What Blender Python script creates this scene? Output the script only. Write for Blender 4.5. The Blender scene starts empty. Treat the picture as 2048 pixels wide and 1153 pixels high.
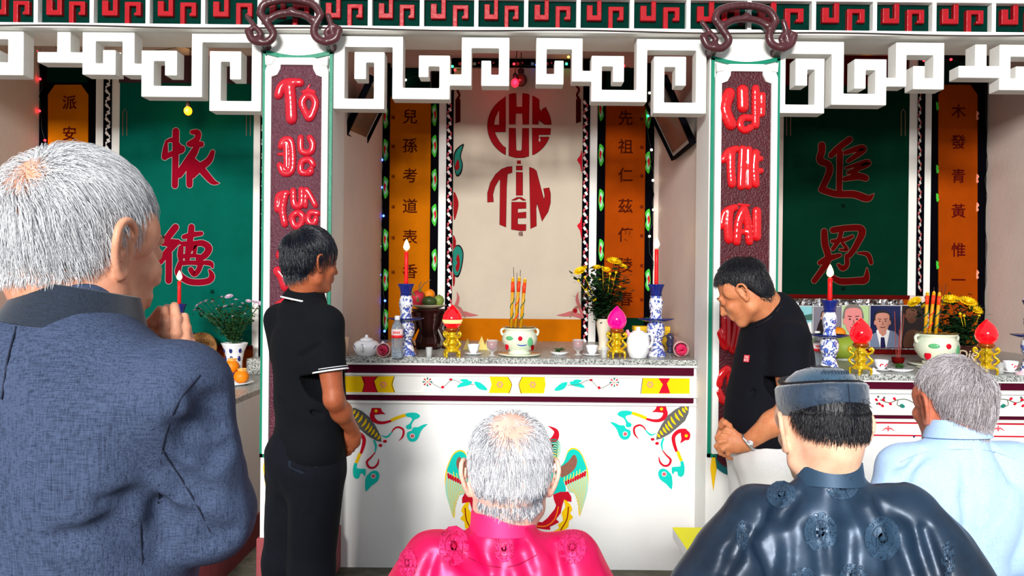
import bpy, bmesh, math, random
import numpy as np
import openvdb
from mathutils import Vector, Matrix, Euler
R = math.radians
random.seed(7); np.random.seed(7)
sc = bpy.context.scene
COL = sc.collection
# ------------------------------------------------------------------ camera
CAMZ, FPX = 1.5, 1480.0
ROLL, PITCH, YAW = -0.0100, -0.0032, 0.0
cd = bpy.data.cameras.new('camera'); cam = bpy.data.objects.new('camera', cd); COL.objects.link(cam)
cd.sensor_width = 36; cd.lens = 36*FPX/2048; cd.clip_start = 0.05
CM = Matrix.Rotation(YAW, 3, 'Z') @ Matrix.Rotation(PITCH, 3, 'X') @ Matrix.Rotation(ROLL, 3, 'Y')
CR = CM @ Euler((R(90), 0, 0)).to_matrix()
cam.matrix_world = Matrix.Translation((0, 0, CAMZ)) @ CR.to_4x4()
sc.camera = cam
def at(px, py, D):
    "world point on the plane Y = D that is seen at photo pixel (px, py)"
    d = CR @ Vector(((px-1024)/FPX, -(py-576.5)/FPX, -1))
    s = D/d.y
    return Vector((d.x*s, D, CAMZ + d.z*s))
# ------------------------------------------------------------------ light
w = bpy.data.worlds.new('world'); sc.world = w; w.use_nodes = True
bg = w.node_tree.nodes['Background']; bg.inputs[0].default_value = (0.86, 0.93, 1.0, 1); bg.inputs[1].default_value = 0.58
def area(name, loc, rot, sx, sy, power, col=(1, 1, 1)):
    l = bpy.data.lights.new(name, 'AREA'); l.shape = 'RECTANGLE'; l.size = sx; l.size_y = sy; l.energy = power; l.color = col
    o = bpy.data.objects.new(name, l); COL.objects.link(o); o.location = loc
    o.rotation_euler = Euler(rot); return o
def aim(o, tgt):
    o.rotation_euler = (Vector(tgt)-o.location).to_track_quat('-Z', 'Y').to_euler()
k = area('courtyard_daylight', (-1.6, -7.5, 4.4), (0, 0, 0), 3.0, 1.3, 1950, (1, 0.98, 0.95)); aim(k, (0.2, 4, 1.3))
vs = sc.view_settings
vs.view_transform = 'Standard'; vs.look = 'None'; vs.gamma = 1.0; vs.exposure = 0.0; vs.use_curve_mapping = False
# ------------------------------------------------------------------ materials
def lin(c):
    c = [x/255.0 for x in c]
    return tuple(x/12.92 if x <= .04045 else ((x+.055)/1.055)**2.4 for x in c)+(1.0,)
MATS = {}
def mat(name, col, rough=.6, metal=0, var=0, vscale=6, bump=0, bscale=60, coat=0, emit=None, estr=1, trans=0, sss=0, sheen=0, alpha=1, col2=None, ior=1.45, spec=.3, stretch=None):
    if name in MATS: return MATS[name]
    m = bpy.data.materials.new(name); m.use_nodes = True; nt = m.node_tree; b = nt.nodes['Principled BSDF']
    L = nt.links.new; N = nt.nodes.new
    c = lin(col); b.inputs['Base Color'].default_value = c
    b.inputs['Roughness'].default_value = rough; b.inputs['Metallic'].default_value = metal
    b.inputs['Coat Weight'].default_value = coat; b.inputs['Coat Roughness'].default_value = .08
    b.inputs['Transmission Weight'].default_value = trans; b.inputs['IOR'].default_value = ior
    b.inputs['Specular IOR Level'].default_value = spec
    b.inputs['Sheen Weight'].default_value = sheen; b.inputs['Alpha'].default_value = alpha
    if sss:
        b.inputs['Subsurface Weight'].default_value = sss; b.inputs['Subsurface Scale'].default_value = .01
        b.inputs['Subsurface Radius'].default_value = (1, .35, .2)
    if emit: b.inputs['Emission Color'].default_value = lin(emit); b.inputs['Emission Strength'].default_value = estr
    if var or bump or col2:
        tc = N('ShaderNodeTexCoord'); mp = N('ShaderNodeMapping'); L(tc.outputs['Object'], mp.inputs[0])
        if stretch: mp.inputs['Scale'].default_value = stretch
    if var or col2:
        n = N('ShaderNodeTexNoise'); n.inputs['Scale'].default_value = vscale; n.inputs['Detail'].default_value = 6; n.inputs['Roughness'].default_value = .62
        L(mp.outputs[0], n.inputs['Vector'])
        rp = N('ShaderNodeValToRGB'); rp.color_ramp.elements[0].position = .32; rp.color_ramp.elements[1].position = .68
        c2 = lin(col2) if col2 else tuple(x*(1-var) for x in c[:3])+(1,)
        rp.color_ramp.elements[0].color = c2; rp.color_ramp.elements[1].color = c
        L(n.outputs['Fac'], rp.inputs[0]); L(rp.outputs[0], b.inputs['Base Color'])
    if bump:
        n2 = N('ShaderNodeTexNoise'); n2.inputs['Scale'].default_value = bscale; n2.inputs['Detail'].default_value = 4
        L(mp.outputs[0], n2.inputs['Vector'])
        bp = N('ShaderNodeBump'); bp.inputs['Strength'].default_value = bump; bp.inputs['Distance'].default_value = .01
        L(n2.outputs['Fac'], bp.inputs['Height']); L(bp.outputs[0], b.inputs['Normal'])
    MATS[name] = m; return m
# ------------------------------------------------------------------ object helpers
def props(o, label=None, cat=None, group=None, kind=None):
    if label: o['label'] = label
    if cat: o['category'] = cat
    if group: o['group'] = group
    if kind: o['kind'] = kind
    return o
def thing(name, label, cat, loc=(0, 0, 0), group=None):
    o = bpy.data.objects.new(name, None); COL.objects.link(o); o.location = loc; o.empty_display_size = .05
    return props(o, label, cat, group)
def wloc(o):
    v = Vector((0, 0, 0))
    while o: v = v + o.location; o = o.parent
    return v
def mk(name, V, F, m, parent=None, smooth=False, label=None, cat=None, group=None, kind=None, bevel=0, sub=0, auto=False):
    V = [Vector(v) for v in V]
    if parent: org = wloc(parent)
    else:
        xs = [v.x for v in V]; ys = [v.y for v in V]; zs = [v.z for v in V]
        org = Vector(((min(xs)+max(xs))/2, (min(ys)+max(ys))/2, min(zs)))
    me = bpy.data.meshes.new(name); me.from_pydata([tuple(v-org) for v in V], [], F); me.update()
    if m: 
        for q in (m if isinstance(m, (list, tuple)) else [m]): me.materials.append(q)
    if smooth or auto: me.polygons.foreach_set('use_smooth', [True]*len(me.polygons))
    if auto: me.set_sharp_from_angle(angle=R(38))
    o = bpy.data.objects.new(name, me); COL.objects.link(o)
    if parent: o.parent = parent
    else: o.location = org
    if bevel:
        b = o.modifiers.new('b', 'BEVEL'); b.width = bevel; b.segments = 2; b.limit_method = 'ANGLE'
    if sub:
        b = o.modifiers.new('s', 'SUBSURF'); b.levels = sub; b.render_levels = sub
    return props(o, label, cat, group, kind)
class MB:
    def __init__(s): s.V = []; s.F = []
    def add(s, V, F):
        n = len(s.V); s.V += [Vector(v) for v in V]; s.F += [tuple(i+n for i in f) for f in F]; return s
    def box(s, a, b):
        x0, y0, z0 = a; x1, y1, z1 = b
        return s.add([(x0,y0,z0),(x1,y0,z0),(x1,y1,z0),(x0,y1,z0),(x0,y0,z1),(x1,y0,z1),(x1,y1,z1),(x0,y1,z1)],
                     [(0,3,2,1),(4,5,6,7),(0,1,5,4),(1,2,6,5),(2,3,7,6),(3,0,4,7)])
    def lathe(s, prof, c=(0, 0, 0), n=28, M=None):
        V = []; F = []
        for r, z in prof:
            for i in range(n):
                t = 2*math.pi*i/n; V.append(Vector((max(r, 1e-4)*math.cos(t), max(r, 1e-4)*math.sin(t), z)))
        if M is not None: V = [M @ v for v in V]
        V = [v+Vector(c) for v in V]
        for j in range(len(prof)-1):
            for i in range(n):
                a = j*n+i; b = j*n+(i+1) % n; F.append((a, b, b+n, a+n))
        F.append(tuple(range(n-1, -1, -1))); F.append(tuple((len(prof)-1)*n+i for i in range(n)))
        return s.add(V, F)
    def tube(s, pts, r, n=8, cap=True):
        pts = [Vector(p) for p in pts]; rs = r if isinstance(r, (list, tuple)) else [r]*len(pts)
        V = []; F = []; up = Vector((0, 0, 1)); prev = None
        for i, p in enumerate(pts):
            t = (pts[min(i+1, len(pts)-1)]-pts[max(i-1, 0)]).normalized()
            if prev is None: a = t.orthogonal().normalized()
            else:
                a = prev-t*prev.dot(t); a = a.normalized() if a.length > 1e-6 else t.orthogonal().normalized()
            prev = a; b = t.cross(a)
            for q in range(n):
                u = 2*math.pi*q/n; V.append(p+(a*math.cos(u)+b*math.sin(u))*rs[i])
        for j in range(len(pts)-1):
            for i in range(n):
                a = j*n+i; b = j*n+(i+1) % n; F.append((a, b, b+n, a+n))
        if cap: F.append(tuple(range(n-1, -1, -1))); F.append(tuple((len(pts)-1)*n+i for i in range(n)))
        return s.add(V, F)
    def ell(s, c, r, n=12, m=8, M=None):
        V = []; F = []; c = Vector(c)
        for j in range(m+1):
            ph = math.pi*j/m
            for i in range(n):
                t = 2*math.pi*i/n
                v = Vector((r[0]*max(math.sin(ph), 1e-3)*math.cos(t), r[1]*max(math.sin(ph), 1e-3)*math.sin(t), -r[2]*math.cos(ph)))
                V.append((M @ v if M is not None else v)+c)
        for j in range(m):
            for i in range(n):
                a = j*n+i; b = j*n+(i+1) % n; F.append((a, b, b+n, a+n))
        return s.add(V, F)
    def prism(s, pts, y0, y1):
        "pts = list of (x,z); front face at y0 (towards camera), back at y1"
        n = len(pts)
        ar = sum(pts[i][0]*pts[(i+1) % n][1]-pts[(i+1) % n][0]*pts[i][1] for i in range(n))
        if ar < 0: pts = pts[::-1]
        V = [(x, y0, z) for x, z in pts]+[(x, y1, z) for x, z in pts]
        F = [tuple(range(n)), tuple(range(2*n-1, n-1, -1))]
        F += [(i, i+n, (i+1) % n+n, (i+1) % n) for i in range(n)]
        return s.add(V, F)
    def build(s, name, m, parent=None, **k): return mk(name, s.V, s.F, m, parent, **k)
def boxo(name, a, b, m, parent=None, **k): return MB().box(a, b).build(name, m, parent, **k)
def smooth(pts, n=6, closed=False):
    "Catmull-Rom"
    P = [tuple(p) for p in pts]; L = len(P); out = []
    if L < 3 and not closed:
        return [tuple(a+(b-a)*t/n for a, b in zip(P[0], P[1])) for t in range(n+1)]
    rng = range(L) if closed else range(L-1)
    for i in rng:
        g = lambda j: P[j % L] if closed else P[min(max(j, 0), L-1)]
        p0, p1, p2, p3 = g(i-1), g(i), g(i+1), g(i+2)
        for q in range(n):
            t = q/n
            out.append(tuple(.5*((2*b)+(-a+c)*t+(2*a-5*b+4*c-d)*t*t+(-a+3*b-3*c+d)*t**3) for a, b, c, d in zip(p0, p1, p2, p3)))
    if not closed: out.append(P[-1])
    return out
class Flat:
    "painted shapes on a wall at depth D; coordinates are photo pixels, optionally given inside a zoomed crop (x0,y0,scale)"
    def __init__(s, D, crop=(0, 0, 1), step=.0012): s.D = D; s.c = crop; s.step = step; s.lay = 0; s.m = {}; s.n = 0
    def xz(s, p):
        v = at(s.c[0]+p[0]/s.c[2], s.c[1]+p[1]/s.c[2], s.D); return (v.x, v.z)
    def up(s): s.lay += 1; return s
    def mb(s, key): return s.m.setdefault(key, MB())
    def poly(s, key, pts, sm=0, th=.0015):
        if sm: pts = smooth(pts, sm, True)
        s.n += 1; y = s.D-s.step*(s.lay+1)-(s.n % 12)*5e-5
        s.mb(key).prism([s.xz(p) for p in pts], y-th, y); return s
    def stroke(s, key, pts, w, sm=6, cap=True):
        "ribbon; w = half width in crop px (number or list)"
        ws = list(w) if isinstance(w, (list, tuple)) else [w]*len(pts)
        P = smooth([(p[0], p[1], q) for p, q in zip(pts, ws)], sm) if sm else [(p[0], p[1], q) for p, q in zip(pts, ws)]
        s.n += 1; y = s.D-s.step*(s.lay+1)-.0015-(s.n % 12)*5e-5
        sc_ = s.D/FPX/s.c[2]
        C = [(Vector(s.xz(p)), p[2]*sc_) for p in P]
        V = []; F = []
        for i, (c, r) in enumerate(C):
            t = C[min(i+1, len(C)-1)][0]-C[max(i-1, 0)][0]
            t = t.normalized() if t.length > 1e-9 else Vector((1, 0)); nn = Vector((-t.y, t.x))
            a = c+nn*r; b = c-nn*r
            V += [(a.x, y, a.y), (b.x, y, b.y)]
        for i in range(len(C)-1): F.append((2*i, 2*i+1, 2*i+3, 2*i+2))
        s.mb(key).add(V, F)
        if cap:
            for c, r in (C[0], C[-1]):
                y -= 2e-5
                if r > 1e-5: s.mb(key).add([(c.x+r*math.cos(t*math.pi/5), y, c.y+r*math.sin(t*math.pi/5)) for t in range(10)], [tuple(range(10))])
        return s
    def disc(s, key, c, r, ry=None, n=14):
        ry = ry or r
        return s.poly(key, [(c[0]+r*math.cos(t*2*math.pi/n), c[1]+ry*math.sin(t*2*math.pi/n)) for t in range(n)])
    def build(s, parent, mats, names=None, kind=None):
        by = {}
        for k_ in s.m: by.setdefault((names or {}).get(k_, 'painted_motif'), []).append(k_)
        for nm, ks in by.items():
            tot = MB(); idx = []
            for q, k_ in enumerate(ks): tot.add(s.m[k_].V, s.m[k_].F); idx += [q]*len(s.m[k_].F)
            o = tot.build(nm, [mats[k_] for k_ in ks], parent)
            o.data.polygons.foreach_set('material_index', idx)
            if kind: o['kind'] = kind
# ------------------------------------------------------------------ signed-distance modelling (one continuous skin per figure)
def rotm(yaw=0, pitch=0, roll=0):
    return np.array(Matrix.Rotation(yaw, 3, 'Z') @ Matrix.Rotation(pitch, 3, 'X') @ Matrix.Rotation(roll, 3, 'Y'))
class SDF:
    def __init__(s, vox=.005): s.p = []; s.vox = vox; s.disp = None; s.dmax = 0; s.Rm = np.eye(3); s.o = np.zeros(3); s.sc = 1.0
    def frame(s, o=(0, 0, 0), Rm=None, sc=1.0): s.o = np.array(o, float); s.Rm = np.eye(3) if Rm is None else Rm; s.sc = sc; return s
    def w(s, p): return s.o+s.Rm @ (np.array(p, float)*s.sc)
    def _add(s, f, lo, hi, k, op):
        s.p.append((f, np.array(lo), np.array(hi), max(k, 1e-5), op)); return s
    def cap(s, a, b, ra, rb=None, k=.01, op='u'):
        rb = ra if rb is None else rb
        a = s.w(a); b = s.w(b); ra *= s.sc; rb *= s.sc; ab = b-a; L = max(ab @ ab, 1e-12)
        def f(P):
            d = P-a; t = np.clip(d @ ab/L, 0, 1); return np.linalg.norm(d-t[..., None]*ab, axis=-1)-(ra+(rb-ra)*t)
        m = max(ra, rb); return s._add(f, np.minimum(a, b)-m, np.maximum(a, b)+m, k*s.sc, op)
    def chain(s, pts, rs, k=.01, op='u'):
        rs = rs if isinstance(rs, (list, tuple)) else [rs]*len(pts)
        for i in range(len(pts)-1): s.cap(pts[i], pts[i+1], rs[i], rs[i+1], k, op)
        return s
    def ell(s, c, r, k=.01, op='u', rm=None):
        c = s.w(c); r = np.array(r, float)*s.sc; M = s.Rm if rm is None else s.Rm @ rm
        def f(P):
            q = (P-c) @ M; k0 = np.linalg.norm(q/r, axis=-1); k1 = np.linalg.norm(q/(r*r), axis=-1)+1e-9
            return k0*(k0-1)/k1
        m = np.sqrt(((M*r)**2).sum(1)); return s._add(f, c-m, c+m, k*s.sc, op)
    def fcap(s, a, b, ra, rb, side, flat=.6, k=.02, op='u'):
        "tapered limb with an elliptical section: full radius along 'side', flat*radius along the other axis"
        a = s.w(a); b = s.w(b); sd = s.Rm @ np.array(side, float); ra *= s.sc; rb *= s.sc
        ax = b-a; L = np.linalg.norm(ax); ax = ax/L; sd = sd-ax*(sd @ ax); sd /= np.linalg.norm(sd); th = np.cross(ax, sd)
        def f(P):
            d = P-a; u = d @ ax; t = np.clip(u/L, 0, 1); r = ra+(rb-ra)*t
            ex = u-t*L; x = d @ sd; y = d @ th/flat; rr = np.sqrt(x*x+y*y+ex*ex)
            g = np.sqrt(x*x+(y/flat)**2+ex*ex)+1e-9
            return (rr-r)*np.clip(rr/g, flat, 1)
        m = max(ra, rb); return s._add(f, np.minimum(a, b)-m, np.maximum(a, b)+m, k*s.sc, op)
    def fn(s, f, lo, hi, k=.005, op='u'): return s._add(f, lo, hi, k, op)
    def mesh(s, trim=None):
        vox = s.vox; B = 14; U = [q for q in s.p if q[4] == 'u']
        lo = np.min([q[1]-q[3] for q in U], axis=0)-3*vox-s.dmax; hi = np.max([q[2]+q[3] for q in U], axis=0)+3*vox+s.dmax
        i0 = np.floor(lo/vox).astype(int); n = np.ceil((hi-lo)/vox/B).astype(int)+1
        g = openvdb.FloatGrid(3*vox); g.transform = openvdb.createLinearTransform(voxelSize=vox)
        ax = np.arange(B)*vox
        base = np.stack(np.meshgrid(ax, ax, ax, indexing='ij'), -1)
        los = np.array([q[1]-q[3]-s.dmax for q in s.p]); his = np.array([q[2]+q[3]+s.dmax for q in s.p]); m3 = 3.2*vox
        for bx in range(n[0]):
            for by in range(n[1]):
                for bz in range(n[2]):
                    ii = i0+np.array((bx, by, bz))*B; a = ii*vox; b = a+B*vox
                    hit = np.all((los < b+m3) & (his > a-m3), axis=1)
                    if not hit.any(): continue
                    # centre test
                    c = (a+b)/2; P = c[None, None, None, :]; d = None; rad = B*vox*.9+s.dmax
                    def ev(P):
                        d = np.full(P.shape[:-1], 1.0)
                        for q, h in zip(s.p, hit):
                            if not h: continue
                            e = q[0](P); k = q[3]
                            if q[4] == 'u':
                                hh = np.clip(k-np.abs(d-e), 0, None)/k; d = np.minimum(d, e)-hh*hh*k*.25
                            elif q[4] == 's':
                                e = -e; hh = np.clip(k-np.abs(d-e), 0, None)/k; d = np.maximum(d, e)+hh*hh*k*.25
                            elif q[4] == 'i':
                                hh = np.clip(k-np.abs(d-e), 0, None)/k; d = np.maximum(d, e)+hh*hh*k*.25
                        return d
                    dc = ev(P)[0, 0, 0]
                    if dc > rad+.03+3*vox: continue
                    if dc < -(rad+.03+3*vox): g.fill(tuple(int(x) for x in ii), tuple(int(x) for x in ii+B-1), -3*vox); continue
                    P = base+a; d = ev(P)
                    if s.disp is not None: d = d+s.disp(P)
                    g.copyFromArray(np.clip(d, -3*vox, 3*vox).astype(np.float32), ijk=tuple(int(x) for x in ii))
        p, tr, qd = g.convertToPolygons(0.0, 0.0)
        return p, tr, qd
    def build(s, name, m, parent=None, smooth_it=1, colfn=None, **kw):
        p, tr, qd = s.mesh()
        me = bpy.data.meshes.new(name)
        org = np.array(wloc(parent)) if parent else np.array([(p[:, 0].min()+p[:, 0].max())/2, (p[:, 1].min()+p[:, 1].max())/2, p[:, 2].min()])
        nv = len(p); me.vertices.add(nv); me.vertices.foreach_set('co', (p-org).astype(np.float32).ravel())
        lt = list(tr.ravel()) if len(tr) else []
        loops = np.concatenate([tr.ravel(), qd.ravel()]).astype(np.int32)
        me.loops.add(len(loops)); me.loops.foreach_set('vertex_index', loops)
        tot = np.concatenate([np.full(len(tr), 3), np.full(len(qd), 4)]).astype(np.int32)
        st = np.concatenate([[0], np.cumsum(tot)[:-1]]).astype(np.int32)
        me.polygons.add(len(tot)); me.polygons.foreach_set('loop_start', st); me.polygons.foreach_set('loop_total', tot)
        me.polygons.foreach_set('use_smooth', np.ones(len(tot), bool)); me.update(calc_edges=True); me.validate()
        me.flip_normals()
        if m: me.materials.append(m)
        if colfn is not None:
            ca = me.color_attributes.new('tone', 'FLOAT_COLOR', 'POINT'); c = colfn(p)
            ca.data.foreach_set('color', np.concatenate([c, np.ones((nv, 1))], 1).astype(np.float32).ravel())
        o = bpy.data.objects.new(name, me); COL.objects.link(o)
        if parent: o.parent = parent
        else: o.location = org
        if smooth_it:
            b = o.modifiers.new('s', 'SMOOTH'); b.factor = .5; b.iterations = smooth_it
        return props(o, **kw)
# ================================================================== the setting
DP, DA, DB, DR = 3.70, 3.90, 5.13, 3.55
M_white = mat('white_plaster', (240, 238, 232), .55, var=.07, vscale=4, bump=.12, bscale=45)
M_pale = mat('pale_wall_paint', (228, 210, 200), .6, var=.1, vscale=3, bump=.1, bscale=40)
M_front = mat('altar_white_paint', (244, 243, 240), .45, var=.05, vscale=3, bump=.1, bscale=30)
M_maroon = mat('maroon_paint', (78, 12, 36), .75, spec=.04, var=.2, vscale=9, bump=.15, bscale=50)
M_board = mat('maroon_board_paint', (74, 8, 22), .32, var=.25, vscale=14, bump=.5, bscale=110)
M_boardL = mat('grey_maroon_board_paint', (84, 30, 48), .3, var=.2, vscale=14, bump=.6, bscale=110)
M_green = mat('green_trim_paint', (0, 128, 98), .4, var=.2, bump=.1)
M_frieze = mat('dark_green_paint', (0, 46, 38), .75, spec=.04, var=.35, vscale=7, bump=.2, bscale=60)
M_red = mat('red_gloss_paint', (168, 10, 24), .25, var=.15, vscale=20, coat=.3, bump=.1, bscale=40)
M_redbright = mat('bright_red_enamel', (200, 14, 22), .16, coat=.8, bump=.12, bscale=30)
M_rosered = mat('rose_red_enamel', (186, 20, 40), .2, coat=.6, bump=.12, bscale=30)
M_teal = mat('teal_green_paint', (0, 92, 78), .75, spec=.04, var=.22, vscale=2.4, bump=.15, bscale=35)  # board's own teal, with the left bay's haze and brighter light mixed in
M_dkgreen = mat('deep_green_paint', (0, 44, 28), .75, spec=.04, var=.3, vscale=2.4, bump=.15, bscale=35)
M_cream = mat('cream_board_paint', (196, 184, 166), .75, spec=.04, var=.1, vscale=3, bump=.1, bscale=35)
M_ochre = mat('ochre_gold_paint', (190, 104, 0), .75, spec=.04, var=.22, vscale=5, bump=.12, bscale=40)
M_orange = mat('orange_brown_paint', (160, 64, 2), .75, spec=.04, var=.2, vscale=5, bump=.12, bscale=40)
M_black = mat('black_border_paint', (2, 2, 8), .75, spec=.04, var=.3, bump=.1)
M_purple = mat('dusky_purple_paint', (80, 56, 66), .75, spec=.04, var=.2)
M_dkred = mat('dark_red_paint', (92, 8, 8), .75, spec=.04, var=.25)
M_plinth = mat('worn_red_plinth', (150, 70, 74), .6, var=.25, vscale=10, bump=.3, bscale=40)
M_brown = mat('brown_maroon_lacquer', (78, 38, 42), .35, var=.25, bump=.25, bscale=50, coat=.2)
M_floor = mat('worn_concrete', (112, 108, 94), .7, vscale=5, bump=.35, bscale=50, col2=(52, 50, 40))
def granite():
    m = mat('speckled_granite', (150, 152, 148), .3, bump=.05)
    nt = m.node_tree; b = nt.nodes['Principled BSDF']; N = nt.nodes.new; L = nt.links.new
    tc = N('ShaderNodeTexCoord'); v = N('ShaderNodeTexVoronoi'); v.inputs['Scale'].default_value = 170
    L(tc.outputs['Object'], v.inputs['Vector']); rp = N('ShaderNodeValToRGB'); e = rp.color_ramp.elements
    e[0].color = lin((70, 74, 72)); e[1].color = lin((196, 198, 192)); e[0].position = .15; e[1].position = .75
    L(v.outputs['Color'], rp.inputs[0]); L(rp.outputs[0], b.inputs['Base Color']); return m
M_granite = granite()
Z = lambda py, D, px=1035: at(px, py, D).z
X = lambda px, D, py=572: at(px, py, D).x
XL, XR, ZT = -3.28, 3.28, 3.30
boxo('floor', (-5, -3, -.1), (5, DB+.2, 0), M_floor, kind='structure')
boxo('wall_back', (XL-.1, DB, 0), (XR+.1, DB+.15, ZT), M_pale, kind='structure')
boxo('wall_left', (XL-.15, DP, 0), (XL, DB, ZT), M_pale, kind='structure')
boxo('wall_right', (XR, DR, 0), (XR+.15, DB, ZT), M_pale, kind='structure')
boxo('ceiling', (-5, DP-.05, ZT), (5, DB+.15, ZT+.12), M_pale, kind='structure')
PLX = (X(524, DP, 500), X(663, DP, 500)); PRX = (X(1416, DP, 500), X(1553, DP, 500))
for s_, (a_, b_) in (('left', PLX), ('right', PRX)):
    boxo('wall_'+s_+'_divider', (a_+.03, DP+.26, 0), (b_-(.0 if s_ == 'left' else .0), DB, ZT), M_pale, kind='structure')
zb0, zb1 = Z(71, DP), Z(61, DP)
boxo('wall_above_beam', (-5, DP+.02, zb0), (5, DP+.24, ZT), M_white, kind='structure')
# --- pillars (setting)
for s_, (a_, b_) in (('left', PLX), ('right', PRX)):
    boxo('pillar', (a_, DP, 0), (b_, DP+.26, zb0+.002), M_white, kind='structure', bevel=.006)
    boxo('baseboard_pillar_'+s_, (a_-.012, DP-.015, 0), (b_+.012, DP+.27, .225), M_plinth, kind='structure', bevel=.006)
# --- frieze beam: boxes with hooks
fr = thing('meander_frieze', 'dark green frieze with red hook reliefs running along the top beam', 'frieze', (0, DP, zb1))
seps = [-150, -32, 79, 190, 301, 411, 523, 636, 742, 845, 953, 1052, 1156, 1262, 1374, 1495, 1623, 1744, 1862, 1980, 2100, 2215]
zt1 = Z(2, DP)
g = MB(); g.box((-5, DP-.05, zb0), (5, DP+.02, zb1)); g.box((-5, DP-.035, zt1), (5, DP+.02, zt1+.03))
g.build('ledge', M_white, fr, bevel=.004)
for i in range(len(seps)-1):
    xa, xb = X(seps[i]+4, DP, 40), X(seps[i+1]-4, DP, 40)
    boxo('divider', (xb, DP-.03, zb1), (xb+.02, DP+.02, zt1), M_white, fr)
    p = boxo('panel', (xa, DP+.005, zb1), (xb, DP+.0199, zt1), M_frieze, fr)
    W = xb-xa; H = zt1-zb1
    def hook(P): MB().prism([(xa+u*W, zb1+v*H) for u, v in P], DP-.018, DP+.008).build('hook', M_red, fr, bevel=.003)
    hook([(.13, .84), (.13, .33), (.43, .33), (.43, .998), (.34, .998), (.34, .50), (.25, .50), (.25, .84)])
    hook([(.57, .002), (.66, .002), (.66, .66), (.79, .66), (.79, .46), (.75, .42), (.75, .34), (.88, .34), (.88, .80), (.57, .80)])
# cable along ledge
cb = MB(); cp = []
for i in range(60):
    px = -60+i*37; cp.append(at(px, 66+ (px-1024)*.0 + 2.0*math.sin(i*1.7)+ (2 if i % 7 == 0 else 0), DP-.056)+Vector((0, 0, 0)))
for q in cp: q.z = zb0+.006+.004*math.sin(q.x*5)
cb.tube(cp, .003, 5).build('cable', mat('dark_cable', (50, 34, 30), .6), None, label='thin dark cable lying along the ledge under the frieze', cat='cable')
# --- white meander hangings
def fret(rects, crop, label):
    x0, y0, s_ = crop; R4 = []
    for a, b, c, d in rects:
        cx = (a+c)/2; cy = (b+d)/2
        R4.append((at(x0+a/s_, y0+cy/s_, DP).x, at(x0+cx/s_, y0+d/s_, DP).z, at(x0+c/s_, y0+cy/s_, DP).x, at(x0+cx/s_, y0+b/s_, DP).z))
    snap = .012
    def uniq(v):
        v = sorted(v); o = [v[0]]
        for t in v[1:]:
            if t-o[-1] > snap: o.append(t)
        return o
    xs = uniq([r[0] for r in R4]+[r[2] for r in R4]); zs = uniq([r[1] for r in R4]+[r[3] for r in R4])
    near = lambda v, L: min(range(len(L)), key=lambda i: abs(L[i]-v))
    occ = set()
    for a, b, c, d in R4:
        for i in range(near(a, xs), near(c, xs)):
            for j in range(near(b, zs), near(d, zs)): occ.add((i, j))
    bm = bmesh.new(); vd = {}
    def v(i, j, y):
        if (i, j, y) not in vd: vd[(i, j, y)] = bm.verts.new((xs[i], y, zs[j]))
        return vd[(i, j, y)]
    ya, yb = DP+.0, DP+.085
    for i, j in occ:
        for f in (((i, j, ya), (i+1, j, ya), (i+1, j+1, ya), (i, j+1, ya)), ((i, j, yb), (i, j+1, yb), (i+1, j+1, yb), (i+1, j, yb))):
            bm.faces.new([v(*q) for q in f])
        for dx, dz, e in ((-1, 0, ((i, j), (i, j+1))), (1, 0, ((i+1, j+1), (i+1, j))), (0, -1, ((i+1, j), (i, j))), (0, 1, ((i, j+1), (i+1, j+1)))):
            if (i+dx, j+dz) not in occ: bm.faces.new([v(*e[0], ya), v(*e[1], ya), v(*e[1], yb), v(*e[0], yb)])
    bmesh.ops.recalc_face_normals(bm, faces=bm.faces)
    bmesh.ops.dissolve_limit(bm, angle_limit=.01, verts=bm.verts, edges=bm.edges)
    V = [q.co.copy() for q in bm.verts]; bm.verts.index_update(); F = [[q.index for q in f.verts] for f in bm.faces]; bm.free()
    return mk('meander_bracket', V, F, M_white, None, label=label, cat='bracket', bevel=.004)
C2 = (650, 0, 2.56)
fret([(45,180,100,555),(45,180,400,235),(345,180,400,500),(45,505,305,558),(250,265,305,558),(150,265,305,320),(150,265,210,405),
      (345,450,640,508),(585,283,640,508),(480,283,640,340),(480,283,530,395),(600,370,750,432),(700,190,750,432),(700,190,945,247),(890,190,945,440),(800,382,945,440),(800,310,850,440)], C2,
     'white plaster meander hanging from the beam left of the red bulb')
fret([(1082,190,1135,432),(1082,190,1320,247),(1082,378,1222,432),(1175,310,1222,432),(1265,190,1320,418),(1265,362,1418,418),(1365,285,1418,516),(1365,285,1532,340),(1475,285,1532,420),
      (1365,460,1650,516),(1597,195,1650,516),(1597,200,1955,258),(1900,200,1955,580),(1685,525,1955,580),(1685,280,1738,580),(1685,280,1850,335),(1795,280,1850,432)], C2,
     'white plaster meander hanging from the beam right of the red bulb')
C1 = (0, 0, 2.883)
fret([(1450,170,1508,640),(1105,170,1508,245),(1208,582,1508,640),(1208,285,1272,640),(1208,285,1390,350),(1325,285,1390,458),
      (1105,170,1165,558),(815,495,1165,558),(815,290,885,558),(815,290,1020,352),(950,290,1020,435),(705,365,885,430),(705,168,775,430),(475,168,775,235),(475,168,550,425),(475,358,665,425),(592,285,665,425),
      (215,300,550,362),(328,168,405,362)], C1, 'white plaster meander above the teal board, nearest the pillar')
fret([(-300,168,135,225),(45,168,135,430),(-90,358,135,430),(-90,285,-10,430),(-320,168,-250,430)], C1, 'white plaster meander cut by the left edge of the photo, over the pale side wall')
C3 = (1380, 0, 2.883)
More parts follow.
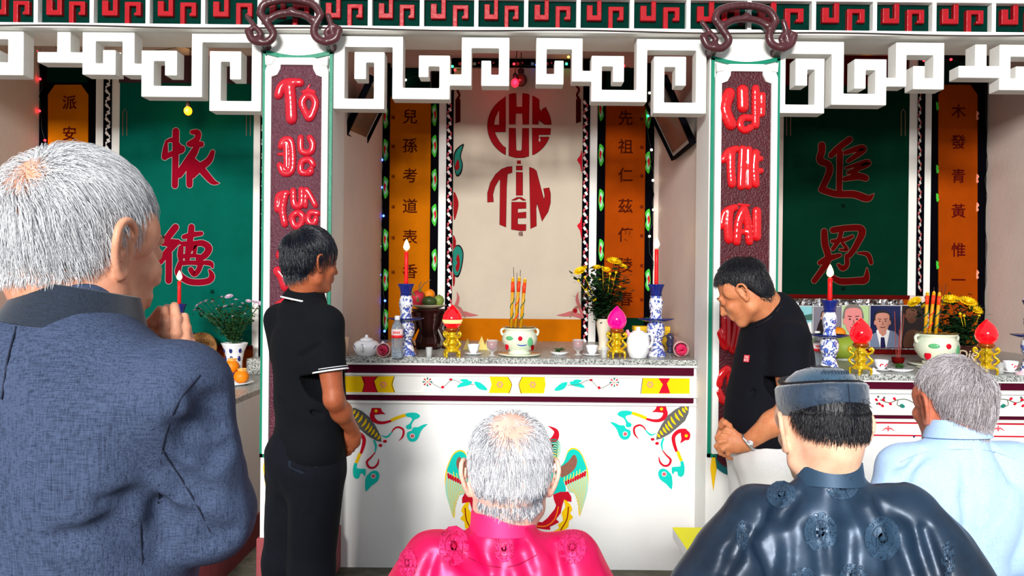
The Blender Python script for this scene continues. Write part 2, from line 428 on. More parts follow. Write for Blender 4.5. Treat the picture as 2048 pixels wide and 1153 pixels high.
fret([(500,232,552,652),(500,232,890,300),(500,590,775,652),(720,335,790,652),(610,335,790,400),(610,335,678,495),(818,232,890,605),(818,540,1135,605),(1070,340,1135,605),(950,340,1135,405),(950,340,1015,505),
      (1070,435,1250,500),(1190,240,1250,500),(1190,245,1468,318),(1405,245,1468,515),(1288,450,1468,515),(1288,380,1355,515)], C3, 'white plaster meander above the dark green board, nearest the pillar')
fret([(1550,380,1850,445),(1645,255,1712,445),(1787,255,1850,520),(1787,255,2100,328),(1787,452,2100,520),(1880,382,1930,520)], C3, 'white plaster meander cut by the right edge of the photo, above the orange couplet board')
# --- scroll brackets on the pillars
def scroll(crop, label, dx=0):
    x0, y0, s_ = crop; S = SDF(.0045); y = DP-.085
    q = lambda p: tuple(at(x0+(p[0]+dx)/s_, y0+p[1]/s_, y)); u = s_*FPX/y
    def T(pts, r, sm=5, kk=.004):
        P = smooth([q(p) for p in pts], sm); S.chain(P, r/u, kk)
    T([(1500, 78), (1530, 22), (1660, -2), (1800, 22), (1850, 88)], 21)
    T([(1545, 118), (1600, 84), (1680, 74), (1760, 90), (1805, 125)], 19)
    T([(1500, 78), (1545, 140), (1578, 200), (1535, 245), (1460, 232), (1432, 180)], 21)
    T([(1850, 88), (1812, 160), (1822, 215), (1880, 243), (1935, 222), (1955, 170)], 21)
    T([(1432, 180), (1470, 160), (1505, 195), (1480, 222)], 14); T([(1955, 170), (1915, 150), (1880, 190), (1900, 215)], 14)
    T([(1425, 95), (1460, 140), (1495, 185)], 13); T([(1893, 90), (1908, 140), (1918, 200)], 15)
    for cx, cy in ((1545, 108), (1806, 114)): S.ell(q((cx, cy)), (22/u, .02, 22/u), .006)
    P0 = q((1680, 60)); S.cap(P0, (P0[0], DP+.01, P0[2]), .018, .018)
    for a_ in ((1500, 235), (1885, 240)): 
        A_ = q(a_); S.cap(A_, (A_[0], DP+.02, A_[2]), .02, .03)
    S.build('scroll_bracket', M_brown, None, label=label, cat='bracket', group='brown scroll brackets on the pillar tops')
scroll(C1, 'brown scroll bracket jutting over the frieze above the left red-lettered pillar')
scroll((1380-1495/2.883+0, 12, 2.883), 'brown scroll bracket jutting over the frieze above the right red-lettered pillar', dx=140)
# --- couplet boards on the pillars
def couplet(px0, px1, ytop, label, boardmat, S2):
    # frame outer px0..px1
    t = thing('couplet_board', label, 'board', (X((px0+px1)/2, DP, 500), DP, Z(965, DP)), None)
    w_ = px1-px0; x = lambda f: X(px0+f*w_, DP, 500)
    zt = Z(ytop, DP, (px0+px1)/2); zf0 = Z(915, DP, (px0+px1)/2); zb = Z(990, DP, (px0+px1)/2)
    zin = Z(ytop+28, DP, (px0+px1)/2)
    # green outline
    g = MB(); y0 = DP-.012
    g.box((x(0), y0, zf0), (x(.045), DP, zt)); g.box((x(.955), y0, zf0), (x(1), DP, zt))
    g.box((x(0), y0, zf0), (x(.12), DP, zf0+.018)); g.box((x(.88), y0, zf0), (x(1), DP, zf0+.018))
    n = 12; arc = [(x(i/n), zt-.03*math.sin(math.pi*i/n)+.012) for i in range(n+1)]+[(x(1-i/n), zt-.03*math.sin(math.pi*i/n)-.008) for i in range(n+1)]
    g.prism(arc, y0, DP); g.build('green_outline', M_green, t, label='green painted outline')
    # white frame
    f = MB(); yo = DP-.03
    f.box((x(.05), yo, zf0+.02), (x(.14), DP, zin-.05)); f.box((x(.86), yo, zf0+.02), (x(.95), DP, zin-.05))
    top = [(x(.05), zin-.055), (x(.14), zin-.055), (x(.14), zin-.06), (x(.22), zin-.05), (x(.265), zin-.02), (x(.27), zin), (x(.73), zin), (x(.735), zin-.02), (x(.78), zin-.05), (x(.86), zin-.06), (x(.86), zin-.055), (x(.95), zin-.055),
           (x(.95), zin-.03), (x(.92), zin), (x(.86), zin+.012), (x(.82), zin+.03), (x(.74), zin+.036), (x(.26), zin+.036), (x(.18), zin+.03), (x(.14), zin+.012), (x(.08), zin), (x(.05), zin-.03)]
    f.prism(top, yo, DP); f.build('frame', M_white, t, bevel=.005)
    for sx in (0, 1):
        l = MB(); F_ = (lambda q: x(1-q)) if sx else x
        l.prism([(F_(.06), zin-.005), (F_(.05), zin+.045), (F_(.14), zin+.022), (F_(.2), zin+.03), (F_(.15), zin-.0)], yo-.008, DP-.01); l.build('corner_leaf', M_white, t, bevel=.003)
    # teal base shape and maroon board
    nb = 16; cx = x(.5); rx = x(.93)-cx
    low = [(cx+rx*math.cos(math.pi+math.pi*i/nb), zf0-.10*math.sin(math.pi*i/nb)*1.0) for i in range(nb+1)]
    MB().prism([(x(.93), zf0+.1), (x(.07), zf0+.1)]+[(a, b) for a, b in low], DP-.008, DP).build('teal_base', mat('teal_rim_paint', (20, 104, 108), .45, var=.2), t)
    rx2 = x(.86)-cx
    low2 = [(cx+rx2*math.cos(math.pi+math.pi*i/nb), zf0-.06*math.sin(math.pi*i/nb)) for i in range(nb+1)]
    MB().prism([(x(.86), zin-.055), (x(.79), zin-.05), (x(.735), zin-.02), (x(.73), zin), (x(.27), zin), (x(.265), zin-.02), (x(.21), zin-.05), (x(.14), zin-.055)]+low2, DP-.016, DP).build('backing', boardmat, t)
    for q in (.085, .915):
        MB().prism([(x(q-.01), zf0+.01), (x(q+.03), zf0+.01), (x(q+.055), zf0-.055), (x(q+.01), zf0-.17), (x(q-.035), zf0-.055)], DP-.012, DP).build('pendant', mat('yellow_paint', (250, 200, 6), .4, var=.1), t, bevel=.004)
    return t
def letters(t, crop, L, m, name='letter'):
    x0, y0, s_ = crop; D = DP-.016; u = s_*FPX/D
    for strokes in L:
        S = SDF(.0035)
        for pts, r in strokes:
            P = [Vector(at(x0+p[0]/s_, y0+p[1]/s_, D)) for p in pts]
            P = [Vector(p) for p in smooth([tuple(p) for p in P], 4)] if len(P) > 2 else P
            r_ = r/u*1.22; rs = r_
            for i in range(len(P)-1):
                S.fcap((P[i].x, D-.001, P[i].z), (P[i+1].x, D-.001, P[i+1].z), rs, rs, ((P[i+1]-P[i]).cross(Vector((0, 1, 0)))).normalized(), .75, .006)
        S.build(name, m, t, smooth_it=2)
tL = couplet(524, 663, 105, 'maroon couplet board with puffy red letters, beside the teal board', M_boardL, None)
c4 = (500, 150, 2.8825)
letters(tL, c4, [
 [([(165,120),(178,75),(215,45),(290,45)],20),([(228,55),(236,160),(240,255)],27)],
 [([(318,125),(300,165),(325,225),(342,250),(360,225),(378,165),(360,125),(330,118)],17),([(300,98),(345,88),(375,100)],6),([(330,80),(344,60)],6)],
 [([(178,415),(195,378),(235,380),(248,470),(240,555),(195,568),(172,520)],15),([(210,400),(212,535)],15),([(168,458),(225,458)],9)],
 [([(293,362),(298,440),(350,445),(362,400),(345,362)],15)],[([(365,520),(345,490),(300,500),(295,560),(345,565),(350,548)],15)],
 [([(158,778),(165,700),(215,682)],15),([(203,695),(188,780),(202,862)],17)],[([(250,668),(256,750),(296,748),(298,662)],16)],
 [([(320,756),(322,665),(350,700),(378,755)],13)],[([(270,795),(242,822),(258,872),(290,870),(305,820),(285,795)],15)],[([(392,800),(350,795),(335,840),(365,862),(380,832)],14)],
 [([(168,1045),(185,1015),(225,1012)],16),([(205,1020),(203,1090)],18)],[([(160,1130),(185,1165),(205,1225)],22),([(225,1135),(205,1165)],20)],[([(165,1330),(240,1300),(330,1330)],20),([(240,1310),(235,1450)],24)]], M_rosered)
tR = couplet(1418, 1555, 118, 'dark red couplet board with glossy red letters, beside the deep green board', M_board, None)
c6 = (1150, 150, 2.562)
letters(tR, c6, [
 [([(790,95),(768,175),(798,255)],25)],[([(858,80),(860,165)],25)],[([(900,222),(858,222),(845,262),(870,285),(902,268)],14)],[([(925,70),(925,165),(925,258)],17),([(960,105),(957,200)],15),([(925,165),(960,160)],12)],
 [([(758,438),(785,395),(828,380)],15),([(800,398),(798,480),(804,560)],18)],[([(858,382),(850,570)],18),([(890,385),(888,570)],17),([(850,470),(890,470)],14)],[([(925,402),(918,480),(925,560)],18),([(925,432),(952,430)],12),([(925,495),(952,492)],13),([(918,388),(945,398)],6)],
 [([(750,775),(768,705),(820,680)],15),([(790,700),(783,770),(788,845)],19)],[([(828,855),(838,750),(864,690)],18),([(893,855),(885,760),(866,690)],17),([(838,805),(890,805)],12)],[([(838,664),(890,670)],6)],[([(930,700),(930,830)],20)]], M_redbright)
c5_ = (1400, 500, 4.435)
letters(tR, c5_, [[([(228,605),(232,700),(228,850)],36),([(160,725),(185,800),(228,862)],28)],[([(335,590),(322,740),(295,880)],38),([(345,600),(380,700),(400,860)],34)],[([(450,620),(430,700),(420,860)],30)],
 [([(240,1060),(180,1120),(160,1200)],30),([(160,1260),(200,1330),(250,1340)],30),([(260,1070),(265,1330)],24)],[([(215,1515),(170,1600),(200,1700)],30),([(250,1500),(300,1560),(280,1690)],30)]], M_redbright)
# ================================================================== boards on the back wall
def fontmesh(s_, size):
    cu = bpy.data.curves.new('glyph', 'FONT'); cu.body = s_; cu.size = size; cu.align_x = 'CENTER'; cu.align_y = 'CENTER'; cu.offset = size*.012; cu.resolution_u = 3
    ob = bpy.data.objects.new('glyph', cu); COL.objects.link(ob)
    dg = bpy.context.evaluated_depsgraph_get(); me = bpy.data.meshes.new_from_object(ob.evaluated_get(dg))
    V = [v.co.copy() for v in me.vertices]; F = [list(p.vertices) for p in me.polygons]
    bpy.data.objects.remove(ob); bpy.data.curves.remove(cu); bpy.data.meshes.remove(me)
    if V:
        cx = (min(v.x for v in V)+max(v.x for v in V))/2; cy = (min(v.y for v in V)+max(v.y for v in V))/2
        V = [Vector((v.x-cx, v.y-cy, 0)) for v in V]
    return V, F
def glyph(parent, s_, px, py, hpx, m, D=DB-.0265, name='character', sx=1.0):
    size = hpx*D/FPX*1.1; V, F = fontmesh(s_, size); c = at(px, py, D)
    mk(name, [(c.x+v.x*sx, D, c.z+v.y) for v in V], F, m, parent)
M_ink = mat('dark_red_ink', (80, 8, 8), .75, spec=.04); M_inkd = mat('brown_ink', (70, 18, 2), .75, spec=.04)
def vine(t, px, y0, y1, w_, c1, c2, D=DB-.02):
    "painted creeper with leaves on a narrow strip"
    f = Flat(D); n = int((y1-y0)/14)
    pts = [(px+w_*.32*math.sin(i*math.pi), y0+i*14) for i in range(n+1)]
    pts = [(px+w_*.3*(1 if i % 2 else -1), y0+i*14) for i in range(n+1)]
    f.stroke(c1, pts, .9, 4, False); f.up()
    for i in range(n):
        sgn = 1 if i % 2 else -1; cx, cy = px+sgn*w_*.12, y0+i*14+6
        f.poly(c2, [(cx-w_*.35, cy-2), (cx, cy-5), (cx+w_*.3, cy+1), (cx, cy+4)])
        f.disc(c1, (px-sgn*w_*.22, cy+4), 2.0)
    f.build(t, PM, {c1: 'creeper_pattern', c2: 'creeper_pattern'}, 'stuff')
PM = {'white': mat('white_paint_line', (232, 226, 224), .7, spec=.08), 'pink': mat('pink_paint', (216, 92, 104), .7, spec=.08), 'red': mat('signal_red_paint', (200, 16, 40), .6, spec=.08), 'crimson': mat('crimson_paint', (140, 0, 10), .6, spec=.08),
      'teal': mat('turquoise_paint', (20, 200, 184), .6, spec=.08), 'yellow': mat('yellow_motif_paint', (248, 200, 8), .6, spec=.08), 'black': mat('black_line_paint', (30, 20, 24), .7, spec=.08), 'green': mat('leaf_green_paint', (70, 190, 60), .7, spec=.08),
      'grey': mat('grey_motif_paint', (96, 96, 92), .5, var=.2), 'pale': mat('pale_green_paint', (168, 216, 190), .7, spec=.08), 'brown': mat('brown_motif_paint', (150, 96, 76), .5, var=.25, vscale=60), 'orange': mat('orange_motif_paint', (255, 120, 20), .6, spec=.08),
      'lemon': mat('lemon_line_paint', (250, 245, 0), .6, spec=.08), 'dkteal': mat('teal_motif_paint', (30, 120, 104), .7, spec=.08), 'salmon': mat('salmon_paint', (250, 150, 120), .7, spec=.08), 'moss': mat('moss_line_paint', (92, 100, 80), .7, spec=.08), 'ink': M_ink, 'dpink': mat('dusty_pink_paint', (176, 96, 96), .7, spec=.08)}
def blossoms(t, px, ys, w_, flip=1):
    for y in ys:
        f = Flat(DB-.02)
        f.poly('green', [(px-w_*.1*flip, y-22), (px+w_*.5*flip, y-14), (px+w_*.35*flip, y), (px+w_*.5*flip, y+12), (px, y+23), (px-w_*.3*flip, y+6), (px-w_*.25*flip, y-10)], 3)
        f.up(); f.poly('pale', [(px, y-15), (px+w_*.34*flip, y-9), (px+w_*.2*flip, y), (px+w_*.3*flip, y+9), (px, y+15), (px-w_*.15*flip, y)], 3)
        f.up(); f.poly('red', [(px-w_*.1*flip, y-9), (px+w_*.2*flip, y-3), (px+w_*.05*flip, y+3), (px+w_*.1*flip, y+9), (px-w_*.2*flip, y+3)], 2)
        f.build(t, PM, {'green': 'blossom', 'pale': 'blossom', 'red': 'blossom'})
def slab(t, name, xa, xb, ya, yb, m, th=.02, y1=DB):
    xm = (xa+xb)/2; ym = (ya+yb)/2
    return boxo(name, (X(xa, DB, ym), y1-th, Z(yb, DB, xm)), (X(xb, DB, ym), y1, Z(ya, DB, xm)), m, t)
def wall_thing(name, label, cat, px, py): 
    c = at(px, py, DB); return thing(name, label, cat, c)
# centre board
t = wall_thing('ancestral_board', 'cream centre board lettered in two red rounds between black creeper strips', 'board', 1035, 690)
slab(t, 'board', 906, 1164, 137, 638, M_cream, .015); slab(t, 'base_panel', 906, 1164, 638, 692, M_ochre, .018)
slab(t, 'border', 892, 906, 119, 692, M_black); slab(t, 'border', 1164, 1178, 119, 692, M_black); slab(t, 'border', 906, 1164, 119, 137, M_black)
slab(t, 'outer_strip', 877, 892, 119, 692, M_white, .012); slab(t, 'outer_strip', 1178, 1193, 119, 692, M_white, .012)
vine(t, 899, 200, 690, 12, 'pink', 'white'); vine(t, 1171, 200, 690, 12, 'pink', 'white')
for i in range(9):
    f = Flat(DB-.02); cx = 920+i*29; f.disc('pale' if i % 2 else 'pink', (cx, 128), 3.5); f.disc('pink', (cx+9, 126), 2); f.build(t, PM)
FD = DB-.0152
def poly_letters(crop, L, key='crimson'):
    for pts, sm in L:
        f = Flat(FD, crop); c = (sum(p[0] for p in pts)/len(pts), sum(p[1] for p in pts)/len(pts))
        f.stroke('black', pts+[pts[0]], 4, 0, True); f.up(); f.poly(key, pts, 0)
        f.build(t, PM, {'black': 'letter_outline', key: 'letter'})
def arc(cx, cy, r, a0, a1, n=10, ry=None): return [(cx+r*math.cos(R(a0+(a1-a0)*i/n)), cy+(ry or r)*math.sin(R(a0+(a1-a0)*i/n))) for i in range(n+1)]
c7 = (960, 170, 7.206); CX, CY, RR = 568, 595, 460
def cpt(x): return None
P_outer = arc(CX, CY, RR, 116, 244, 18)
poly_letters(c7, [
 ([(368, 1010)]+P_outer[1:-1]+[(368, 165), (368, 680), (215, 680), (235, 740), (280, 820), (330, 880), (370, 905)], 0),
 ([(420, 140), (470, 126), (518, 122), (524, 318), (612, 318), (616, 122), (670, 130), (710, 140), (702, 570), (618, 570), (612, 414), (514, 414), (508, 570), (422, 570)], 0),
 ([(758, 160)]+[(800, 180), (852, 214), (852, 340), (880, 385), (900, 350), (955, 320)]+arc(CX, CY, RR, -34, -3, 5)+[(1028, 572), (935, 572), (846, 510), (842, 570), (758, 570)], 0),
 ([(420, 625), (512, 625), (520, 935), (540, 952), (590, 952), (604, 930), (612, 625), (702, 625), (704, 1030), (630, 1050), (520, 1052), (415, 1025)], 0),
 ([(752, 625), (1022, 630), (1012, 718), (848, 720), (846, 770), (870, 752), (996, 752)]+arc(CX, CY, RR, 22, 64, 8)+[(755, 1010)], 0)])
f = Flat(FD, c7).up().up().up(); f.poly('pale', [(205, 575), (222, 480), (274, 368), (274, 575)]); PM['cr'] = M_cream; f.m['cr'] = f.m.pop('pale'); f.disc('cr', (858, 795), 13, 28); f.build(t, PM, {'cr': 'letter_counter'})
f = Flat(FD, c7); f.poly('crimson', [(532, 1090), (590, 1090), (590, 1140), (532, 1140)]); f.build(t, PM, {'crimson': 'seal'})
c8 = (960, 320, 7.206)
poly_letters(c8, [
 ([(462, 98), (462, 184), (395, 205), (382, 400), (372, 972), (284, 935), (292, 290), (270, 290), (215, 390), (185, 500), (195, 606), (108, 612), (108, 480), (150, 330), (225, 210), (310, 135), (395, 102)], 0),
 ([(522, 88), (612, 88), (612, 148), (522, 148)], 0), ([(522, 178), (614, 178), (614, 514), (522, 514)], 0),
 ([(456, 584), (535, 540), (595, 540), (662, 584), (620, 586), (565, 555), (510, 582)], 0),
 ([(456, 610), (664, 612), (664, 700), (545, 704), (545, 765), (664, 752), (664, 838), (545, 842), (540, 915), (560, 932), (664, 932), (660, 1020), (590, 1024), (452, 1004)], 0),
 ([(712, 108), (770, 125), (812, 160), (920, 575), (934, 520), (914, 415), (995, 402), (1015, 480), (1015, 620), (980, 750), (895, 888), (822, 620), (808, 700), (812, 955), (730, 994)], 0)])
for px, py, h in ((1041, 468, 9),): glyph(t, '福', px, py, h, M_ink, DB-.017)
# corner tassels, edge clouds, corner dragons
f = Flat(FD)
for cx, s_ in ((916, 1), (1157, -1)):
    f.stroke('ink', [(cx+4*s_, 172), (cx-1*s_, 180), (cx+3*s_, 190), (cx, 198)], 2.2)
    f.poly('ink', [(cx-5, 200), (cx, 192), (cx+5, 200), (cx+5, 244), (cx-5, 247)])
f.up()
for cx in (914, 918, 1155, 1159): f.stroke('black', [(cx, 203), (cx, 242)], .5, 0, False)
f.build(t, PM, {'ink': 'tassel_motif', 'black': 'tassel_motif'})
f = Flat(FD)
f.poly('black', [(907, 320), (911, 300), (928, 288), (922, 312), (926, 330), (922, 348), (912, 352)], 4); f.poly('crimson', [(907, 385), (916, 400), (916, 418), (908, 440)], 4)
f.poly('black', [(906, 500), (918, 490), (927, 505), (924, 535), (916, 555), (906, 545)], 4); f.poly('crimson', [(906, 470), (912, 482), (910, 500), (906, 500)], 2); f.poly('crimson', [(906, 545), (910, 555), (909, 570), (906, 572)], 2)
f.poly('red', [(1164, 300), (1160, 312), (1154, 320), (1160, 330), (1162, 342), (1164, 342)], 2); f.poly('red', [(1164, 432), (1160, 445), (1154, 452), (1160, 462), (1162, 474), (1164, 474)], 2)
f.up(); f.poly('dkteal', [(909, 320), (913, 303), (925, 292), (920, 312), (924, 330), (920, 345), (913, 349)], 4); f.poly('dkteal', [(907, 502), (917, 493), (925, 506), (922, 534), (915, 551), (907, 543)], 4)
f.up(); f.poly('crimson', [(912, 520), (917, 508), (920, 530), (915, 545), (911, 535), (915, 525)], 2); f.poly('crimson', [(910, 334), (916, 318), (919, 334), (914, 342)], 2)
for s_, cx in ((1, 906), (-1, 1164)):
    f.stroke('dpink', [(cx, 628), (cx+10*s_, 600), (cx+8*s_, 585)], [3, 3, .6]); f.stroke('dpink', [(cx, 634), (cx+20*s_, 628), (cx+34*s_, 630), (cx+50*s_, 631)], [4, 5, 3.5, .5])
    f.stroke('brown', [(cx+3*s_, 612), (cx+14*s_, 618), (cx+24*s_, 634)], [2, 3, 1.5]); f.disc('dpink', (cx+14*s_, 622), 5)
f.up(); f.disc('crimson', (1150, 622), 4.5); f.build(t, PM)
# inner couplets
def strip_board(label, xa, xb, m, chars, cx, ys, dark, top, bot, side, tick, hgt=28, ink=M_inkd, sealx=None):
    t = wall_thing('couplet_board', label, 'board', (xa+xb)/2, bot)
    slab(t, 'board', xa, xb, top, bot, m, .014)
    slab(t, 'upper_panel', xa, xb, 137, top, M_frieze, .016)
    for a, b in dark: slab(t, 'border', a, b, 128, 692, M_black, .02)
    for ch, y in zip(chars, ys): glyph(t, ch, cx, y, hgt, ink, DB-.0155)
    if sealx:
        for y in ys: glyph(t, '福', sealx, y+2, 7, M_ink, DB-.0155, 'seal')
    return t
t = strip_board('gold-brown couplet board behind the left lit candle, dragonfruit below it', 779, 861, M_ochre, '兒孫考道表香', 820, [233, 291, 351, 412, 474, 543], ((765, 779), (861, 877)), 196, 700, None, None, sealx=786)
blossoms(t, 770, [235, 300, 375, 480, 560, 640], 13, 1); blossoms(t, 870, [230, 292, 360, 430, 520], -13, 1)
t = strip_board('orange-brown couplet board behind the right lit candle and yellow chrysanthemums', 1209, 1289, M_orange, '先祖仁茲傳陵春', 1251, [236, 293, 350, 412, 470, 530, 598], ((1193, 1209), (1289, 1306)), 196, 636, None, None, sealx=1283)
slab(t, 'lower_panel', 1209, 1289, 636, 692, M_dkgreen, .016)
blossoms(t, 1201, [220, 310, 400, 500, 660], 13, 1); blossoms(t, 1297, [235, 325, 440, 560], -13, 1)
# side bays
def big_board(label, xa, xb, top, bot, m, dado, dark_top):
    t = wall_thing('calligraphy_board', label, 'board', (xa+xb)/2, bot)
    slab(t, 'board', xa, xb, top, bot, m, .015); slab(t, 'header_panel', xa, xb, 112, top, dark_top, .013)
    slab(t, 'sill', xa, xb, bot, bot+7, M_dkred, .03); slab(t, 'base_panel', xa, xb, bot+7, 735, M_orange, .014)
    return t
def brush(t, crop, strokes, outline, fill, counters=()):
    f = Flat(DB-.0152, crop, .0008)
    for pts, w_ in strokes: f.stroke(outline, pts, ([q+5 for q in w_] if isinstance(w_, list) else w_+5), 5)
    f.up()
    for pts, w_ in strokes: f.stroke(fill, pts, w_, 5)
    f.up(); 
    f.build(t, PM, {outline: 'character_outline', fill: 'character'})
PM['plum'] = mat('plum_red_paint', (140, 4, 32), .75, spec=.04, var=.2, vscale=3); PM['line'] = mat('pale_line_paint', (190, 190, 182), .5); PM['dline'] = mat('dull_gold_line_paint', (130, 96, 76), .5); PM['ox'] = mat('oxblood_paint', (84, 2, 2), .75, spec=.04, var=.2)
tT = big_board('teal board with large red brush characters, seen past the grey-suited man', 240, 507, 168, 690, M_teal, 0, M_purple)
brush(tT, (300, 230, 7.206), [([(375, 235), (372, 500), (362, 1020)], [50, 48, 46]), ([(240, 380), (225, 500), (215, 610)], [20, 40, 46]), ([(250, 380), (340, 370), (440, 495)], [24, 40, 50]), ([(470, 480), (450, 520), (300, 560)], [40, 40, 34]), ([(230, 600), (330, 560)], [40, 40]),
   ([(610, 250), (690, 260), (680, 350), (590, 420)], [34, 46, 44, 50]), ([(570, 420), (740, 425)], [42, 44]), ([(680, 460), (600, 600), (420, 860)], [44, 60, 56]), ([(600, 700), (575, 850), (572, 1010)], [60, 50, 46]), ([(590, 640), (720, 760), (900, 960), (1005, 985)], [50, 56, 44, 4]), ([(905, 535), (850, 660), (720, 760), (620, 880)], [34, 50, 56, 40])], 'line', 'plum')
brush(tT, (300, 430, 7.206), [([(370, 180), (270, 310), (195, 410)], [52, 50, 44]), ([(400, 390), (250, 540), (150, 680)], [40, 52, 42]), ([(250, 420), (330, 390), (430, 400)], [44, 44, 30]), ([(275, 560), (272, 950)], [48, 48]), ([(600, 175), (590, 300), (560, 480), (540, 640)], [46, 46, 48, 40]), ([(490, 320), (600, 290), (740, 270)], [34, 40, 34]),
   ([(480, 420), (640, 420), (760, 410), (850, 480), (800, 580), (700, 640)], [40, 44, 46, 52, 48, 44]), ([(450, 480), (440, 580), (450, 680)], [40, 44, 30]), ([(600, 500), (660, 440), (640, 580)], [30, 26, 30]), ([(440, 600), (620, 590), (740, 600)], [34, 30, 26]), ([(430, 700), (600, 690), (720, 700)], [36, 34, 36]), ([(430, 720), (410, 840), (540, 950), (700, 975), (850, 950), (895, 880), (860, 800)], [40, 48, 48, 46, 46, 42, 20]),
   ([(740, 690), (700, 800), (640, 860), (590, 790)], [40, 40, 38, 40]), ([(720, 690), (870, 700), (905, 760)], [26, 40, 16])], 'line', 'plum')
tG = big_board('deep green board with oxblood brush characters, above the row of portraits', 1565, 1815, 173, 590, M_dkgreen, 0, M_dkred)
brush(tG, (1610, 260, 7.206), [([(240, 225), (240, 300), (215, 440), (330, 500), (345, 620), (240, 850)], [52, 50, 52, 50, 50, 44]), ([(640, 140), (470, 270), (370, 370)], [46, 46, 40]), ([(500, 330), (495, 600), (490, 920)], [46, 44, 42]), ([(580, 330), (800, 260), (830, 300), (620, 450)], [34, 44, 44, 30]), ([(590, 550), (870, 470), (890, 500), (620, 620)], [20, 40, 40, 26]), ([(570, 710), (760, 670), (870, 695)], [34, 50, 48]), ([(760, 520), (680, 690)], [40, 44]),
   ([(240, 860), (450, 925), (700, 930), (900, 990), (990, 920)], [50, 48, 52, 50, 4])], 'dline', 'ox')
brush(tG, (1610, 440, 7.206), [([(275, 170), (285, 350), (330, 520), (300, 640), (130, 880)], [46, 50, 48, 46, 40]), ([(400, 150), (600, 120), (780, 120), (820, 190), (730, 380), (640, 510)], [46, 44, 48, 52, 44, 40]), ([(520, 180), (480, 300), (400, 420)], [34, 34, 30]), ([(390, 310), (560, 290), (680, 240)], [28, 30, 24]), ([(540, 340), (600, 430), (500, 430)], [24, 26, 16]), ([(210, 620), (330, 560), (500, 510)], [34, 44, 28]),
   ([(360, 800), (500, 885), (720, 880), (870, 860), (890, 700)], [30, 48, 48, 52, 10]), ([(600, 520), (600, 650), (540, 700), (480, 650)], [34, 34, 40, 24]), ([(760, 480), (900, 500), (950, 620)], [14, 34, 30])], 'dline', 'ox')
for tt, px, py in ((tT, 387, 296+43-4), (tT, 424, 584), (tG, 1686, 412), (tG, 1686, 578)): glyph(tt, '福', px, py, 8, M_black, DB-.0165, 'seal')
for tt, cxs in ((tT, (250, 497)), (tG, (1577, 1806))):
    f = Flat(DB-.0152)
    for cx in cxs:
        for q in (-4, 4): f.stroke('dline', [(cx+q, 225), (cx+q, 272)], .7, 0, False)
        f.stroke('dline', [(cx-4, 225), (cx, 218), (cx+4, 225)], .7, 0, False)
    f.build(tt, PM, {'dline': 'tassel_motif'})
for tt, strips in ((tT, ((192, 208, M_white), (208, 224, M_black), (224, 240, M_white), (507, 521, M_white), (521, 535, M_black))), (tG, ((1550, 1565, M_pale), (1815, 1832, M_white), (1832, 1846, M_black), (1846, 1860, M_white)))):
    for a, b, m_ in strips: slab(tt, 'border', a, b, 119, 735 if tt is tT else 592, m_, .02 if m_ is M_black else .012)
vine(tT, 216, 150, 730, 13, 'white', 'white'); vine(tT, 528, 200, 730, 12, 'white', 'white'); vine(tG, 1839, 178, 590, 8, 'dpink', 'line')
def outer_strip(label, xa, xb, ins, chars, ys, m, bot):
    t = wall_thing('couplet_board', label, 'board', (xa+xb)/2, bot)
    a, b = ins; slab(t, 'backing', xa, xb, 112, bot, M_black, .012)
    y0 = DB-.012; c = 12
    P = [(a, bot), (a, 190), (a+14, 170), (b-14, 170), (b, 190), (b, bot)]
    MB().prism([Flat(y0).xz(p) for p in P], y0-.006, y0).build('board', m, t)
    slab(t, 'upper_panel', a, b, 122, 166, M_frieze, .016)
    for ch, y in zip(chars, ys): glyph(t, ch, (a+b)/2+2, y, 27, M_ink, y0-.008)
    f = Flat(y0, step=.002)
    f.stroke('pale', [((a+b)/2-8, 148), ((a+b)/2, 138), ((a+b)/2+6, 150), ((a+b)/2+14, 158)], [1, 2, 2, 3]); f.up().up().up()
    f.build(t, PM, {'pale': 'bird_motif'}); return t
outer_strip('narrow dull gold couplet panel just over the grey-suited man\'s white hair', 78, 192, (97, 177), '派安', [205, 267], M_ochre, 735)
t = outer_strip('narrow rust-orange couplet panel beside the pale right wall', 1860, 1970, (1876, 1954), '木發青黃惟一', [222, 284, 352, 422, 500, 560], M_orange, 735)
f = Flat(DB-.018)
for y in (212, 338, 395, 530): f.poly('green', [(1872, y-8), (1877, y-4), (1876, y), (1878, y+5), (1873, y+9)], 2); f.poly('salmon', [(1953, y+10), (1958, y+16), (1955, y+20), (1957, y+26), (1952, y+28)], 2)
f.build(t, PM)
# ================================================================== altars
Vp = lambda py, D: Z(py, D)
ZC = Z(717, DA)
M_slabedge = M_granite
def altar(name, label, x0, x1, y0, y1, ztop, bands, motif=None):
    t = thing(name, label, 'altar', ((x0+x1)/2, (y0+y1)/2, 0))
    zg = ztop-.03
    boxo('body', (x0, y0+.012, 0), (x1, y1, zg), M_front, t)
    boxo('worktop', (x0-.0, y0-.012, zg), (x1+.0, y1, ztop), M_granite, t, bevel=.003, label='speckled grey granite top')
    for nm, a, b, m_, pr, in bands:
        boxo(nm, (x0+(.012 if m_ is M_maroon else 0), y0+.012-pr, b), (x1-(.012 if m_ is M_maroon else 0), y0+.0125, a), m_, t, bevel=.003)
    return t
ax0, ax1 = PLX[1]+.0, PRX[0]-.0
zz = lambda p: Z(p, DA)
tA = altar('centre_altar', 'white masonry altar with maroon bands and painted birds, between the two pillars', ax0, ax1, DA, DB-.0, ZC,
   [('moulding', zz(726), zz(733), M_white, .02), ('band', zz(733.5), zz(749.5), M_maroon, .006), ('moulding', zz(750), zz(754), M_white, .022), ('painted_band', zz(754), zz(788), M_white, .012), ('moulding', zz(788), zz(793), M_white, .022), ('band', zz(793.5), zz(804.5), M_maroon, .006), ('moulding', zz(805), zz(810), M_white, .018)])
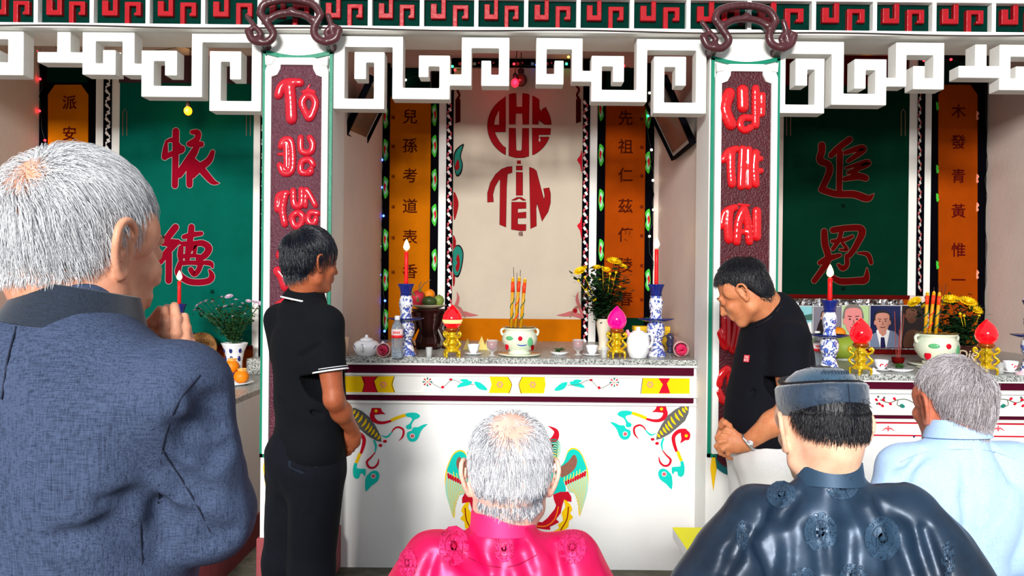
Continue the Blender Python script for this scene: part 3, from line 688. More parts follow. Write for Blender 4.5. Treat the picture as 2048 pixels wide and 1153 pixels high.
f = Flat(DA-.0002, step=.0008); cb_ = (670, 700, 2.7307)
f = Flat(DA-.0002, cb_, .0008)
def yb(p): return p
f.poly('yellow', [(40, 145), (325, 145), (315, 190), (328, 233), (40, 233)]); f.poly('yellow', [(845, 148), (1145, 150), (1150, 190), (1140, 238), (840, 236), (855, 190)]); f.poly('yellow', [(1682, 152), (1936, 154), (1936, 240), (1672, 240)])
f.up(); f.poly('red', [(145, 146), (235, 146), (215, 170), (232, 232), (148, 232), (160, 190)]); f.poly('red', [(1765, 155), (1830, 155), (1812, 185), (1830, 238), (1768, 238), (1790, 190)])
f.poly('blush', [(945, 149), (1020, 149), (1005, 190), (1010, 238), (955, 238), (968, 190)]); PM['blush'] = mat('blush_white_paint', (250, 226, 222), .5)
f.up()
for x_ in (265, 900, 1080, 1720): 
    for a_ in range(6): f.disc('salmon', (x_+13*math.cos(a_*1.05), 190+13*math.sin(a_*1.05)), 6)
for L_ in ([(235, 146), (212, 170), (216, 195), (235, 232)], [(146, 146), (162, 175), (150, 232)], [(325, 146), (312, 190), (326, 232)], [(945, 150), (965, 190), (950, 236)], [(1022, 150), (1004, 190), (1018, 238)], [(1680, 153), (1668, 240)]): f.stroke('black', L_, 1.4)
for sx, ox in ((1, 0), (-1, 2030)):
    T = lambda x_, y_: (ox+sx*x_, y_+(3 if sx < 0 else 0))
    f.stroke('moss', [T(520, 175), T(560, 200), T(590, 205), (ox+sx*640, 165), T(700, 185), T(760, 190)], 1.3)
    for a_ in range(8): f.poly('red' if a_ % 2 else 'dkteal', [T(505+8*math.cos(a_*.785), 175+8*math.sin(a_*.785)), T(505+26*math.cos(a_*.785+.2), 175+24*math.sin(a_*.785+.2)), T(505+26*math.cos(a_*.785-.2), 175+24*math.sin(a_*.785-.2))])
    f.poly('teal', [T(760, 175), T(790, 178), T(820, 200), T(832, 220), T(800, 218), T(775, 205)], 2); f.poly('teal', [T(665, 205), T(690, 180), T(745, 170), T(740, 190), T(700, 200)], 2); f.poly('teal', [T(680, 165), T(720, 160), T(745, 185), T(710, 180)], 2)
    f.disc('red', T(632, 162), 9, 6); f.disc('red', T(588, 204), 8, 8)
    f.disc('salmon', T(505, 175), 5)
f.build(tA, PM, {k_: 'band_painting' for k_ in PM})
# corner birds
def corner(crop, mirror=None):
    x0, y0, s_ = crop
    f = Flat(DA+.0118, crop, .0008)
    if mirror: f.xz = lambda p: (lambda v: (v.x, v.z))(at(2075-x0-p[0]/s_, y0+4+p[1]/s_, DA+.0118))
    f.poly('teal', [(95, 180), (140, 145), (220, 140), (285, 158), (268, 190), (210, 205), (200, 235), (235, 285), (275, 310), (262, 350), (215, 350), (200, 330), (205, 300), (170, 235), (120, 212)], 3)
    f.poly('teal', [(0, 288), (60, 296), (120, 325), (180, 330), (205, 370), (255, 390), (265, 440), (235, 500), (170, 512), (120, 470), (90, 390), (50, 335)], 3)
    f.stroke('yellow', [(280, 170), (375, 200), (468, 240)], 20, 3, False)
    f.stroke('red', [(475, 248), (560, 268), (640, 262), (695, 220), (708, 160), (660, 120)], [14, 18, 22, 30, 30, 40]); f.poly('red', [(600, 80), (715, 80), (730, 140), (650, 165), (590, 158), (535, 160), (580, 125)])
    f.poly('grey', [(590, 515), (600, 440), (660, 320), (740, 200), (840, 120), (930, 78), (1012, 82), (1005, 170), (960, 270), (870, 350), (760, 440), (650, 500)])
    f.stroke('red', [(365, 500), (315, 440), (310, 360), (375, 325), (430, 350), (460, 395)], [3, 12, 13, 12, 9, 7]); f.stroke('teal', [(460, 395), (520, 450), (590, 430)], [8, 11, 3])
    f.stroke('teal', [(682, 500), (660, 570), (672, 640)], [12, 13, 7]); f.stroke('red', [(672, 650), (720, 710), (775, 770), (750, 835), (690, 845), (640, 800), (625, 735)], [6, 10, 14, 14, 13, 12, 5])
    f.disc('red', (545, 507), 26, 18); f.disc('red', (602, 560), 24, 20)
    f.stroke('red', [(850, 655), (820, 560), (815, 470), (880, 405), (960, 400)], [18, 22, 24, 26, 30]); f.poly('red', [(900, 560), (915, 500), (905, 440), (930, 385), (1000, 400), (1030, 450), (1010, 515), (960, 520)], 2)
    f.stroke('yellow', [(865, 660), (890, 730), (915, 785)], 20, 3, False)
    f.poly('teal', [(900, 800), (935, 785), (955, 870), (945, 960), (905, 990), (868, 965), (865, 930), (830, 920), (800, 960), (790, 870), (840, 860), (905, 850)], 2)
    f.poly('teal', [(792, 1150), (720, 1080), (640, 1020), (615, 940), (645, 890), (700, 885), (755, 925), (795, 990)], 2)
    f.up(); f.disc('yellow', (658, 118), 20); f.disc('yellow', (975, 462), 20)
    for i, (a_, b_) in enumerate([(975, 110), (945, 135), (905, 175), (860, 220), (810, 270), (770, 320), (735, 355), (700, 390), (660, 425), (625, 460)]):
        L_ = (30, 40, 58, 62, 66, 62, 54, 46, 36, 30)[i]; f.stroke('yellow', [(a_-L_*.45, b_-L_*.75), (a_-L_*.15, b_), (a_+L_*.45, b_+L_*.7)], [6, 15, 6])
    for c_ in ((193, 438), (692, 952)): f.disc('white', c_, 32); 
    f.up()
    for c_ in ((193, 438), (692, 952)): f.disc('pink', c_, 24, 22)
    f.build(tA, PM, {k_: 'corner_bird_painting' for k_ in PM})
corner((1220, 800, 6.4056)); corner((1220, 800, 6.4056), mirror=1)
# phoenix
def phoenix():
    f = Flat(DA+.0118, (760, 800, 3.266), .0006); Cx = 893
    for s_ in (1, -1):
        T = lambda x_, y_: (x_ if s_ > 0 else 2*Cx-x_, y_-(14 if s_ < 0 else 0))
        f.poly('yellow', [T(585, 420), T(560, 350), T(525, 328), T(480, 350), T(445, 420), T(425, 500), T(430, 600), T(455, 700), T(485, 775), T(500, 660), T(560, 560), T(640, 520)], 3)
    f.up()
    for s_ in (1, -1):
        T = lambda x_, y_: (x_ if s_ > 0 else 2*Cx-x_, y_-(14 if s_ < 0 else 0))
        f.poly('teal', [T(590, 430), T(560, 360), T(525, 337), T(482, 358), T(452, 420), T(440, 475), T(500, 510), T(600, 560), T(680, 540)], 3)
        for i in range(9):
            a_ = i/8; f.stroke('pale', [T(446+a_*120, 480+a_*70), T(438+a_*105, 600+a_*10), T(480+a_*40, 760-a_*160)], [9, 9, 2])
    f.up()
    for s_ in (1, -1):
        T = lambda x_, y_: (x_ if s_ > 0 else 2*Cx-x_, y_-(14 if s_ < 0 else 0))
        f.poly('brown', [T(520, 372), T(560, 420), T(640, 480), T(640, 530), T(570, 510), T(515, 465), T(498, 410)], 3)
        for i in range(9):
            a_ = i/8; f.stroke('yellow', [T(452+a_*120, 490+a_*70), T(446+a_*100, 600+a_*5), T(482+a_*36, 750-a_*150)], 1.6, 3, False)
            f.stroke('red', [T(446+a_*125, 486+a_*62), T(450+a_*120, 510+a_*55)], 7)
        for i in range(7): f.stroke('lemon', [T(480+i*20, 470+i*10), T(486+i*20, 510+i*9)], 2.2, 0)
    # body, tail, head
    f.poly('teal', [(800, 520), (860, 440), (940, 430), (1100, 465), (1180, 500), (1215, 595), (1160, 615), (1100, 618), (960, 640), (850, 620)], 3)
    f.poly('red', [(1080, 500), (1105, 540), (1100, 612), (1060, 610), (1040, 560)], 3)
    f.stroke('pale', [(1100, 400), (1140, 340), (1150, 290), (1120, 260)], [40, 36, 26, 16]); f.stroke('red', [(1100, 270), (1140, 255), (1150, 205), (1100, 172)], [12, 22, 14, 2])
    f.up()
    for i in range(9): f.stroke('dkteal', [(1120, 262+i*16), (1150, 262+i*16), (1172-i*3, 280+i*16)], [5, 4, 1])
    for i in range(5): f.stroke('yellow', [(1118, 300+i*22), (1150, 310+i*22), (1168, 330+i*20)], [3, 2, 1])
    f.disc('crimson', (1120, 300), 12); f.disc('yellow', (1117, 297), 4)
    # tail
    for s_ in (1, -1):
        T = lambda x_, y_: (x_ if s_ < 0 else 2*Cx-x_, y_+(8 if s_ > 0 else 0))
        f.poly('red', [T(1130, 620), T(1230, 600), T(1250, 668), T(1200, 660), T(1180, 740), T(1150, 780), T(1170, 800), T(1110, 830), T(1110, 850), T(1020, 838), T(985, 820), T(990, 790), T(1060, 800), T(1120, 740), T(1150, 690)], 2)
        f.poly('yellow', [T(1200, 650), T(1240, 680), T(1255, 720), T(1240, 740), T(1262, 770), T(1235, 790), T(1230, 830), T(1205, 850), T(1200, 880), T(1120, 868), T(1170, 840), T(1160, 815), T(1195, 790), T(1185, 740), T(1210, 700)], 2)
    f.up()
    for s_ in (1, -1):
        T = lambda x_, y_: (x_ if s_ < 0 else 2*Cx-x_, y_+(8 if s_ > 0 else 0))
        f.stroke('orange', [T(1165, 700), T(1140, 780), T(1080, 825), T(1000, 820)], 4); f.stroke('crimson', [T(1230, 700), T(1220, 780), T(1180, 850)], 3.5)
    f.build(tA, PM, {k_: 'phoenix_painting' for k_ in PM})
phoenix()
# left altar block (low counter with a raised step)
xl1 = -1.456; zl = .887
t = altar('left_altar', 'low grey-white masonry counter whose side runs back behind the left pillar', XL, xl1, 3.3, DB, zl, [])
boxo('skirting', (XL, 3.288, 0), (xl1+.012, DB-.001, .17), M_plinth, t)
boxo('raised_step', (XL, 4.15, zl), (-2.15, 4.95, .98), M_granite, t, bevel=.003)
boxo('end_block', (at(492, 740, 4.95).x, 4.95, zl), (xl1, DB-.032, Z(718, 4.95, 500)), M_granite, t, bevel=.003, label='upright speckled granite end block')
# right altar
zr = at(1800, 749, DR).z; q = lambda p: at(1800, p, DR).z
tRa = altar('right_altar', 'white masonry altar with maroon and red lines, under the row of portraits', PRX[1]+.0, XR, DR, DB, zr,
   [('moulding', q(757), q(765), M_white, .02), ('band', q(766), q(780), M_maroon, .006), ('moulding', q(781), q(788), M_white, .02), ('moulding', q(824), q(831), M_white, .02), ('band', q(832), q(839), M_maroon, .006), ('moulding', q(840), q(845), M_white, .014), ('line', q(846), q(849), PM['red'], .004), ('line', q(871), q(874), PM['red'], .004)])
f = Flat(DR+.0118, step=.0008)
for ox, s_ in ((1748, 1), (2062, -1)):
    T = lambda a_, b_: (ox+s_*a_, b_)
    f.stroke('moss', [T(12, 800), T(30, 806), T(48, 800), T(66, 800), T(90, 812), T(108, 818)], .9); f.stroke('moss', [T(48, 800), T(46, 810), T(54, 814)], .8)
    for a_, b_ in ((4, 800), (10, 808), (18, 800), (40, 798), (32, 808), (16, 812)): f.poly('red', [T(a_-3, b_-1), T(a_+1, b_-3), T(a_+4, b_+2), T(a_, b_+3)], 2)
    for a_, b_ in ((8, 794), (20, 796), (6, 808)): f.disc('grey', T(a_, b_), 2.4)
    f.poly('dkteal', [T(50, 812), T(56, 808), T(62, 814), T(56, 817)], 2); f.poly('black', [T(82, 803), T(92, 806), T(97, 802)], 2)
for ox in (1776, 1996):
    f.stroke('pink', [(ox-12, 862), (ox-4, 857), (ox, 860), (ox+4, 857), (ox+12, 862)], [.5, 1.5, 1, 1.5, .5]); f.stroke('pink', [(ox, 853), (ox, 862)], 1.4, 0)
f.build(tRa, PM, {k_: 'vine_painting' for k_ in PM})
# ================================================================== things on the altars
def on(px, py, z):
    "point of the horizontal plane z that is seen at photo pixel (px, py)"
    d = CR @ Vector(((px-1024)/FPX, -(py-576.5)/FPX, -1)); s = (z-CAMZ)/d.z
    return Vector((d.x*s, d.y*s, z))
M_bw = mat('blue_white_porcelain', (236, 238, 242), .12, coat=.6, spec=.5)
def bluewhite():
    nt = M_bw.node_tree; b = nt.nodes['Principled BSDF']; N = nt.nodes.new; L = nt.links.new
    tc = N('ShaderNodeTexCoord'); n = N('ShaderNodeTexNoise'); n.inputs['Scale'].default_value = 34; n.inputs['Detail'].default_value = 2.5; n.inputs['Distortion'].default_value = 1.6
    L(tc.outputs['Object'], n.inputs['Vector']); rp = N('ShaderNodeValToRGB'); rp.color_ramp.interpolation = 'EASE'; e = rp.color_ramp.elements
    e[0].position = .49; e[0].color = lin((236, 238, 242)); e[1].position = .55; e[1].color = lin((24, 48, 150)); e2 = rp.color_ramp.elements.new(.66); e2.color = lin((90, 120, 200))
    L(n.outputs['Fac'], rp.inputs[0]); L(rp.outputs[0], b.inputs['Base Color'])
bluewhite()
M_cobalt = mat('cobalt_glaze', (26, 38, 120), .12, coat=.6, var=.3, vscale=30)
M_porc = mat('white_porcelain', (238, 240, 244), .12, coat=.6, spec=.5)
M_celadon = mat('pale_celadon_glaze', (206, 222, 196), .15, coat=.5, col2=(232, 228, 206), vscale=9)
M_candle = mat('red_candle_wax', (215, 16, 20), .35, sss=.2, emit=(200, 10, 10), estr=.15)
M_flame = mat('flame', (255, 230, 160), .5, emit=(255, 214, 130), estr=14)
M_gold = mat('gold_plastic', (240, 196, 10), .18, metal=.65, coat=.5, spec=.5, bump=.1, bscale=80)
M_golddk = mat('amber_rim', (150, 70, 10), .2, metal=.4, coat=.5)
M_lampred = mat('lit_red_globe', (220, 0, 10), .08, coat=1, emit=(255, 8, 26), estr=.9)
M_lampmag = mat('lit_magenta_globe', (220, 0, 90), .08, coat=1, emit=(255, 0, 130), estr=1.0)
M_lampwarm = mat('lit_warm_globe', (255, 120, 90), .08, coat=1, emit=(255, 190, 120), estr=1.5)
M_glass = mat('clear_glass', (235, 240, 240), .03, alpha=.28, spec=.8, coat=.8)
M_water = mat('clear_bottle_plastic', (225, 240, 250), .06, trans=.85, ior=1.15, spec=.5, coat=.4)
M_wine = mat('red_wine', (150, 2, 12), .08, spec=.5, coat=.6)
M_leaf = mat('dark_leaf', (26, 58, 30), .5, var=.5, vscale=30); M_leaf2 = mat('mid_leaf', (50, 92, 44), .5, var=.4, vscale=30)
M_yflow = mat('yellow_petal', (246, 206, 8), .5, var=.12, vscale=40); M_pflow = mat('pale_lilac_petal', (226, 200, 222), .5, var=.15, vscale=40)
M_orangef = mat('orange_peel', (238, 134, 14), .4, bump=.2, bscale=200, var=.12, vscale=20)
M_wood = mat('dark_carved_wood', (52, 18, 14), .4, var=.4, vscale=20, bump=.4, bscale=40)
M_foil = mat('silver_foil', (214, 214, 216), .16, metal=1, bump=1.0, bscale=28, stretch=(1, 1, .25), spec=.5)
M_brass = mat('brass_petal', (176, 140, 70), .35, metal=.5)
def flame(parent_name_loc, h=.03):
    p = parent_name_loc
    f = MB().lathe([(0, 0), (h*.2, h*.12), (h*.27, h*.32), (h*.2, h*.6), (h*.09, h*.85), (0, h)], p, 10)
    return f
def candle(px, ytop, base, label, group=None, r=.0105):
    "base = Vector of candle foot; top seen at (px, ytop)"
    top = at(px, ytop, base.y); t = thing('candle', label, 'candle', base, group)
    MB().lathe([(r*.95, 0), (r*1.05, .02), (r, (top.z-base.z)*.6), (r*1.05, (top.z-base.z)*.97), (r*.6, top.z-base.z)], base, 14).build('wax', M_candle, t, smooth=True)
    MB().tube([(base.x, base.y, top.z-.001), (base.x+.001, base.y, top.z+.009)], .0012, 5).build('wick', M_black, t)
    flame(Vector((base.x, base.y, top.z+.003)), .062).build('flame', M_flame, t, smooth=True)
def candlestick(c, H, label, group):
    t = thing('candlestick', label, 'candlestick', c, group); s = H/.395
    def P(a): return [(r*s, z*s) for r, z in a]
    MB().lathe(P([(.058, 0), (.060, .012), (.052, .02), (.043, .05), (.034, .075), (.032, .085), (.037, .09), (.037, .1)]), c, 28).build('foot', M_bw, t, smooth=True)
    MB().lathe(P([(.036, .0995), (.046, .115), (.050, .145), (.046, .175), (.034, .188), (.03, .192)]), c, 28).build('lower_bulb', M_bw, t, smooth=True)
    MB().lathe(P([(.028, .188), (.06, .192), (.098, .204), (.1, .209), (.06, .203), (.028, .2)]), c, 32).build('drip_dish', M_cobalt, t, smooth=True)
    MB().lathe(P([(.038, .2), (.033, .215), (.03, .235), (.034, .245), (.03, .25), (.036, .26), (.038, .29), (.034, .315), (.028, .322), (.034, .33)]), c, 28).build('stem', M_bw, t, smooth=True)
    MB().lathe(P([(.033, .328), (.03, .345), (.036, .37), (.046, .392), (.046, .395), (.03, .39), (.012, .385)]), c, 28).build('cup', M_cobalt, t, smooth=True)
    return t
def lotus_lamp(c, H, label, group, low=None):
    t = thing('lotus_lamp', label, 'lamp', c, group); s = H/.275
    def P(a): return [(r*s, z*s) for r, z in a]
    MB().lathe(P([(.02, .156), (.034, .162), (.047, .178), (.053, .2), (.049, .225), (.034, .25), (.016, .268), (.004, .28), (0, .282)]), c, 28).build('bud_shade', low or M_lampred, t, smooth=True)
    MB().lathe(P([(.03, .135), (.036, .14), (.04, .15), (.034, .158), (.022, .162)]), c, 24).build('collar', M_golddk, t, smooth=True)
    MB().lathe(P([(.024, .03), (.036, .036), (.038, .044), (.026, .05), (.022, .065), (.03, .07), (.032, .08), (.022, .088), (.026, .1), (.032, .108), (.03, .118), (.02, .124), (.03, .136)]), c, 20).build('tiered_stem', M_gold, t, smooth=True)
    MB().lathe(P([(.02, .026), (.044, .03), (.046, .04), (.03, .044)]), c, 20).build('foot_plate', M_gold, t, smooth=True)
    for i in range(4):
        a = math.pi/4+i*math.pi/2+.25; d = Vector((math.cos(a), math.sin(a), 0))
        pts = [c+d*(r*s)+Vector((0, 0, z*s)) for r, z in ((.03, .036), (.046, .03), (.05, .016), (.046, .006), (.052, .002))]
        MB().tube(pts, [.008*s, .009*s, .006*s, .005*s, .006*s], 8).build('leg', M_gold, t, smooth=True)
        pts = [c+d*(r*s)+Vector((0, 0, z*s)) for r, z in ((.03, .05), (.046, .06), (.05, .078), (.036, .09), (.034, .104), (.05, .112), (.056, .126), (.048, .136), (.042, .128))]
        MB().tube([Vector(p) for p in smooth([tuple(q) for q in pts], 3)], .0062*s, 7).ell(pts[-1], (.008*s,)*3, 8, 6).ell(c+d*(.052*s)+Vector((0, 0, .07*s)), (.008*s, .008*s, .012*s), 8, 6).build('dragon_scroll', M_gold, t, smooth=True)
    return t
def cup(c, label, r=.03, h=.036, group=None, mark=None, saucer=True):
    t = thing('teacup', label, 'cup', c, group)
    z0 = .008 if saucer else 0
    MB().lathe([(r*.45, z0), (r*.5, z0+.004), (r*.8, z0+h*.35), (r*.97, z0+h*.8), (r*1.02, z0+h), (r*.95, z0+h), (r*.88, z0+h*.7), (r*.4, z0+h*.25)], c, 24).build('bowl', M_porc, t, smooth=True)
    if saucer: MB().lathe([(r*.8, 0), (r*1.1, .002), (r*1.55, .009), (r*1.6, .012), (r*1.1, .007), (r*.5, .005)], c, 28).build('saucer', M_porc, t, smooth=True)
    if mark: 
        mb = MB()
        for k_ in range(5): 
            a = -math.pi/2+random.uniform(-.6, .6); mb.ell(c+Vector((math.cos(a)*r*.93, math.sin(a)*r*.93, z0+h*random.uniform(.4, .8))), (.004, .002, .004), 7, 5)
        mb.build('painted_mark', mark, t, kind='stuff')
    return t
def wineglass(c, label, H=.085):
    t = thing('footed_glass', label, 'glass', c); s = H/.085
    MB().lathe([(.02*s, 0), (.021*s, .004*s), (.008*s, .01*s), (.01*s, .022*s), (.024*s, .03*s), (.03*s, .05*s), (.03*s, .085*s), (.0285*s, .085*s), (.027*s, .05*s), (.01*s, .03*s)], c, 20).build('glass_body', M_glass, t, smooth=True)
    MB().lathe([(.01*s, .0305*s), (.026*s, .045*s), (.0285*s, .06*s), (.0285*s, .078*s), (0, .078*s)], c, 20).build('red_drink', M_wine, t, smooth=True)
    return t
def shot(c, label, r=.018, h=.055):
    t = thing('shot_glass', label, 'glass', c)
    MB().lathe([(r*.7, 0), (r*.75, .008), (r, h), (r*.9, h), (r*.62, .012), (0, .012)], c, 18).build('glass_body', M_glass, t, smooth=True); return t
def bottle(c, H, label, r=.033):
    t = thing('water_bottle', label, 'bottle', c); s = H/.21
    prof = [(r*.9, 0), (r, .006)]+[(r*(1 if i % 2 else .95), .012*s+i*.009*s) for i in range(9)]+[(r, .1*s), (r*1.0, .145*s), (r*.85, .165*s), (r*.45, .185*s), (r*.4, .195*s)]
    MB().lathe(prof, c, 24).build('bottle_body', M_water, t, smooth=True)
    MB().lathe([(r*1.02, .1*s), (r*1.02, .145*s)], c, 24).build('label_band', mat('white_red_label', (236, 214, 214), .4), t, smooth=True)
    MB().lathe([(r*1.035, .1*s), (r*1.035, .114*s)], c, 24).build('label_stripe', mat('label_red', (220, 30, 40), .4), t, smooth=True)
    MB().lathe([(r*.46, .19*s), (r*.48, .193*s), (r*.48, .21*s), (r*.4, .212*s)], c, 20).build('cap', M_porc, t, smooth=True)
    m = mat('label_ink_red', (210, 16, 30), .4); g = MB()
    for k_ in range(7):
        a = -math.pi/2-.55+k_*.18; x_, y_ = c.x+math.cos(a)*r*1.03, c.y+math.sin(a)*r*1.03
        g.box((x_-.0018, y_-.001, c.z+.122*s), (x_+.0018, y_+.001, c.z+.134*s))
    g.build('label_lettering', m, t, kind='stuff'); return t
def burner(c, R_, label, stick_spec, thin, D, small=None):
    t = thing('incense_burner', label, 'incense burner', c); s = R_/.098
    P = lambda a: [(r*s, z*s) for r, z in a]
    MB().lathe(P([(.085, 0), (.11, .004), (.118, .01), (.118, .013), (.08, .01)]), c, 36).build('saucer', M_celadon, t, smooth=True)
    MB().lathe(P([(.06, .01), (.062, .022), (.05, .028), (.07, .04), (.092, .07), (.098, .095), (.092, .12), (.08, .132), (.08, .14), (.09, .148), (.09, .153), (.078, .15), (.07, .13), (.0, .125)]), c, 40).build('bowl', M_celadon, t, smooth=True)
    for s_ in (-1, 1):
        pts = [c+Vector((s_*.082*s, 0, .148*s)), c+Vector((s_*.1*s, 0, .14*s)), c+Vector((s_*.098*s, 0, .12*s)), c+Vector((s_*.09*s, 0, .112*s))]
        MB().tube([Vector(q) for q in smooth([tuple(p) for p in pts], 4)], .007*s, 8).build('handle', M_celadon, t, smooth=True)
    for (a, z_, rx, rz, m_) in ((.02, .1, .013, .013, PM['red']), (.14, .07, .03, .011, mat('blue_glaze', (40, 80, 180), .2)), (.62, .082, .018, .024, mat('green_glaze', (96, 176, 120), .2)), (-.62, .1, .024, .012, mat('green_glaze', (96, 176, 120), .2)), (-.95, .055, .016, .022, PM['red']), (.95, .05, .014, .018, PM['crimson'])):
        an = -math.pi/2+a; rr = .0955*s if z_ > .07 else .085*s
        ctr = c+Vector((math.cos(an)*rr, math.sin(an)*rr, z_*s)); MB().ell(ctr, (rx*s, .004*s, rz*s), 12, 8, Matrix.Rotation(a, 3, 'Z')).build('painted_flower', m_, t, smooth=True)
    top = c+Vector((0, 0, .15*s))
    g = thing('incense_rosette', 'brass petal rosette resting in the mouth of '+small, 'incense holder', top)
    MB().lathe([(.02, -.02), (.03, .004), (.012, .006)], top, 16).build('hub', M_brass, g)
    for i in range(10):
        a = i*math.pi/5; d = Vector((math.cos(a), math.sin(a), 0)); e = Vector((-d.y, d.x, 0))
        MB().add([top+d*.02*s, top+d*.07*s+e*.022*s+Vector((0, 0, .006)), top+d*.1*s+Vector((0, 0, .012)), top+d*.07*s-e*.022*s+Vector((0, 0, .006)), top+d*.06*s+Vector((0, 0, -.004))], [(0, 4, 1), (1, 4, 2), (2, 4, 3), (3, 4, 0), (0, 1, 2, 3)]).build('petal', M_brass, g)
    for i, (px, yt, pb) in enumerate(stick_spec):
        b = at(pb, 0, D); b = Vector((b.x, c.y+(.008 if i % 2 else -.01), top.z+.0)); tp = at(px, yt, b.y)
        st = thing('dragon_incense_stick', 'thick gold dragon-wound incense stick, '+('leftmost', 'middle', 'rightmost')[i]+' of three in '+small, 'incense stick', b)
        MB().tube([b, tp], .0085, 10).build('stick', mat('gold_incense', (222, 160, 20), .4, var=.3, vscale=40), st, smooth=True)
        n = 36; hel = []
        for q in range(n+1):
            u = q/n*.62+.05; a = u*22; p = b.lerp(tp, u); hel.append(p+Vector((math.cos(a)*.009, math.sin(a)*.009, 0)))
        MB().tube(hel, .0028, 5).build('dragon_coil', mat('dragon_green' if i != 1 else 'dragon_red', (20, 90, 60) if i != 1 else (226, 30, 24), .4), st, smooth=True)
        p0, p1 = b.lerp(tp, .72), b.lerp(tp, .93); MB().tube([p0, p1], .0095, 10).build('red_band', mat('red_orange_paper', (236, 60, 20), .5), st, smooth=True)
        MB().ell(tp, (.005, .005, .006), 8, 6).build('ember', mat('ember', (255, 140, 40), .5, emit=(255, 120, 40), estr=3), st)
    for i, (px, yt, pb) in enumerate(thin):
        b = at(pb, 600, c.y); b = Vector((b.x, c.y+.015, top.z)); tp = at(px, yt, b.y)
        o = MB().tube([b, b.lerp(tp, .5), b.lerp(tp, .9), tp], .0016, 5).build('joss_stick', mat('joss_brown', (70, 44, 30), .7), None, label='thin burnt joss stick, '+ORD[i]+' of four in '+small, cat='incense stick', group='thin joss sticks in '+small)
    return t
def flower_head(mb_, c, r, n=22, up=Vector((0, 0, 1)), layers=3):
    q = up.to_track_quat('Z', 'Y').to_matrix()
    for l in range(layers):
        k_ = n-l*5; rr = r*(1-.25*l); lift = .15+.3*l
        for i in range(k_):
            a = 2*math.pi*i/k_+l*.3; d = Vector((math.cos(a), math.sin(a), 0)); e = Vector((-d.y, d.x, 0)); w_ = rr*.16
            p = [d*rr*.1, d*rr*.6+e*w_+Vector((0, 0, rr*lift*.6)), d*rr+Vector((0, 0, rr*lift)), d*rr*.6-e*w_+Vector((0, 0, rr*lift*.6))]
            mb_.add([c+q @ v for v in p], [(0, 1, 2, 3)])
    mb_.ell(c+q @ Vector((0, 0, r*.2)), (r*.28,)*3, 8, 5)
def vase_flowers(vase, top, heads, m_pet, n_leaf, spread, leafm, name='chrysanthemum', small=None, lf_s=1.0):
    "heads = [(Vector centre, r)]; stems from the vase top"
    for i, (h, r) in enumerate(heads):
        st = [top+Vector((random.uniform(-.012, .012), random.uniform(-.012, .012), -.03)), top.lerp(h, .5)+Vector((0, 0, .012)), h]
        s_ = MB().tube([Vector(q) for q in smooth([tuple(p) for p in st], 3)], .0018, 5).build('stem', leafm, vase)
        mb_ = MB(); flower_head(mb_, h, r, 20 if r > .02 else 12, (h-top+Vector((0, -.14, .02))).normalized() if r > .02 else (h-top).normalized(), 3 if r > .02 else 2); mb_.build('flower_head', m_pet, vase)
        lf = MB(); 
        for q in range(n_leaf):
            u = random.uniform(.1, .93); p = top.lerp(h, u)+Vector((random.gauss(0, spread), random.gauss(0, spread*.8), random.gauss(0, spread*.8)))
            a = random.uniform(0, 6.28); d = Vector((math.cos(a), math.sin(a), random.uniform(-.3, .8))).normalized(); e = d.cross(Vector((0, 0, 1))).normalized(); L_ = random.uniform(.022, .05)*lf_s; w_ = L_*.34
            lf.add([p, p+d*L_*.35+e*w_, p+d*L_*.6+e*w_*.6, p+d*L_, p+d*L_*.55-e*w_*.8, p+d*L_*.3-e*w_], [(0, 1, 2, 3, 4, 5)])
        lf.build('leaf_spray', random.choice([leafm, M_leaf2]) if random.random() < .3 else leafm, vase, kind='stuff')
ORD = ('leftmost', 'second from the left', 'third from the left', 'rightmost')
def leaf_plate(c, label, r=.052):
    t = thing('saucer_dish', label, 'plate', c)
    MB().lathe([(r*.6, 0), (r*.7, .003), (r, .014), (r*.98, .017), (r*.6, .007), (0, .006)], c, 28).build('dish', M_porc, t, smooth=True)
    for i in range(5):
        a = random.uniform(0, 6.28); d = Vector((math.cos(a), math.sin(a), 0)); e = Vector((-d.y, d.x, 0)); p = c+Vector((random.uniform(-.02, .02), random.uniform(-.015, .015), .014+i*.003)); L_ = r*.95
        o = mk('betel_leaf', [p-d*L_*.6, p-d*L_*.1+e*L_*.35+Vector((0, 0, .01)), p+d*L_*.6+Vector((0, 0, .006)), p-d*L_*.1-e*L_*.35+Vector((0, 0, .008)), p+Vector((0, 0, .016))], [(0, 4, 1), (1, 4, 2), (2, 4, 3), (3, 4, 0)], M_leaf2, None, label='glossy green leaf on the small white plate of the '+label.split(' the ')[-1]+', '+('lowest of five', 'second lowest of five', 'midmost of five', 'second highest of five', 'topmost of five')[i], cat='leaf', group='green leaves on the plate of the '+label.split(' the ')[-1])
    return t
def rose_bouquet(p0, p1, label, m_rose, r=.03):
    "cone of clear film from the tied tail p0 to the bloom p1"
    t = thing('wrapped_rose', label, 'flower', p1-Vector((0, 0, r)))
    d = (p1-p0); Mx = d.normalized().to_track_quat('Z', 'Y').to_matrix(); L_ = d.length
    MB().lathe([(.006, 0), (r*.5, L_*.4), (r*1.05, L_*.85), (r*1.25, L_*1.0), (r*1.1, L_*1.0), (r*.9, L_*.8)], p0, 16, Mx).build('film_wrap', mat('blush_film', (226, 170, 170), .25, coat=.5, var=.3, vscale=30, alpha=.8), t, smooth=True)
    for i in range(3):
        rr = r*(.95-.27*i); MB().lathe([(rr*.3, L_*.8+i*.006), (rr*.9, L_*.93+i*.006), (rr, L_*1.02+i*.006), (rr*.8, L_*1.08+i*.005), (rr*.65, L_*1.02)], p0, 7+i, Mx).build('petal_ring', m_rose, t, smooth=True)
    return t
zc = ZC
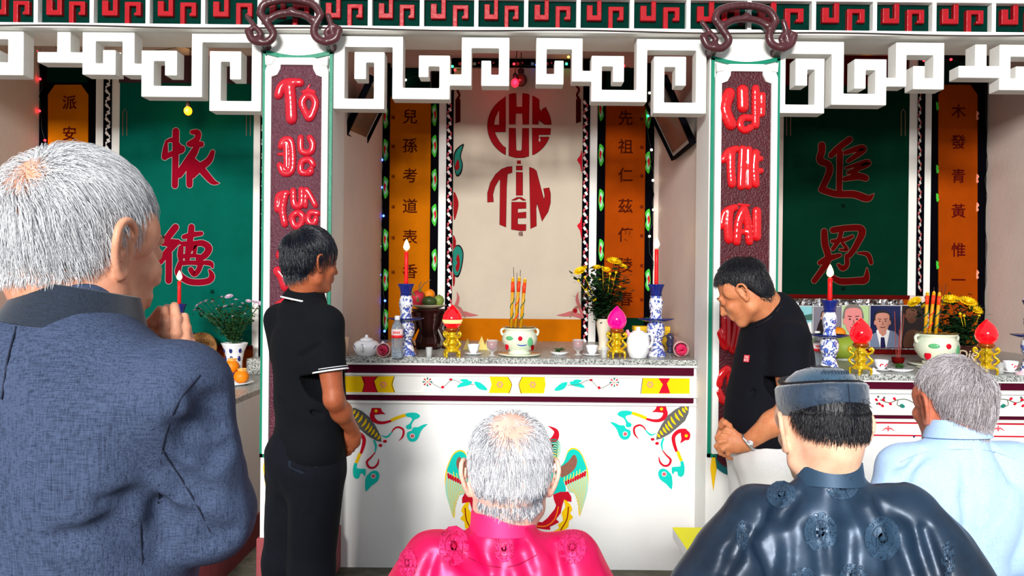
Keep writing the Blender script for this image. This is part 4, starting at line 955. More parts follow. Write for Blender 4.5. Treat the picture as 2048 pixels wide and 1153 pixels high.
# centre
c = on(692, 712, zc); t = thing('tumbler', 'small amber-tinted tumbler in the altar corner by the left pillar', 'glass', c)
MB().lathe([(.014, 0), (.016, .1), (.014, .1), (.012, .01), (0, .01)], c, 16).build('glass_body', mat('amber_glass', (220, 180, 150), .05, alpha=.4, coat=.8), t, smooth=True)
c = on(733, 712, zc); t = thing('teapot', 'squat white teapot with blue sprigs at the left end of the centre altar', 'teapot', c)
MB().lathe([(.046, 0), (.05, .008), (.062, .022), (.07, .045), (.066, .068), (.05, .08), (.034, .084)], c, 30).build('body', M_porc, t, smooth=True)
MB().lathe([(.036, .083), (.034, .09), (.02, .096), (.008, .1), (.009, .108), (.0, .114)], c, 24).build('lid', M_porc, t, smooth=True)
MB().tube([c+Vector(v) for v in ((-.01, -.064, .028), (-.01, -.088, .034), (-.01, -.09, .052), (-.01, -.068, .064))], .0055, 8).build('handle', M_porc, t, smooth=True)
MB().tube([c+Vector(v) for v in ((.05, .02, .045), (.075, .025, .055), (.085, .03, .075))], [.014, .009, .007], 8).build('spout', M_porc, t, smooth=True)
for s_ in (-1, 1):
    MB().tube([c+Vector((s_*.045, -.05, .04)), c+Vector((s_*.054, -.046, .05)), c+Vector((s_*.058, -.036, .058))], .0022, 5).build('painted_sprig', M_cobalt, t)
def candleset(px, base_px, ytop_stick, ytop_candle, z, lab, D=None):
    c = on(px, base_px, z) if D is None else Vector((X(px, D, 650), D, z))
    H = at(px, ytop_stick, c.y).z-z
    candlestick(c, H, 'blue-and-white porcelain candlestick '+lab, None)
    candle(px, ytop_candle, c+Vector((0, 0, H*.975)), 'lit red candle in the stick '+lab)
    return c
candleset(811, 712, 568, 503, zc, 'behind the water bottle on the centre altar')
candleset(1311, 713, 569, 498, zc, 'between the white jug and the right rose bouquet')
bottle(on(794, 716, zc), .218, 'clear water bottle with red and white label near the squat teapot', .03)
rose_bouquet(on(788, 700, zc)+Vector((0, 0, .04)), on(766, 716, zc)+Vector((0, 0, .04)), 'film-wrapped rose lying between the squat teapot and the water bottle', mat('dusk_rose', (170, 30, 70), .5))
rose_bouquet(on(1347, 700, zc)+Vector((0, .02, .10)), on(1362, 716, zc)+Vector((0, 0, .045)), 'film-wrapped pink rose lying at the right end of the centre altar', mat('pink_rose', (206, 30, 86), .5), .034)
shot(on(858, 716, zc), 'clear shot glass left of the lotus lamp with the pale-bottomed globe')
shot(on(1208, 717, zc), 'clear shot glass between the right teacup and the magenta lotus lamp')
cL = on(904, 715, zc); lotus_lamp(cL, .272, 'gold-based lotus lamp with a red globe glowing pale below, centre altar', None)
MB().lathe([(.03, 0), (.046, .016), (.0535, .034), (.0535, .04)], cL+Vector((0, 0, .16)), 24).build('glow_band', M_lampwarm, [o for o in COL.objects if o.name.startswith('lotus_lamp')][-1], smooth=True)
lotus_lamp(on(1233, 716, zc), .272, 'gold-based lotus lamp with a magenta glowing globe, beside the white jug', None, M_lampmag)
cup(on(947, 710, zc), 'white cup on a saucer right of the pale-bottomed lotus lamp', .034, .05)
cup(on(1184, 712, zc), 'white cup on a saucer right of the second red drink', .034, .05)
wineglass(on(984, 713, zc), 'footed glass of red drink left of the centre incense burner', .088)
wineglass(on(1156, 711, zc), 'footed glass of red drink right of the plate of leaves', .088)
for i, (px, w_) in enumerate(((934, 9), (962, 12), (974, 8))):
    b = on(px, 700, zc); o = MB().prism([(b.x-w_*.0027, b.z), (b.x+w_*.0027, b.z), (b.x+.004, b.z+.07+.012*(i == 1))], b.y, b.y+.006).build('lotus_petal_card', mat('pale_gold_card', (226, 200, 110), .5), None, label=('pale gold pointed card left of the cup, behind its saucer', 'pale gold pointed card right behind the cup, tallest of three', 'pale gold pointed card beside the left red drink')[i], cat='card')
cB = on(1039, 712, zc)
burner(cB, .098, 'pale celadon incense burner with painted flowers at the middle of the centre altar', [(1026, 557, 1029), (1039, 556, 1037), (1050, 559, 1048)], [(1027, 535, 1033), (1034, 546, 1034), (1041, 540, 1036), (1045, 572, 1043)], cB.y, 'the centre incense burner')
leaf_plate(on(1119, 710, zc), 'small white plate holding green leaves on the centre altar')
# jug
c = on(1276, 717, zc); t = thing('jug', 'tall white porcelain teapot with a curved handle beside the right candlestick', 'jug', c)
MB().lathe([(.036, 0), (.046, .006), (.058, .04), (.062, .08), (.058, .115), (.046, .137), (.036, .14)], c, 30).build('body', M_porc, t, smooth=True)
MB().lathe([(.036, .139), (.03, .146), (.012, .15), (.01, .156), (.012, .164), (0, .17)], c, 22).build('lid', M_porc, t, smooth=True)
MB().tube([Vector(q) for q in smooth([tuple(c+Vector(v)) for v in ((.04, -.02, .128), (.062, -.035, .132), (.07, -.035, .1), (.062, -.033, .07), (.045, -.03, .06))], 4)], .007, 8).build('handle', M_porc, t, smooth=True)
MB().tube([c+Vector(v) for v in ((-.04, -.005, .11), (-.055, -.01, .135), (-.062, -.01, .152))], [.014, .009, .008], 8).build('spout', mat('pink_glazed_spout', (240, 150, 170), .2), t, smooth=True)
# dark glass ornament, yellow box
c = on(1340, 706, zc); t = thing('glass_ornament', 'dark smoky glass ornament behind the right rose bouquet', 'ornament', c)
m_ = mat('smoky_glass', (60, 60, 90), .08, coat=.8, spec=.5, trans=.3)
MB().lathe([(.026, 0), (.012, .02), (.02, .04), (.026, .055), (.018, .075), (.024, .09), (.016, .11), (0, .118)], c, 18).build('body', m_, t, smooth=True)
MB().tube([Vector(q) for q in smooth([tuple(c+Vector(v)) for v in ((-.02, 0, .1), (-.045, 0, .09), (-.05, 0, .055), (-.028, 0, .03))], 4)], .004, 6).build('handle', m_, t, smooth=True)
c = on(1304, 698, zc); t = thing('offering_box', 'yellow paper box half hidden behind the right candlestick', 'box', c)
boxo('carton', (c.x-.11, c.y, zc), (c.x+.11, c.y+.08, zc+.135), mat('yellow_paper', (232, 186, 30), .5), t, bevel=.003)
boxo('lid', (c.x-.112, c.y-.002, zc+.11), (c.x+.112, c.y+.082, zc+.138), mat('yellow_paper', (232, 186, 30), .5), t, bevel=.003)
# fruit on carved stand
c = on(852, 703, zc); c = Vector((X(857, 4.45, 650), 4.45, zc)); t = thing('carved_stand', 'dark carved wooden stand under the fruit dish, behind the candlestick', 'stand', c)
H_ = at(857, 618, 4.45).z-zc
MB().lathe([(.07, 0), (.085, .012), (.06, .03), (.045, .07), (.06, .12), (.085, H_-.03), (.1, H_-.008), (.1, H_)], c, 8).build('pedestal', M_wood, t)
for i in range(6):
    a = i*math.pi/3; d = Vector((math.cos(a), math.sin(a), 0))
    MB().tube([c+d*.09+Vector((0, 0, .0)), c+d*.11+Vector((0, 0, .05)), c+d*.07+Vector((0, 0, .12)), c+d*.1+Vector((0, 0, H_-.02))], [.014, .012, .01, .016], 7).build('carved_leg', M_wood, t, smooth=True)
cd_ = c+Vector((0, 0, H_)); t = thing('fruit_dish', 'shallow beige dish of fruit on the dark carved stand', 'dish', cd_)
MB().lathe([(.05, 0), (.07, .004), (.105, .02), (.108, .024), (.07, .01), (0, .008)], cd_, 30).build('dish', mat('beige_glaze', (190, 176, 150), .3), t, smooth=True)
m_df = mat('dragonfruit_skin', (190, 40, 60), .45, var=.3, vscale=30)
p = cd_+Vector((-.062, -.02, .06)); t = thing('dragon_fruit', 'pink dragon fruit with green scales at the left of the fruit dish', 'fruit', p-Vector((0, 0, .05)))
MB().ell(p, (.045, .04, .052), 16, 12).build('flesh', m_df, t, smooth=True)
for i in range(11):
    a = i*2.4; z_ = -.03+i*.007; d = Vector((math.cos(a), math.sin(a), 0)); b = p+d*.038+Vector((0, 0, z_)); e = Vector((-d.y, d.x, 0))
    mk('scale', [b-e*.01, b+e*.01, b+d*.02+Vector((0, 0, .03))], [(0, 1, 2)], mat('dragonfruit_scale', (110, 120, 50), .5), t)
for a_, b_ in (((.0, .0, .05), (.075, .0, .115)), ((.0, .0, .05), (.02, -.01, .1))): MB().tube([p+Vector(a_)*.8, p+Vector(a_).lerp(Vector(b_), .5)+Vector((0, 0, .01)), p+Vector(b_)], [.005, .004, .002], 6).build('stalk', mat('dry_stalk', (130, 90, 50), .6), t)
def fruit(name, p, r, m_, label, cat='fruit', stem=True, group=None, R3=None):
    t = thing(name, label, cat, p-Vector((0, 0, r[2])), group); MB().ell(p, r, 18, 12, R3).build('peel', m_, t, smooth=True)
    if stem: MB().lathe([(.004, -.002), (.003, .003), (0, .004)], p+Vector((.003, -.004, r[2]*.97)), 7).build('stem_end', M_leaf, t)
    return t
fruit('orange', cd_+Vector((.0, .02, .085)), (.036, .036, .034), M_orangef, 'orange topping the fruit dish beside the dragon fruit')
fruit('mango', cd_+Vector((.008, -.05, .047)), (.044, .03, .03), mat('dark_mango_skin', (56, 72, 34), .4, var=.2), 'dark green mango at the front of the fruit dish')
fruit('green_mango', cd_+Vector((.062, -.01, .05)), (.032, .03, .034), mat('light_mango_skin', (120, 140, 60), .4, var=.2), 'light green mango at the right of the fruit dish')
# vase with yellow chrysanthemums (centre)
def chrys_vase(c, H, heads_px, D, label, m_vase, r0=.045, buds=(), nleaf=34, m_pet=None, spread=.022, text=None):
    t = thing('flower_vase', label, 'vase', c)
    MB().lathe([(r0*.8, 0), (r0*.85, .006), (r0*.62, .03), (r0*.7, H*.4), (r0*.95, H*.75), (r0*1.05, H*.96), (r0*1.12, H), (r0*1.0, H), (r0*.8, H*.8)], c, 28).build('vessel', m_vase, t, smooth=True)
    top = c+Vector((0, 0, H))
    bq = thing('bouquet', label.split(' of ')[-1]+', the flowers themselves', 'bouquet', top-Vector((0, 0, .02)))
    hs = [(at(px, py, D+random.uniform(-.05, .05)), r) for px, py, r in heads_px]
    vase_flowers(bq, top, hs, m_pet or M_yflow, nleaf, spread, M_leaf)
    for px, py in buds: 
        h = at(px, py, D-.05); MB().ell(h, (.008,)*3, 8, 6).tube([top.lerp(h, .6)+Vector((0, -.02, 0)), h], .0014, 4).build('bud', m_pet or M_yflow, bq)
    return t
chrys_vase(Vector((X(1207, 4.45, 690), 4.45, zc)), at(1207, 638, 4.45).z-zc, [(1160, 543, .042), (1166, 538, .03), (1193, 536, .034), (1228, 524, .05), (1212, 540, .03), (1246, 534, .036), (1225, 560, .012), (1180, 575, .012), (1200, 560, .012), (1240, 575, .014), (1190, 600, .012)], 4.4,
   'cream fluted vase of yellow chrysanthemums behind the magenta lotus lamp', mat('cream_glaze', (222, 212, 190), .25, coat=.3), .045, [(1170, 555), (1157, 562), (1173, 580), (1220, 548), (1232, 545), (1205, 535)], 130, spread=.034)
# ------------------------------------------------------------------ right altar
z = zr
bottle(on(1634, 738, z), .19, 'water bottle with red and white label beside the right altar candlestick', .029)
candleset(1658, 746, 601, 556, z, 'of the right altar, next to its water bottle')
candleset(2062, 746, 601, 556, z, 'at the very right edge, showing only its blue dish')
lotus_lamp(on(1721, 750, z), .262, 'gold-based lotus lamp with a red globe in front of the portraits', None)
lotus_lamp(on(1972, 750, z), .262, 'gold-based lotus lamp with a red globe beside the yellow flowers at the right', None)
cup(on(1762, 742, z), 'white cup with a small red flower right of the red lamp before the portraits', .034, .046, mark=PM['red'])
cup(on(2021, 746, z), 'white cup with a red emblem near the right edge', .034, .05, mark=PM['pink'])
c = on(1747, 748, z); t = thing('cup_lid', 'white cup lid lying before the red-flowered cup', 'lid', c); MB().lathe([(.034, 0), (.03, .006), (.014, .012), (.01, .02), (0, .022)], c, 22).build('dome', M_porc, t, smooth=True); MB().ell(c+Vector((0, 0, .024)), (.006,)*3, 8, 6).build('knob', M_porc, t)
c = on(2046, 750, z); t = thing('cup_lid', 'white cup lid with pink rim cut by the right edge', 'lid', c); MB().lathe([(.036, 0), (.03, .006), (.014, .014), (.01, .02), (0, .022)], c, 22).build('dome', mat('pink_rim_glaze', (236, 200, 210), .2), t, smooth=True); MB().ell(c+Vector((0, 0, .024)), (.006,)*3, 8, 6).build('knob', M_porc, t)
c = on(2001, 748, z); shot(c, 'clear shot glass between the right lotus lamp and the red-emblem cup')
leaf_plate(on(1800, 744, z), 'small white plate holding green leaves on the right altar', .06)
c = on(1858, 738, z); t = thing('small_plate', 'thin cream plate under the edge of the right incense burner', 'plate', c); MB().lathe([(.03, 0), (.06, .006), (.062, .009), (.03, .004), (0, .003)], c, 26).build('dish', M_celadon, t, smooth=True)
cB = on(1873, 734, z); cB.y = 3.95; cB = Vector((X(1873, 3.95, 700), 3.95, z))
burner(cB, .11, 'celadon incense burner with a red handle mark on the right altar', [(1855, 586, 1856), (1868, 585, 1868), (1879, 587, 1877)], [(1868, 575, 1872), (1878, 568, 1874), (1884, 574, 1876), (1892, 567, 1878)], cB.y, 'the right incense burner')
c = on(1796, 728, z); t = thing('joss_cup', 'small dark red cup holding thin joss sticks before the portraits', 'cup', c)
MB().lathe([(.02, 0), (.03, .01), (.034, .035), (.03, .035), (.02, .01)], c, 20).build('cup_body', M_dkred, t, smooth=True)
for i, (px, y_) in enumerate(((1789, 623), (1799, 660), (1803, 622), (1808, 628))):
    a = c+Vector(((i-1.5)*.006, 0, .02)); MB().tube([a, a.lerp(at(px, y_, c.y), .97), at(px, y_, c.y)], .0018, 5).build('joss_stick', mat('joss_red', (150, 60, 50), .6), None, label='thin reddish joss stick, '+ORD[i]+' of four in the dark red cup', cat='incense stick', group='joss sticks in the dark red cup')
fruit('orange', at(1677, 668, 4.4), (.042, .042, .04), M_orangef, 'orange lying on top of the pomelo beside the right altar candlestick')
pm = at(1690, 697, 4.3); fruit('pomelo', pm, (.085, .08, .075), mat('pomelo_skin', (140, 160, 50), .45, var=.15, bump=.2, bscale=160), 'yellow-green pomelo behind the red lamp on the right altar')
c = Vector((pm.x, 4.3, z)); t = thing('pomelo_dish', 'white footed dish carrying the pomelo on the right altar', 'dish', c); hh = pm.z-.07-z
MB().lathe([(.05, 0), (.05, .006), (.03, .02), (.04, hh-.03), (.1, hh), (.105, hh+.01), (.05, hh-.002)], c, 28).build('bowl', M_porc, t, smooth=True)
chrys_vase(Vector((X(1925, 4.2, 690), 4.2, z)), at(1925, 690, 4.2).z-z, [(1830, 605, .045), (1848, 612, .02), (1900, 600, .05), (1888, 606, .036), (1935, 605, .055), (1950, 620, .045), (1948, 640, .02), (1944, 650, .018), (1925, 630, .014), (1910, 645, .012), (1900, 660, .012), (1928, 665, .012)], 4.2,
   'dark brown vase lettered Diệ of yellow chrysanthemums on the right altar', mat('dark_brown_glaze', (66, 34, 28), .25, coat=.3), .065, [(1920, 628), (1928, 632), (1958, 632)], 110, spread=.034)
V_, F_ = fontmesh('Diệ', .075); b = at(1938, 712, 4.12); mk('lettering', [(b.x+v.x+v.y*.2, 4.125, b.z+v.y) for v in V_], F_, mat('cream_lettering', (214, 190, 160), .5), [o for o in COL.objects if o.name.startswith('flower_vase')][-1])
# portraits on a foil-covered ledge
zs = z+.0; lx0, lx1 = X(1560, 4.75, 700), X(1860, 4.75, 700)
t = thing('foil_ledge', 'ledge wrapped in crumpled silver foil below the row of portraits', 'ledge', ((lx0+lx1)/2, 4.7, z))
zt_ = at(1750, 699, 4.62).z
boxo('core', (lx0, 4.62, z), (lx1, 5.0, zt_-.002), M_dkred, t, bevel=.004); boxo('foil_face', (lx0, 4.612, z+.04), (lx1, 4.622, zt_), M_foil, t)
t2 = thing('foil_sheet', 'crumpled silver foil sheet pinned to the wall behind the portraits', 'foil', ((lx0+lx1)/2, 5.05, zt_))
n = 60; V_ = []; F_ = []
zt2 = at(1750, 599, 5.08).z
for j in range(14):
    for i in range(n+1):
        V_.append((lx0+(lx1-lx0)*i/n, 5.07+.016*math.sin(i*2.1+j*.8)*math.cos(j*1.9+i*.6)+random.uniform(-.012, .012), zt_+(zt2-zt_)*j/13))
for j in range(13):
    for i in range(n): a = j*(n+1)+i; F_.append((a, a+1, a+n+2, a+n+1))
mk('sheet', V_, F_, M_foil, t2)
def portrait(x0, x1, y0, y1, label, bgc, draw, D=4.80):
    xm = (x0+x1)/2; a = at(xm, y1, D); A = (X(x0, D, y1), Z(y1, D, xm)); B = (X(x1, D, y1), Z(y0, D, xm))
    t = thing('portrait_photo', label, 'photograph', ((A[0]+B[0])/2, D, A[1]))
    boxo('backing', (A[0]-.004, D, A[1]-.004), (B[0]+.004, D+.012, B[1]+.004), mat('photo_border', (200, 200, 200), .4), t)
    boxo('print', (A[0], D-.002, A[1]), (B[0], D+.001, B[1]), mat('photo_'+label, bgc, .3, coat=.3), t)
    f = Flat(D-.002); draw(f); f.build(t, PM2, None); [setattr(o, 'name', 'printed_figure') for o in t.children if o.name.startswith('painted_motif')]
PM2 = {'skin': mat('photo_skin', (190, 130, 112), .4), 'skin2': mat('photo_skin_pink', (214, 130, 128), .4), 'hair': mat('photo_hair', (40, 34, 36), .4), 'ghair': mat('photo_grey_hair', (120, 110, 104), .4), 'suit': mat('photo_suit', (112, 124, 150), .4), 'shirt': mat('photo_shirt', (226, 224, 224), .4), 'tie': mat('photo_tie', (24, 24, 70), .4),
       'dark': mat('photo_dark', (30, 16, 16), .4), 'purple': mat('photo_purple', (80, 40, 110), .4), 'feat': mat('photo_feature', (96, 48, 44), .4), 'sea': mat('photo_sea', (60, 100, 90), .4), 'brown': mat('photo_brown', (96, 60, 44), .4)}
def face(f, cx, cy, w_, h_, skin, hair):
    f.poly(hair, [(cx-w_*1.1, cy), (cx-w_*1.05, cy-h_*.9), (cx-w_*.4, cy-h_*1.25), (cx+w_*.5, cy-h_*1.22), (cx+w_*1.08, cy-h_*.8), (cx+w_*1.08, cy)], 3); f.up()
    f.poly(skin, [(cx-w_, cy-h_*.3), (cx-w_*.85, cy-h_*.85), (cx, cy-h_*1.0), (cx+w_*.85, cy-h_*.85), (cx+w_, cy-h_*.3), (cx+w_*.85, cy+h_*.5), (cx+w_*.4, cy+h_*.95), (cx-w_*.4, cy+h_*.95), (cx-w_*.85, cy+h_*.5)], 3)
    f.disc(skin, (cx-w_*1.05, cy+h_*.05), w_*.16, h_*.25); f.disc(skin, (cx+w_*1.05, cy+h_*.05), w_*.16, h_*.25); f.up()
    for s_ in (-1, 1):
        f.stroke('feat', [(cx+s_*w_*.25, cy-h_*.32), (cx+s_*w_*.62, cy-h_*.36)], w_*.06, 0); f.disc('hair', (cx+s_*w_*.42, cy-h_*.12), w_*.13, h_*.06)
    f.stroke('feat', [(cx, cy-h_*.05), (cx+w_*.1, cy+h_*.25), (cx-w_*.1, cy+h_*.28)], w_*.04, 0); f.stroke('feat', [(cx-w_*.32, cy+h_*.52), (cx, cy+h_*.55), (cx+w_*.32, cy+h_*.52)], w_*.06, 0)
def d_suit(f):
    f.poly('suit', [(1740, 697), (1740, 672), (1757, 662), (1775, 660), (1790, 664), (1799, 676), (1799, 697)]); f.up(); f.poly('shirt', [(1752, 662), (1765, 688), (1778, 662), (1770, 656), (1757, 656)]); f.poly('shirt', [(1752, 662), (1760, 697), (1772, 697), (1779, 662)]); f.poly('skin', [(1757, 655), (1772, 655), (1772, 668), (1765, 674), (1757, 666)]); f.up(); f.poly('tie', [(1761, 675), (1768, 675), (1771, 697), (1760, 697)]); face(f, 1764, 645, 14, 19, 'skin', 'hair')
def d_green(f):
    f.poly('shirt', [(1690, 697), (1700, 672), (1720, 672), (1734, 697)]); f.up(); face(f, 1706, 642, 17, 26, 'skin2', 'ghair')
def d_grey(f): f.poly('dark', [(1634, 672), (1640, 640), (1652, 632), (1664, 640), (1672, 672)], 3); f.up(); face(f, 1652, 636, 9, 12, 'skin', 'hair')
def d_lady(f):
    f.poly('sea', [(1592, 634), (1624, 628), (1624, 641), (1592, 640)]); f.poly('shirt', [(1612, 648), (1622, 644), (1624, 676), (1608, 676)]); f.up(); f.poly('purple', [(1592, 654), (1598, 640), (1606, 640), (1612, 654), (1610, 672), (1592, 672)], 3); f.up(); face(f, 1601, 630, 4.5, 6, 'skin', 'hair')
def d_dark(f): f.poly('brown', [(1808, 697), (1810, 668), (1822, 660), (1836, 662), (1845, 680), (1846, 697)], 3); f.up(); face(f, 1822, 632, 11, 15, 'brown', 'dark')
portrait(1588, 1624, 613, 676, 'small photograph of a woman by the sea, half behind the black t-shirt man', (130, 190, 196), d_lady, 4.86)
portrait(1626, 1682, 614, 698, 'grey photograph behind the right altar candlestick', (120, 116, 128), d_grey, 4.84)
portrait(1684, 1738, 612, 698, 'portrait photograph of a grey-haired man on pale green', (170, 196, 140), d_green, 4.82)
portrait(1740, 1800, 612, 698, 'portrait photograph of a man in a blue-grey suit and dark tie', (20, 26, 70), d_suit)
portrait(1803, 1850, 612, 698, 'dark brown portrait photograph nearest the yellow flowers', (34, 20, 20), d_dark, 4.83)
# ------------------------------------------------------------------ left altar
z = .887
candleset(358, 700, 608, 562, .98, 'seen over the praying hands on the left altar', 4.6)
c = Vector((X(281, 4.35, 660), 4.35, .98)); lotus_lamp(c, at(281, 641, 4.35).z-.98, 'lotus lamp with a red globe peeping out left of the praying hands', None)
c = Vector((X(-4, 4.5, 660), 4.5, .98)); lotus_lamp(c, at(-4, 630, 4.5).z-.98, 'lotus lamp showing only a red sliver at the left photo edge', None)
# speckled rice cake standing on edge
c = on(402, 742, z); c = Vector((X(402, 4.95, 700), 4.95, z)); t = thing('rice_cake', 'round speckled brown cake propped upright behind the praying hands', 'cake', c)
rr_ = 32*4.95/FPX; hc = at(402, 697, 4.95).z; Mx = Matrix.Rotation(R(80), 3, 'X')
MB().lathe([(rr_*.9, -.012), (rr_, -.006), (rr_, .006), (rr_*.92, .012), (0, .013)], (c.x, c.y, hc), 36, Mx).build('crust', mat('sesame_crust', (176, 126, 70), .7, col2=(96, 56, 26), vscale=90, bump=.5, bscale=80), t, smooth=True)
boxo('prop_block', (c.x-.05, c.y+.02, z), (c.x+.05, c.y+.07, hc-.02), M_wood, t)
# vase of lilac chrysanthemums
c = Vector((X(469, 4.85, 700), 4.85, z)); H_ = at(469, 686, 4.85).z-z
hp = [(402, 607, .02), (395, 612, .022), (412, 603, .02), (425, 604, .018), (390, 620, .016), (400, 620, .016), (444, 595, .02), (458, 594, .03), (472, 600, .018), (450, 614, .022), (465, 610, .02), (485, 608, .02), (480, 615, .018), (497, 603, .022), (510, 605, .024), (520, 608, .024), (514, 618, .02), (433, 619, .012), (424, 629, .012), (465, 633, .01), (490, 628, .012), (437, 612, .01), (403, 627, .011)]
t = thing('flower_vase', 'flared blue-and-white vase of lilac and white chrysanthemums', 'vase', c)
MB().lathe([(.055, 0), (.058, .02), (.048, .04), (.05, H_*.45), (.062, H_*.75), (.082, H_*.97), (.085, H_), (.078, H_), (.055, H_*.8)], c, 30).build('vessel', M_porc, t, smooth=True)
for i in range(9):
    a = -math.pi/2-.9+(i % 3)*.9; zz_ = (.3, .55, .8)[i//3]*H_; rr = (.05, .054, .066)[i//3]
    MB().ell(c+Vector((math.cos(a)*rr, math.sin(a)*rr, zz_)), (.011, .006, .02), 9, 6, Matrix.Rotation(a+math.pi/2, 3, 'Z')).build('blue_motif', M_cobalt, t, smooth=True)
MB().lathe([(.0592, .008), (.0592, .03)], c, 30).build('blue_band', M_cobalt, t, smooth=True)
bq = thing('bouquet', 'small lilac and white chrysanthemums standing in their vase', 'bouquet', c+Vector((0, 0, H_-.02)))
vase_flowers(bq, c+Vector((0, 0, H_)), [(at(a, b, 4.85+random.uniform(-.06, .06)), r) for a, b, r in hp], M_pflow, 40, .018, M_leaf2, lf_s=.8)
# oranges on a plate
c = on(466, 770, z); t = thing('fruit_plate', 'white plate of peeled oranges on the low counter', 'plate', c); MB().lathe([(.07, 0), (.085, .004), (.12, .016), (.118, .02), (.07, .008), (0, .006)], c, 32).build('dish', M_porc, t, smooth=True)
for (dx, dy, dz, lab) in ((-.055, -.02, .05, 'peeled orange at the front left of the plate'), (.05, .0, .05, 'peeled orange at the right of the plate'), (-.02, .03, .107, 'orange topping the pile on the low counter plate'), (-.1, .02, .075, 'orange half hidden behind the suit sleeve')):
    p = c+Vector((dx, dy, dz)); fruit('orange', p, (.045, .045, .042), M_orangef, lab)
    MB().lathe([(.02, 0), (.026, .014), (.032, .02), (.02, .012), (0, .008)], p+Vector((.006, -.004, .028)), 5).build('peel_flap', mat('orange_pith', (246, 190, 110), .6), [o for o in COL.objects if o.name.startswith('orange')and o.type == 'EMPTY'][-1])
# ------------------------------------------------------------------ bulbs and light strings
def bulb(px, py, D, r, label, mg, lcol, power, ztop, cx=None):
    c = at(px, py, D); t = thing('hanging_bulb', label, 'bulb', c)
    MB().ell(c, (r, r, r*1.15), 16, 12).build('globe', mg, t, smooth=True)
    MB().lathe([(r*.5, r*.9), (r*.6, r*1.2), (r*.55, r*2.2), (r*.2, r*2.6)], c, 14).build('socket', mat('dark_socket', (40, 34, 40), .4), t, smooth=True)
    MB().tube([c+Vector((0, 0, r*2.5)), c+Vector((.01, 0, (ztop-c.z)*.6)), Vector((c.x+.02, c.y, ztop))], .003, 6).build('cord', mat('dark_cable', (50, 34, 30), .6), t)
    l = bpy.data.lights.new('bulb_light', 'POINT'); l.energy = power; l.color = lcol; l.shadow_soft_size = r; lo = bpy.data.objects.new('bulb_light', l); COL.objects.link(lo); lo.parent = t; lo.location = (0, -r*1.6, 0)
bulb(376, 222, 4.95, .026, 'lit warm yellow bulb hanging in front of the teal board', mat('lit_warm_bulb', (255, 170, 40), .3, emit=(255, 130, 14), estr=4.5), (1, .7, .3), 1.4, 3.25)
bulb(1030, 166, 4.95, .026, 'lit red bulb hanging above the red round lettering', mat('lit_red_bulb', (255, 60, 70), .3, emit=(255, 20, 40), estr=4.5), (1, .05, .12), 1.0, 3.2)
c = at(1042, 160, 5.0); t = thing('globe_bulb', 'dark unlit red globe bulb just behind the lit red bulb', 'bulb', c); MB().ell(c, (.045,)*3, 18, 12).build('globe', mat('unlit_red_glass', (70, 6, 12), .08, coat=.8), t, smooth=True); MB().lathe([(.02, .03), (.022, .07), (.008, .08)], c, 12).build('socket', mat('dark_socket', (40, 34, 40), .4), t); MB().tube([c+Vector((0, 0, .078)), c+Vector((0, .05, .2)), Vector((c.x, DB-.005, 3.1))], .003, 6).build('cord', mat('dark_cable', (50, 34, 30), .6), t)
LC = {'b': (60, 90, 255), 'g': (40, 255, 130), 'r': (255, 30, 40), 'w': (255, 240, 210), 'y': (255, 180, 60)}
def string(label, pts, D, wire=True, axis=None):
    P = [at(px, py, D) for px, py, _ in pts]; t = thing('light_string', label, 'string lights', P[-1])
    W = []
    for i, p in enumerate(P):
        W.append(p+Vector((0, .004, 0)))
        if i < len(P)-1:
            for q in (.25, .5, .75): W.append(p.lerp(P[i+1], q)+Vector((random.uniform(-.012, .012), .004, random.uniform(-.008, .008))))
    MB().tube(W, .0022, 5).build('wire', mat('thin_green_wire', (40, 50, 44), .6), t)
    for p, (px, py, k_) in zip(P, pts):
        if k_ == '-': continue
        MB().ell(p, (.0085,)*3, 8, 6).build('led', mat('led_'+k_, LC[k_], .4, emit=LC[k_], estr=9), t, label={'b': 'blue', 'g': 'green', 'r': 'red', 'w': 'white', 'y': 'warm yellow'}[k_]+' lit led')
string('string of mostly blue leds down the left corner of the centre niche', [(760, 195, 'b'), (758, 268, 'b'), (764, 320, 'b'), (763, 375, 'b'), (767, 432, 'b'), (760, 493, 'g'), (760, 550, 'b'), (770, 602, 'b'), (769, 663, 'b'), (766, 690, '-')], DB-.035)
string('string of white leds down the right corner of the centre niche', [(1299, 186, 'w'), (1296, 232, 'g'), (1303, 300, 'w'), (1306, 361, 'w'), (1307, 420, 'w'), (1299, 473, 'w'), (1306, 540, '-')], DB-.035)
string('string of coloured leds across the top of the centre niche', [(701, 100, 'r'), (811, 160, 'w'), (905, 133, 'g'), (910, 140, 'r'), (1028, 128, 'r'), (1073, 130, 'b'), (1133, 128, 'g'), (1137, 114, 'y'), (1248, 132, 'r'), (1339, 160, 'g'), (1390, 107, 'b')], DB-.06)
string('string of red leds along the left bay corner above the white hair', [(73, 102, 'r'), (80, 158, 'r'), (79, 222, 'r'), (90, 281, 'r'), (84, 330, '-')], DB-.035)
string('string of yellow and red leds across the top of the left bay', [(110, 95, '-'), (240, 108, 'w'), (365, 92, 'y'), (415, 112, 'r'), (480, 118, 'w')], DB-.04)
string('string of yellow and red leds across the top of the right bay', [(1570, 118, '-'), (1618, 111, 'y'), (1737, 99, 'y'), (1787, 113, 'r'), (1848, 121, 'r'), (1902, 119, 'r'), (1969, 140, '-')], DB-.04)
string('dark unlit light string hanging at the right corner beside the orange couplet', [(1972, 170, '-'), (1974, 300, '-'), (1972, 420, '-'), (1973, 560, '-'), (1971, 690, '-')], DB-.03)
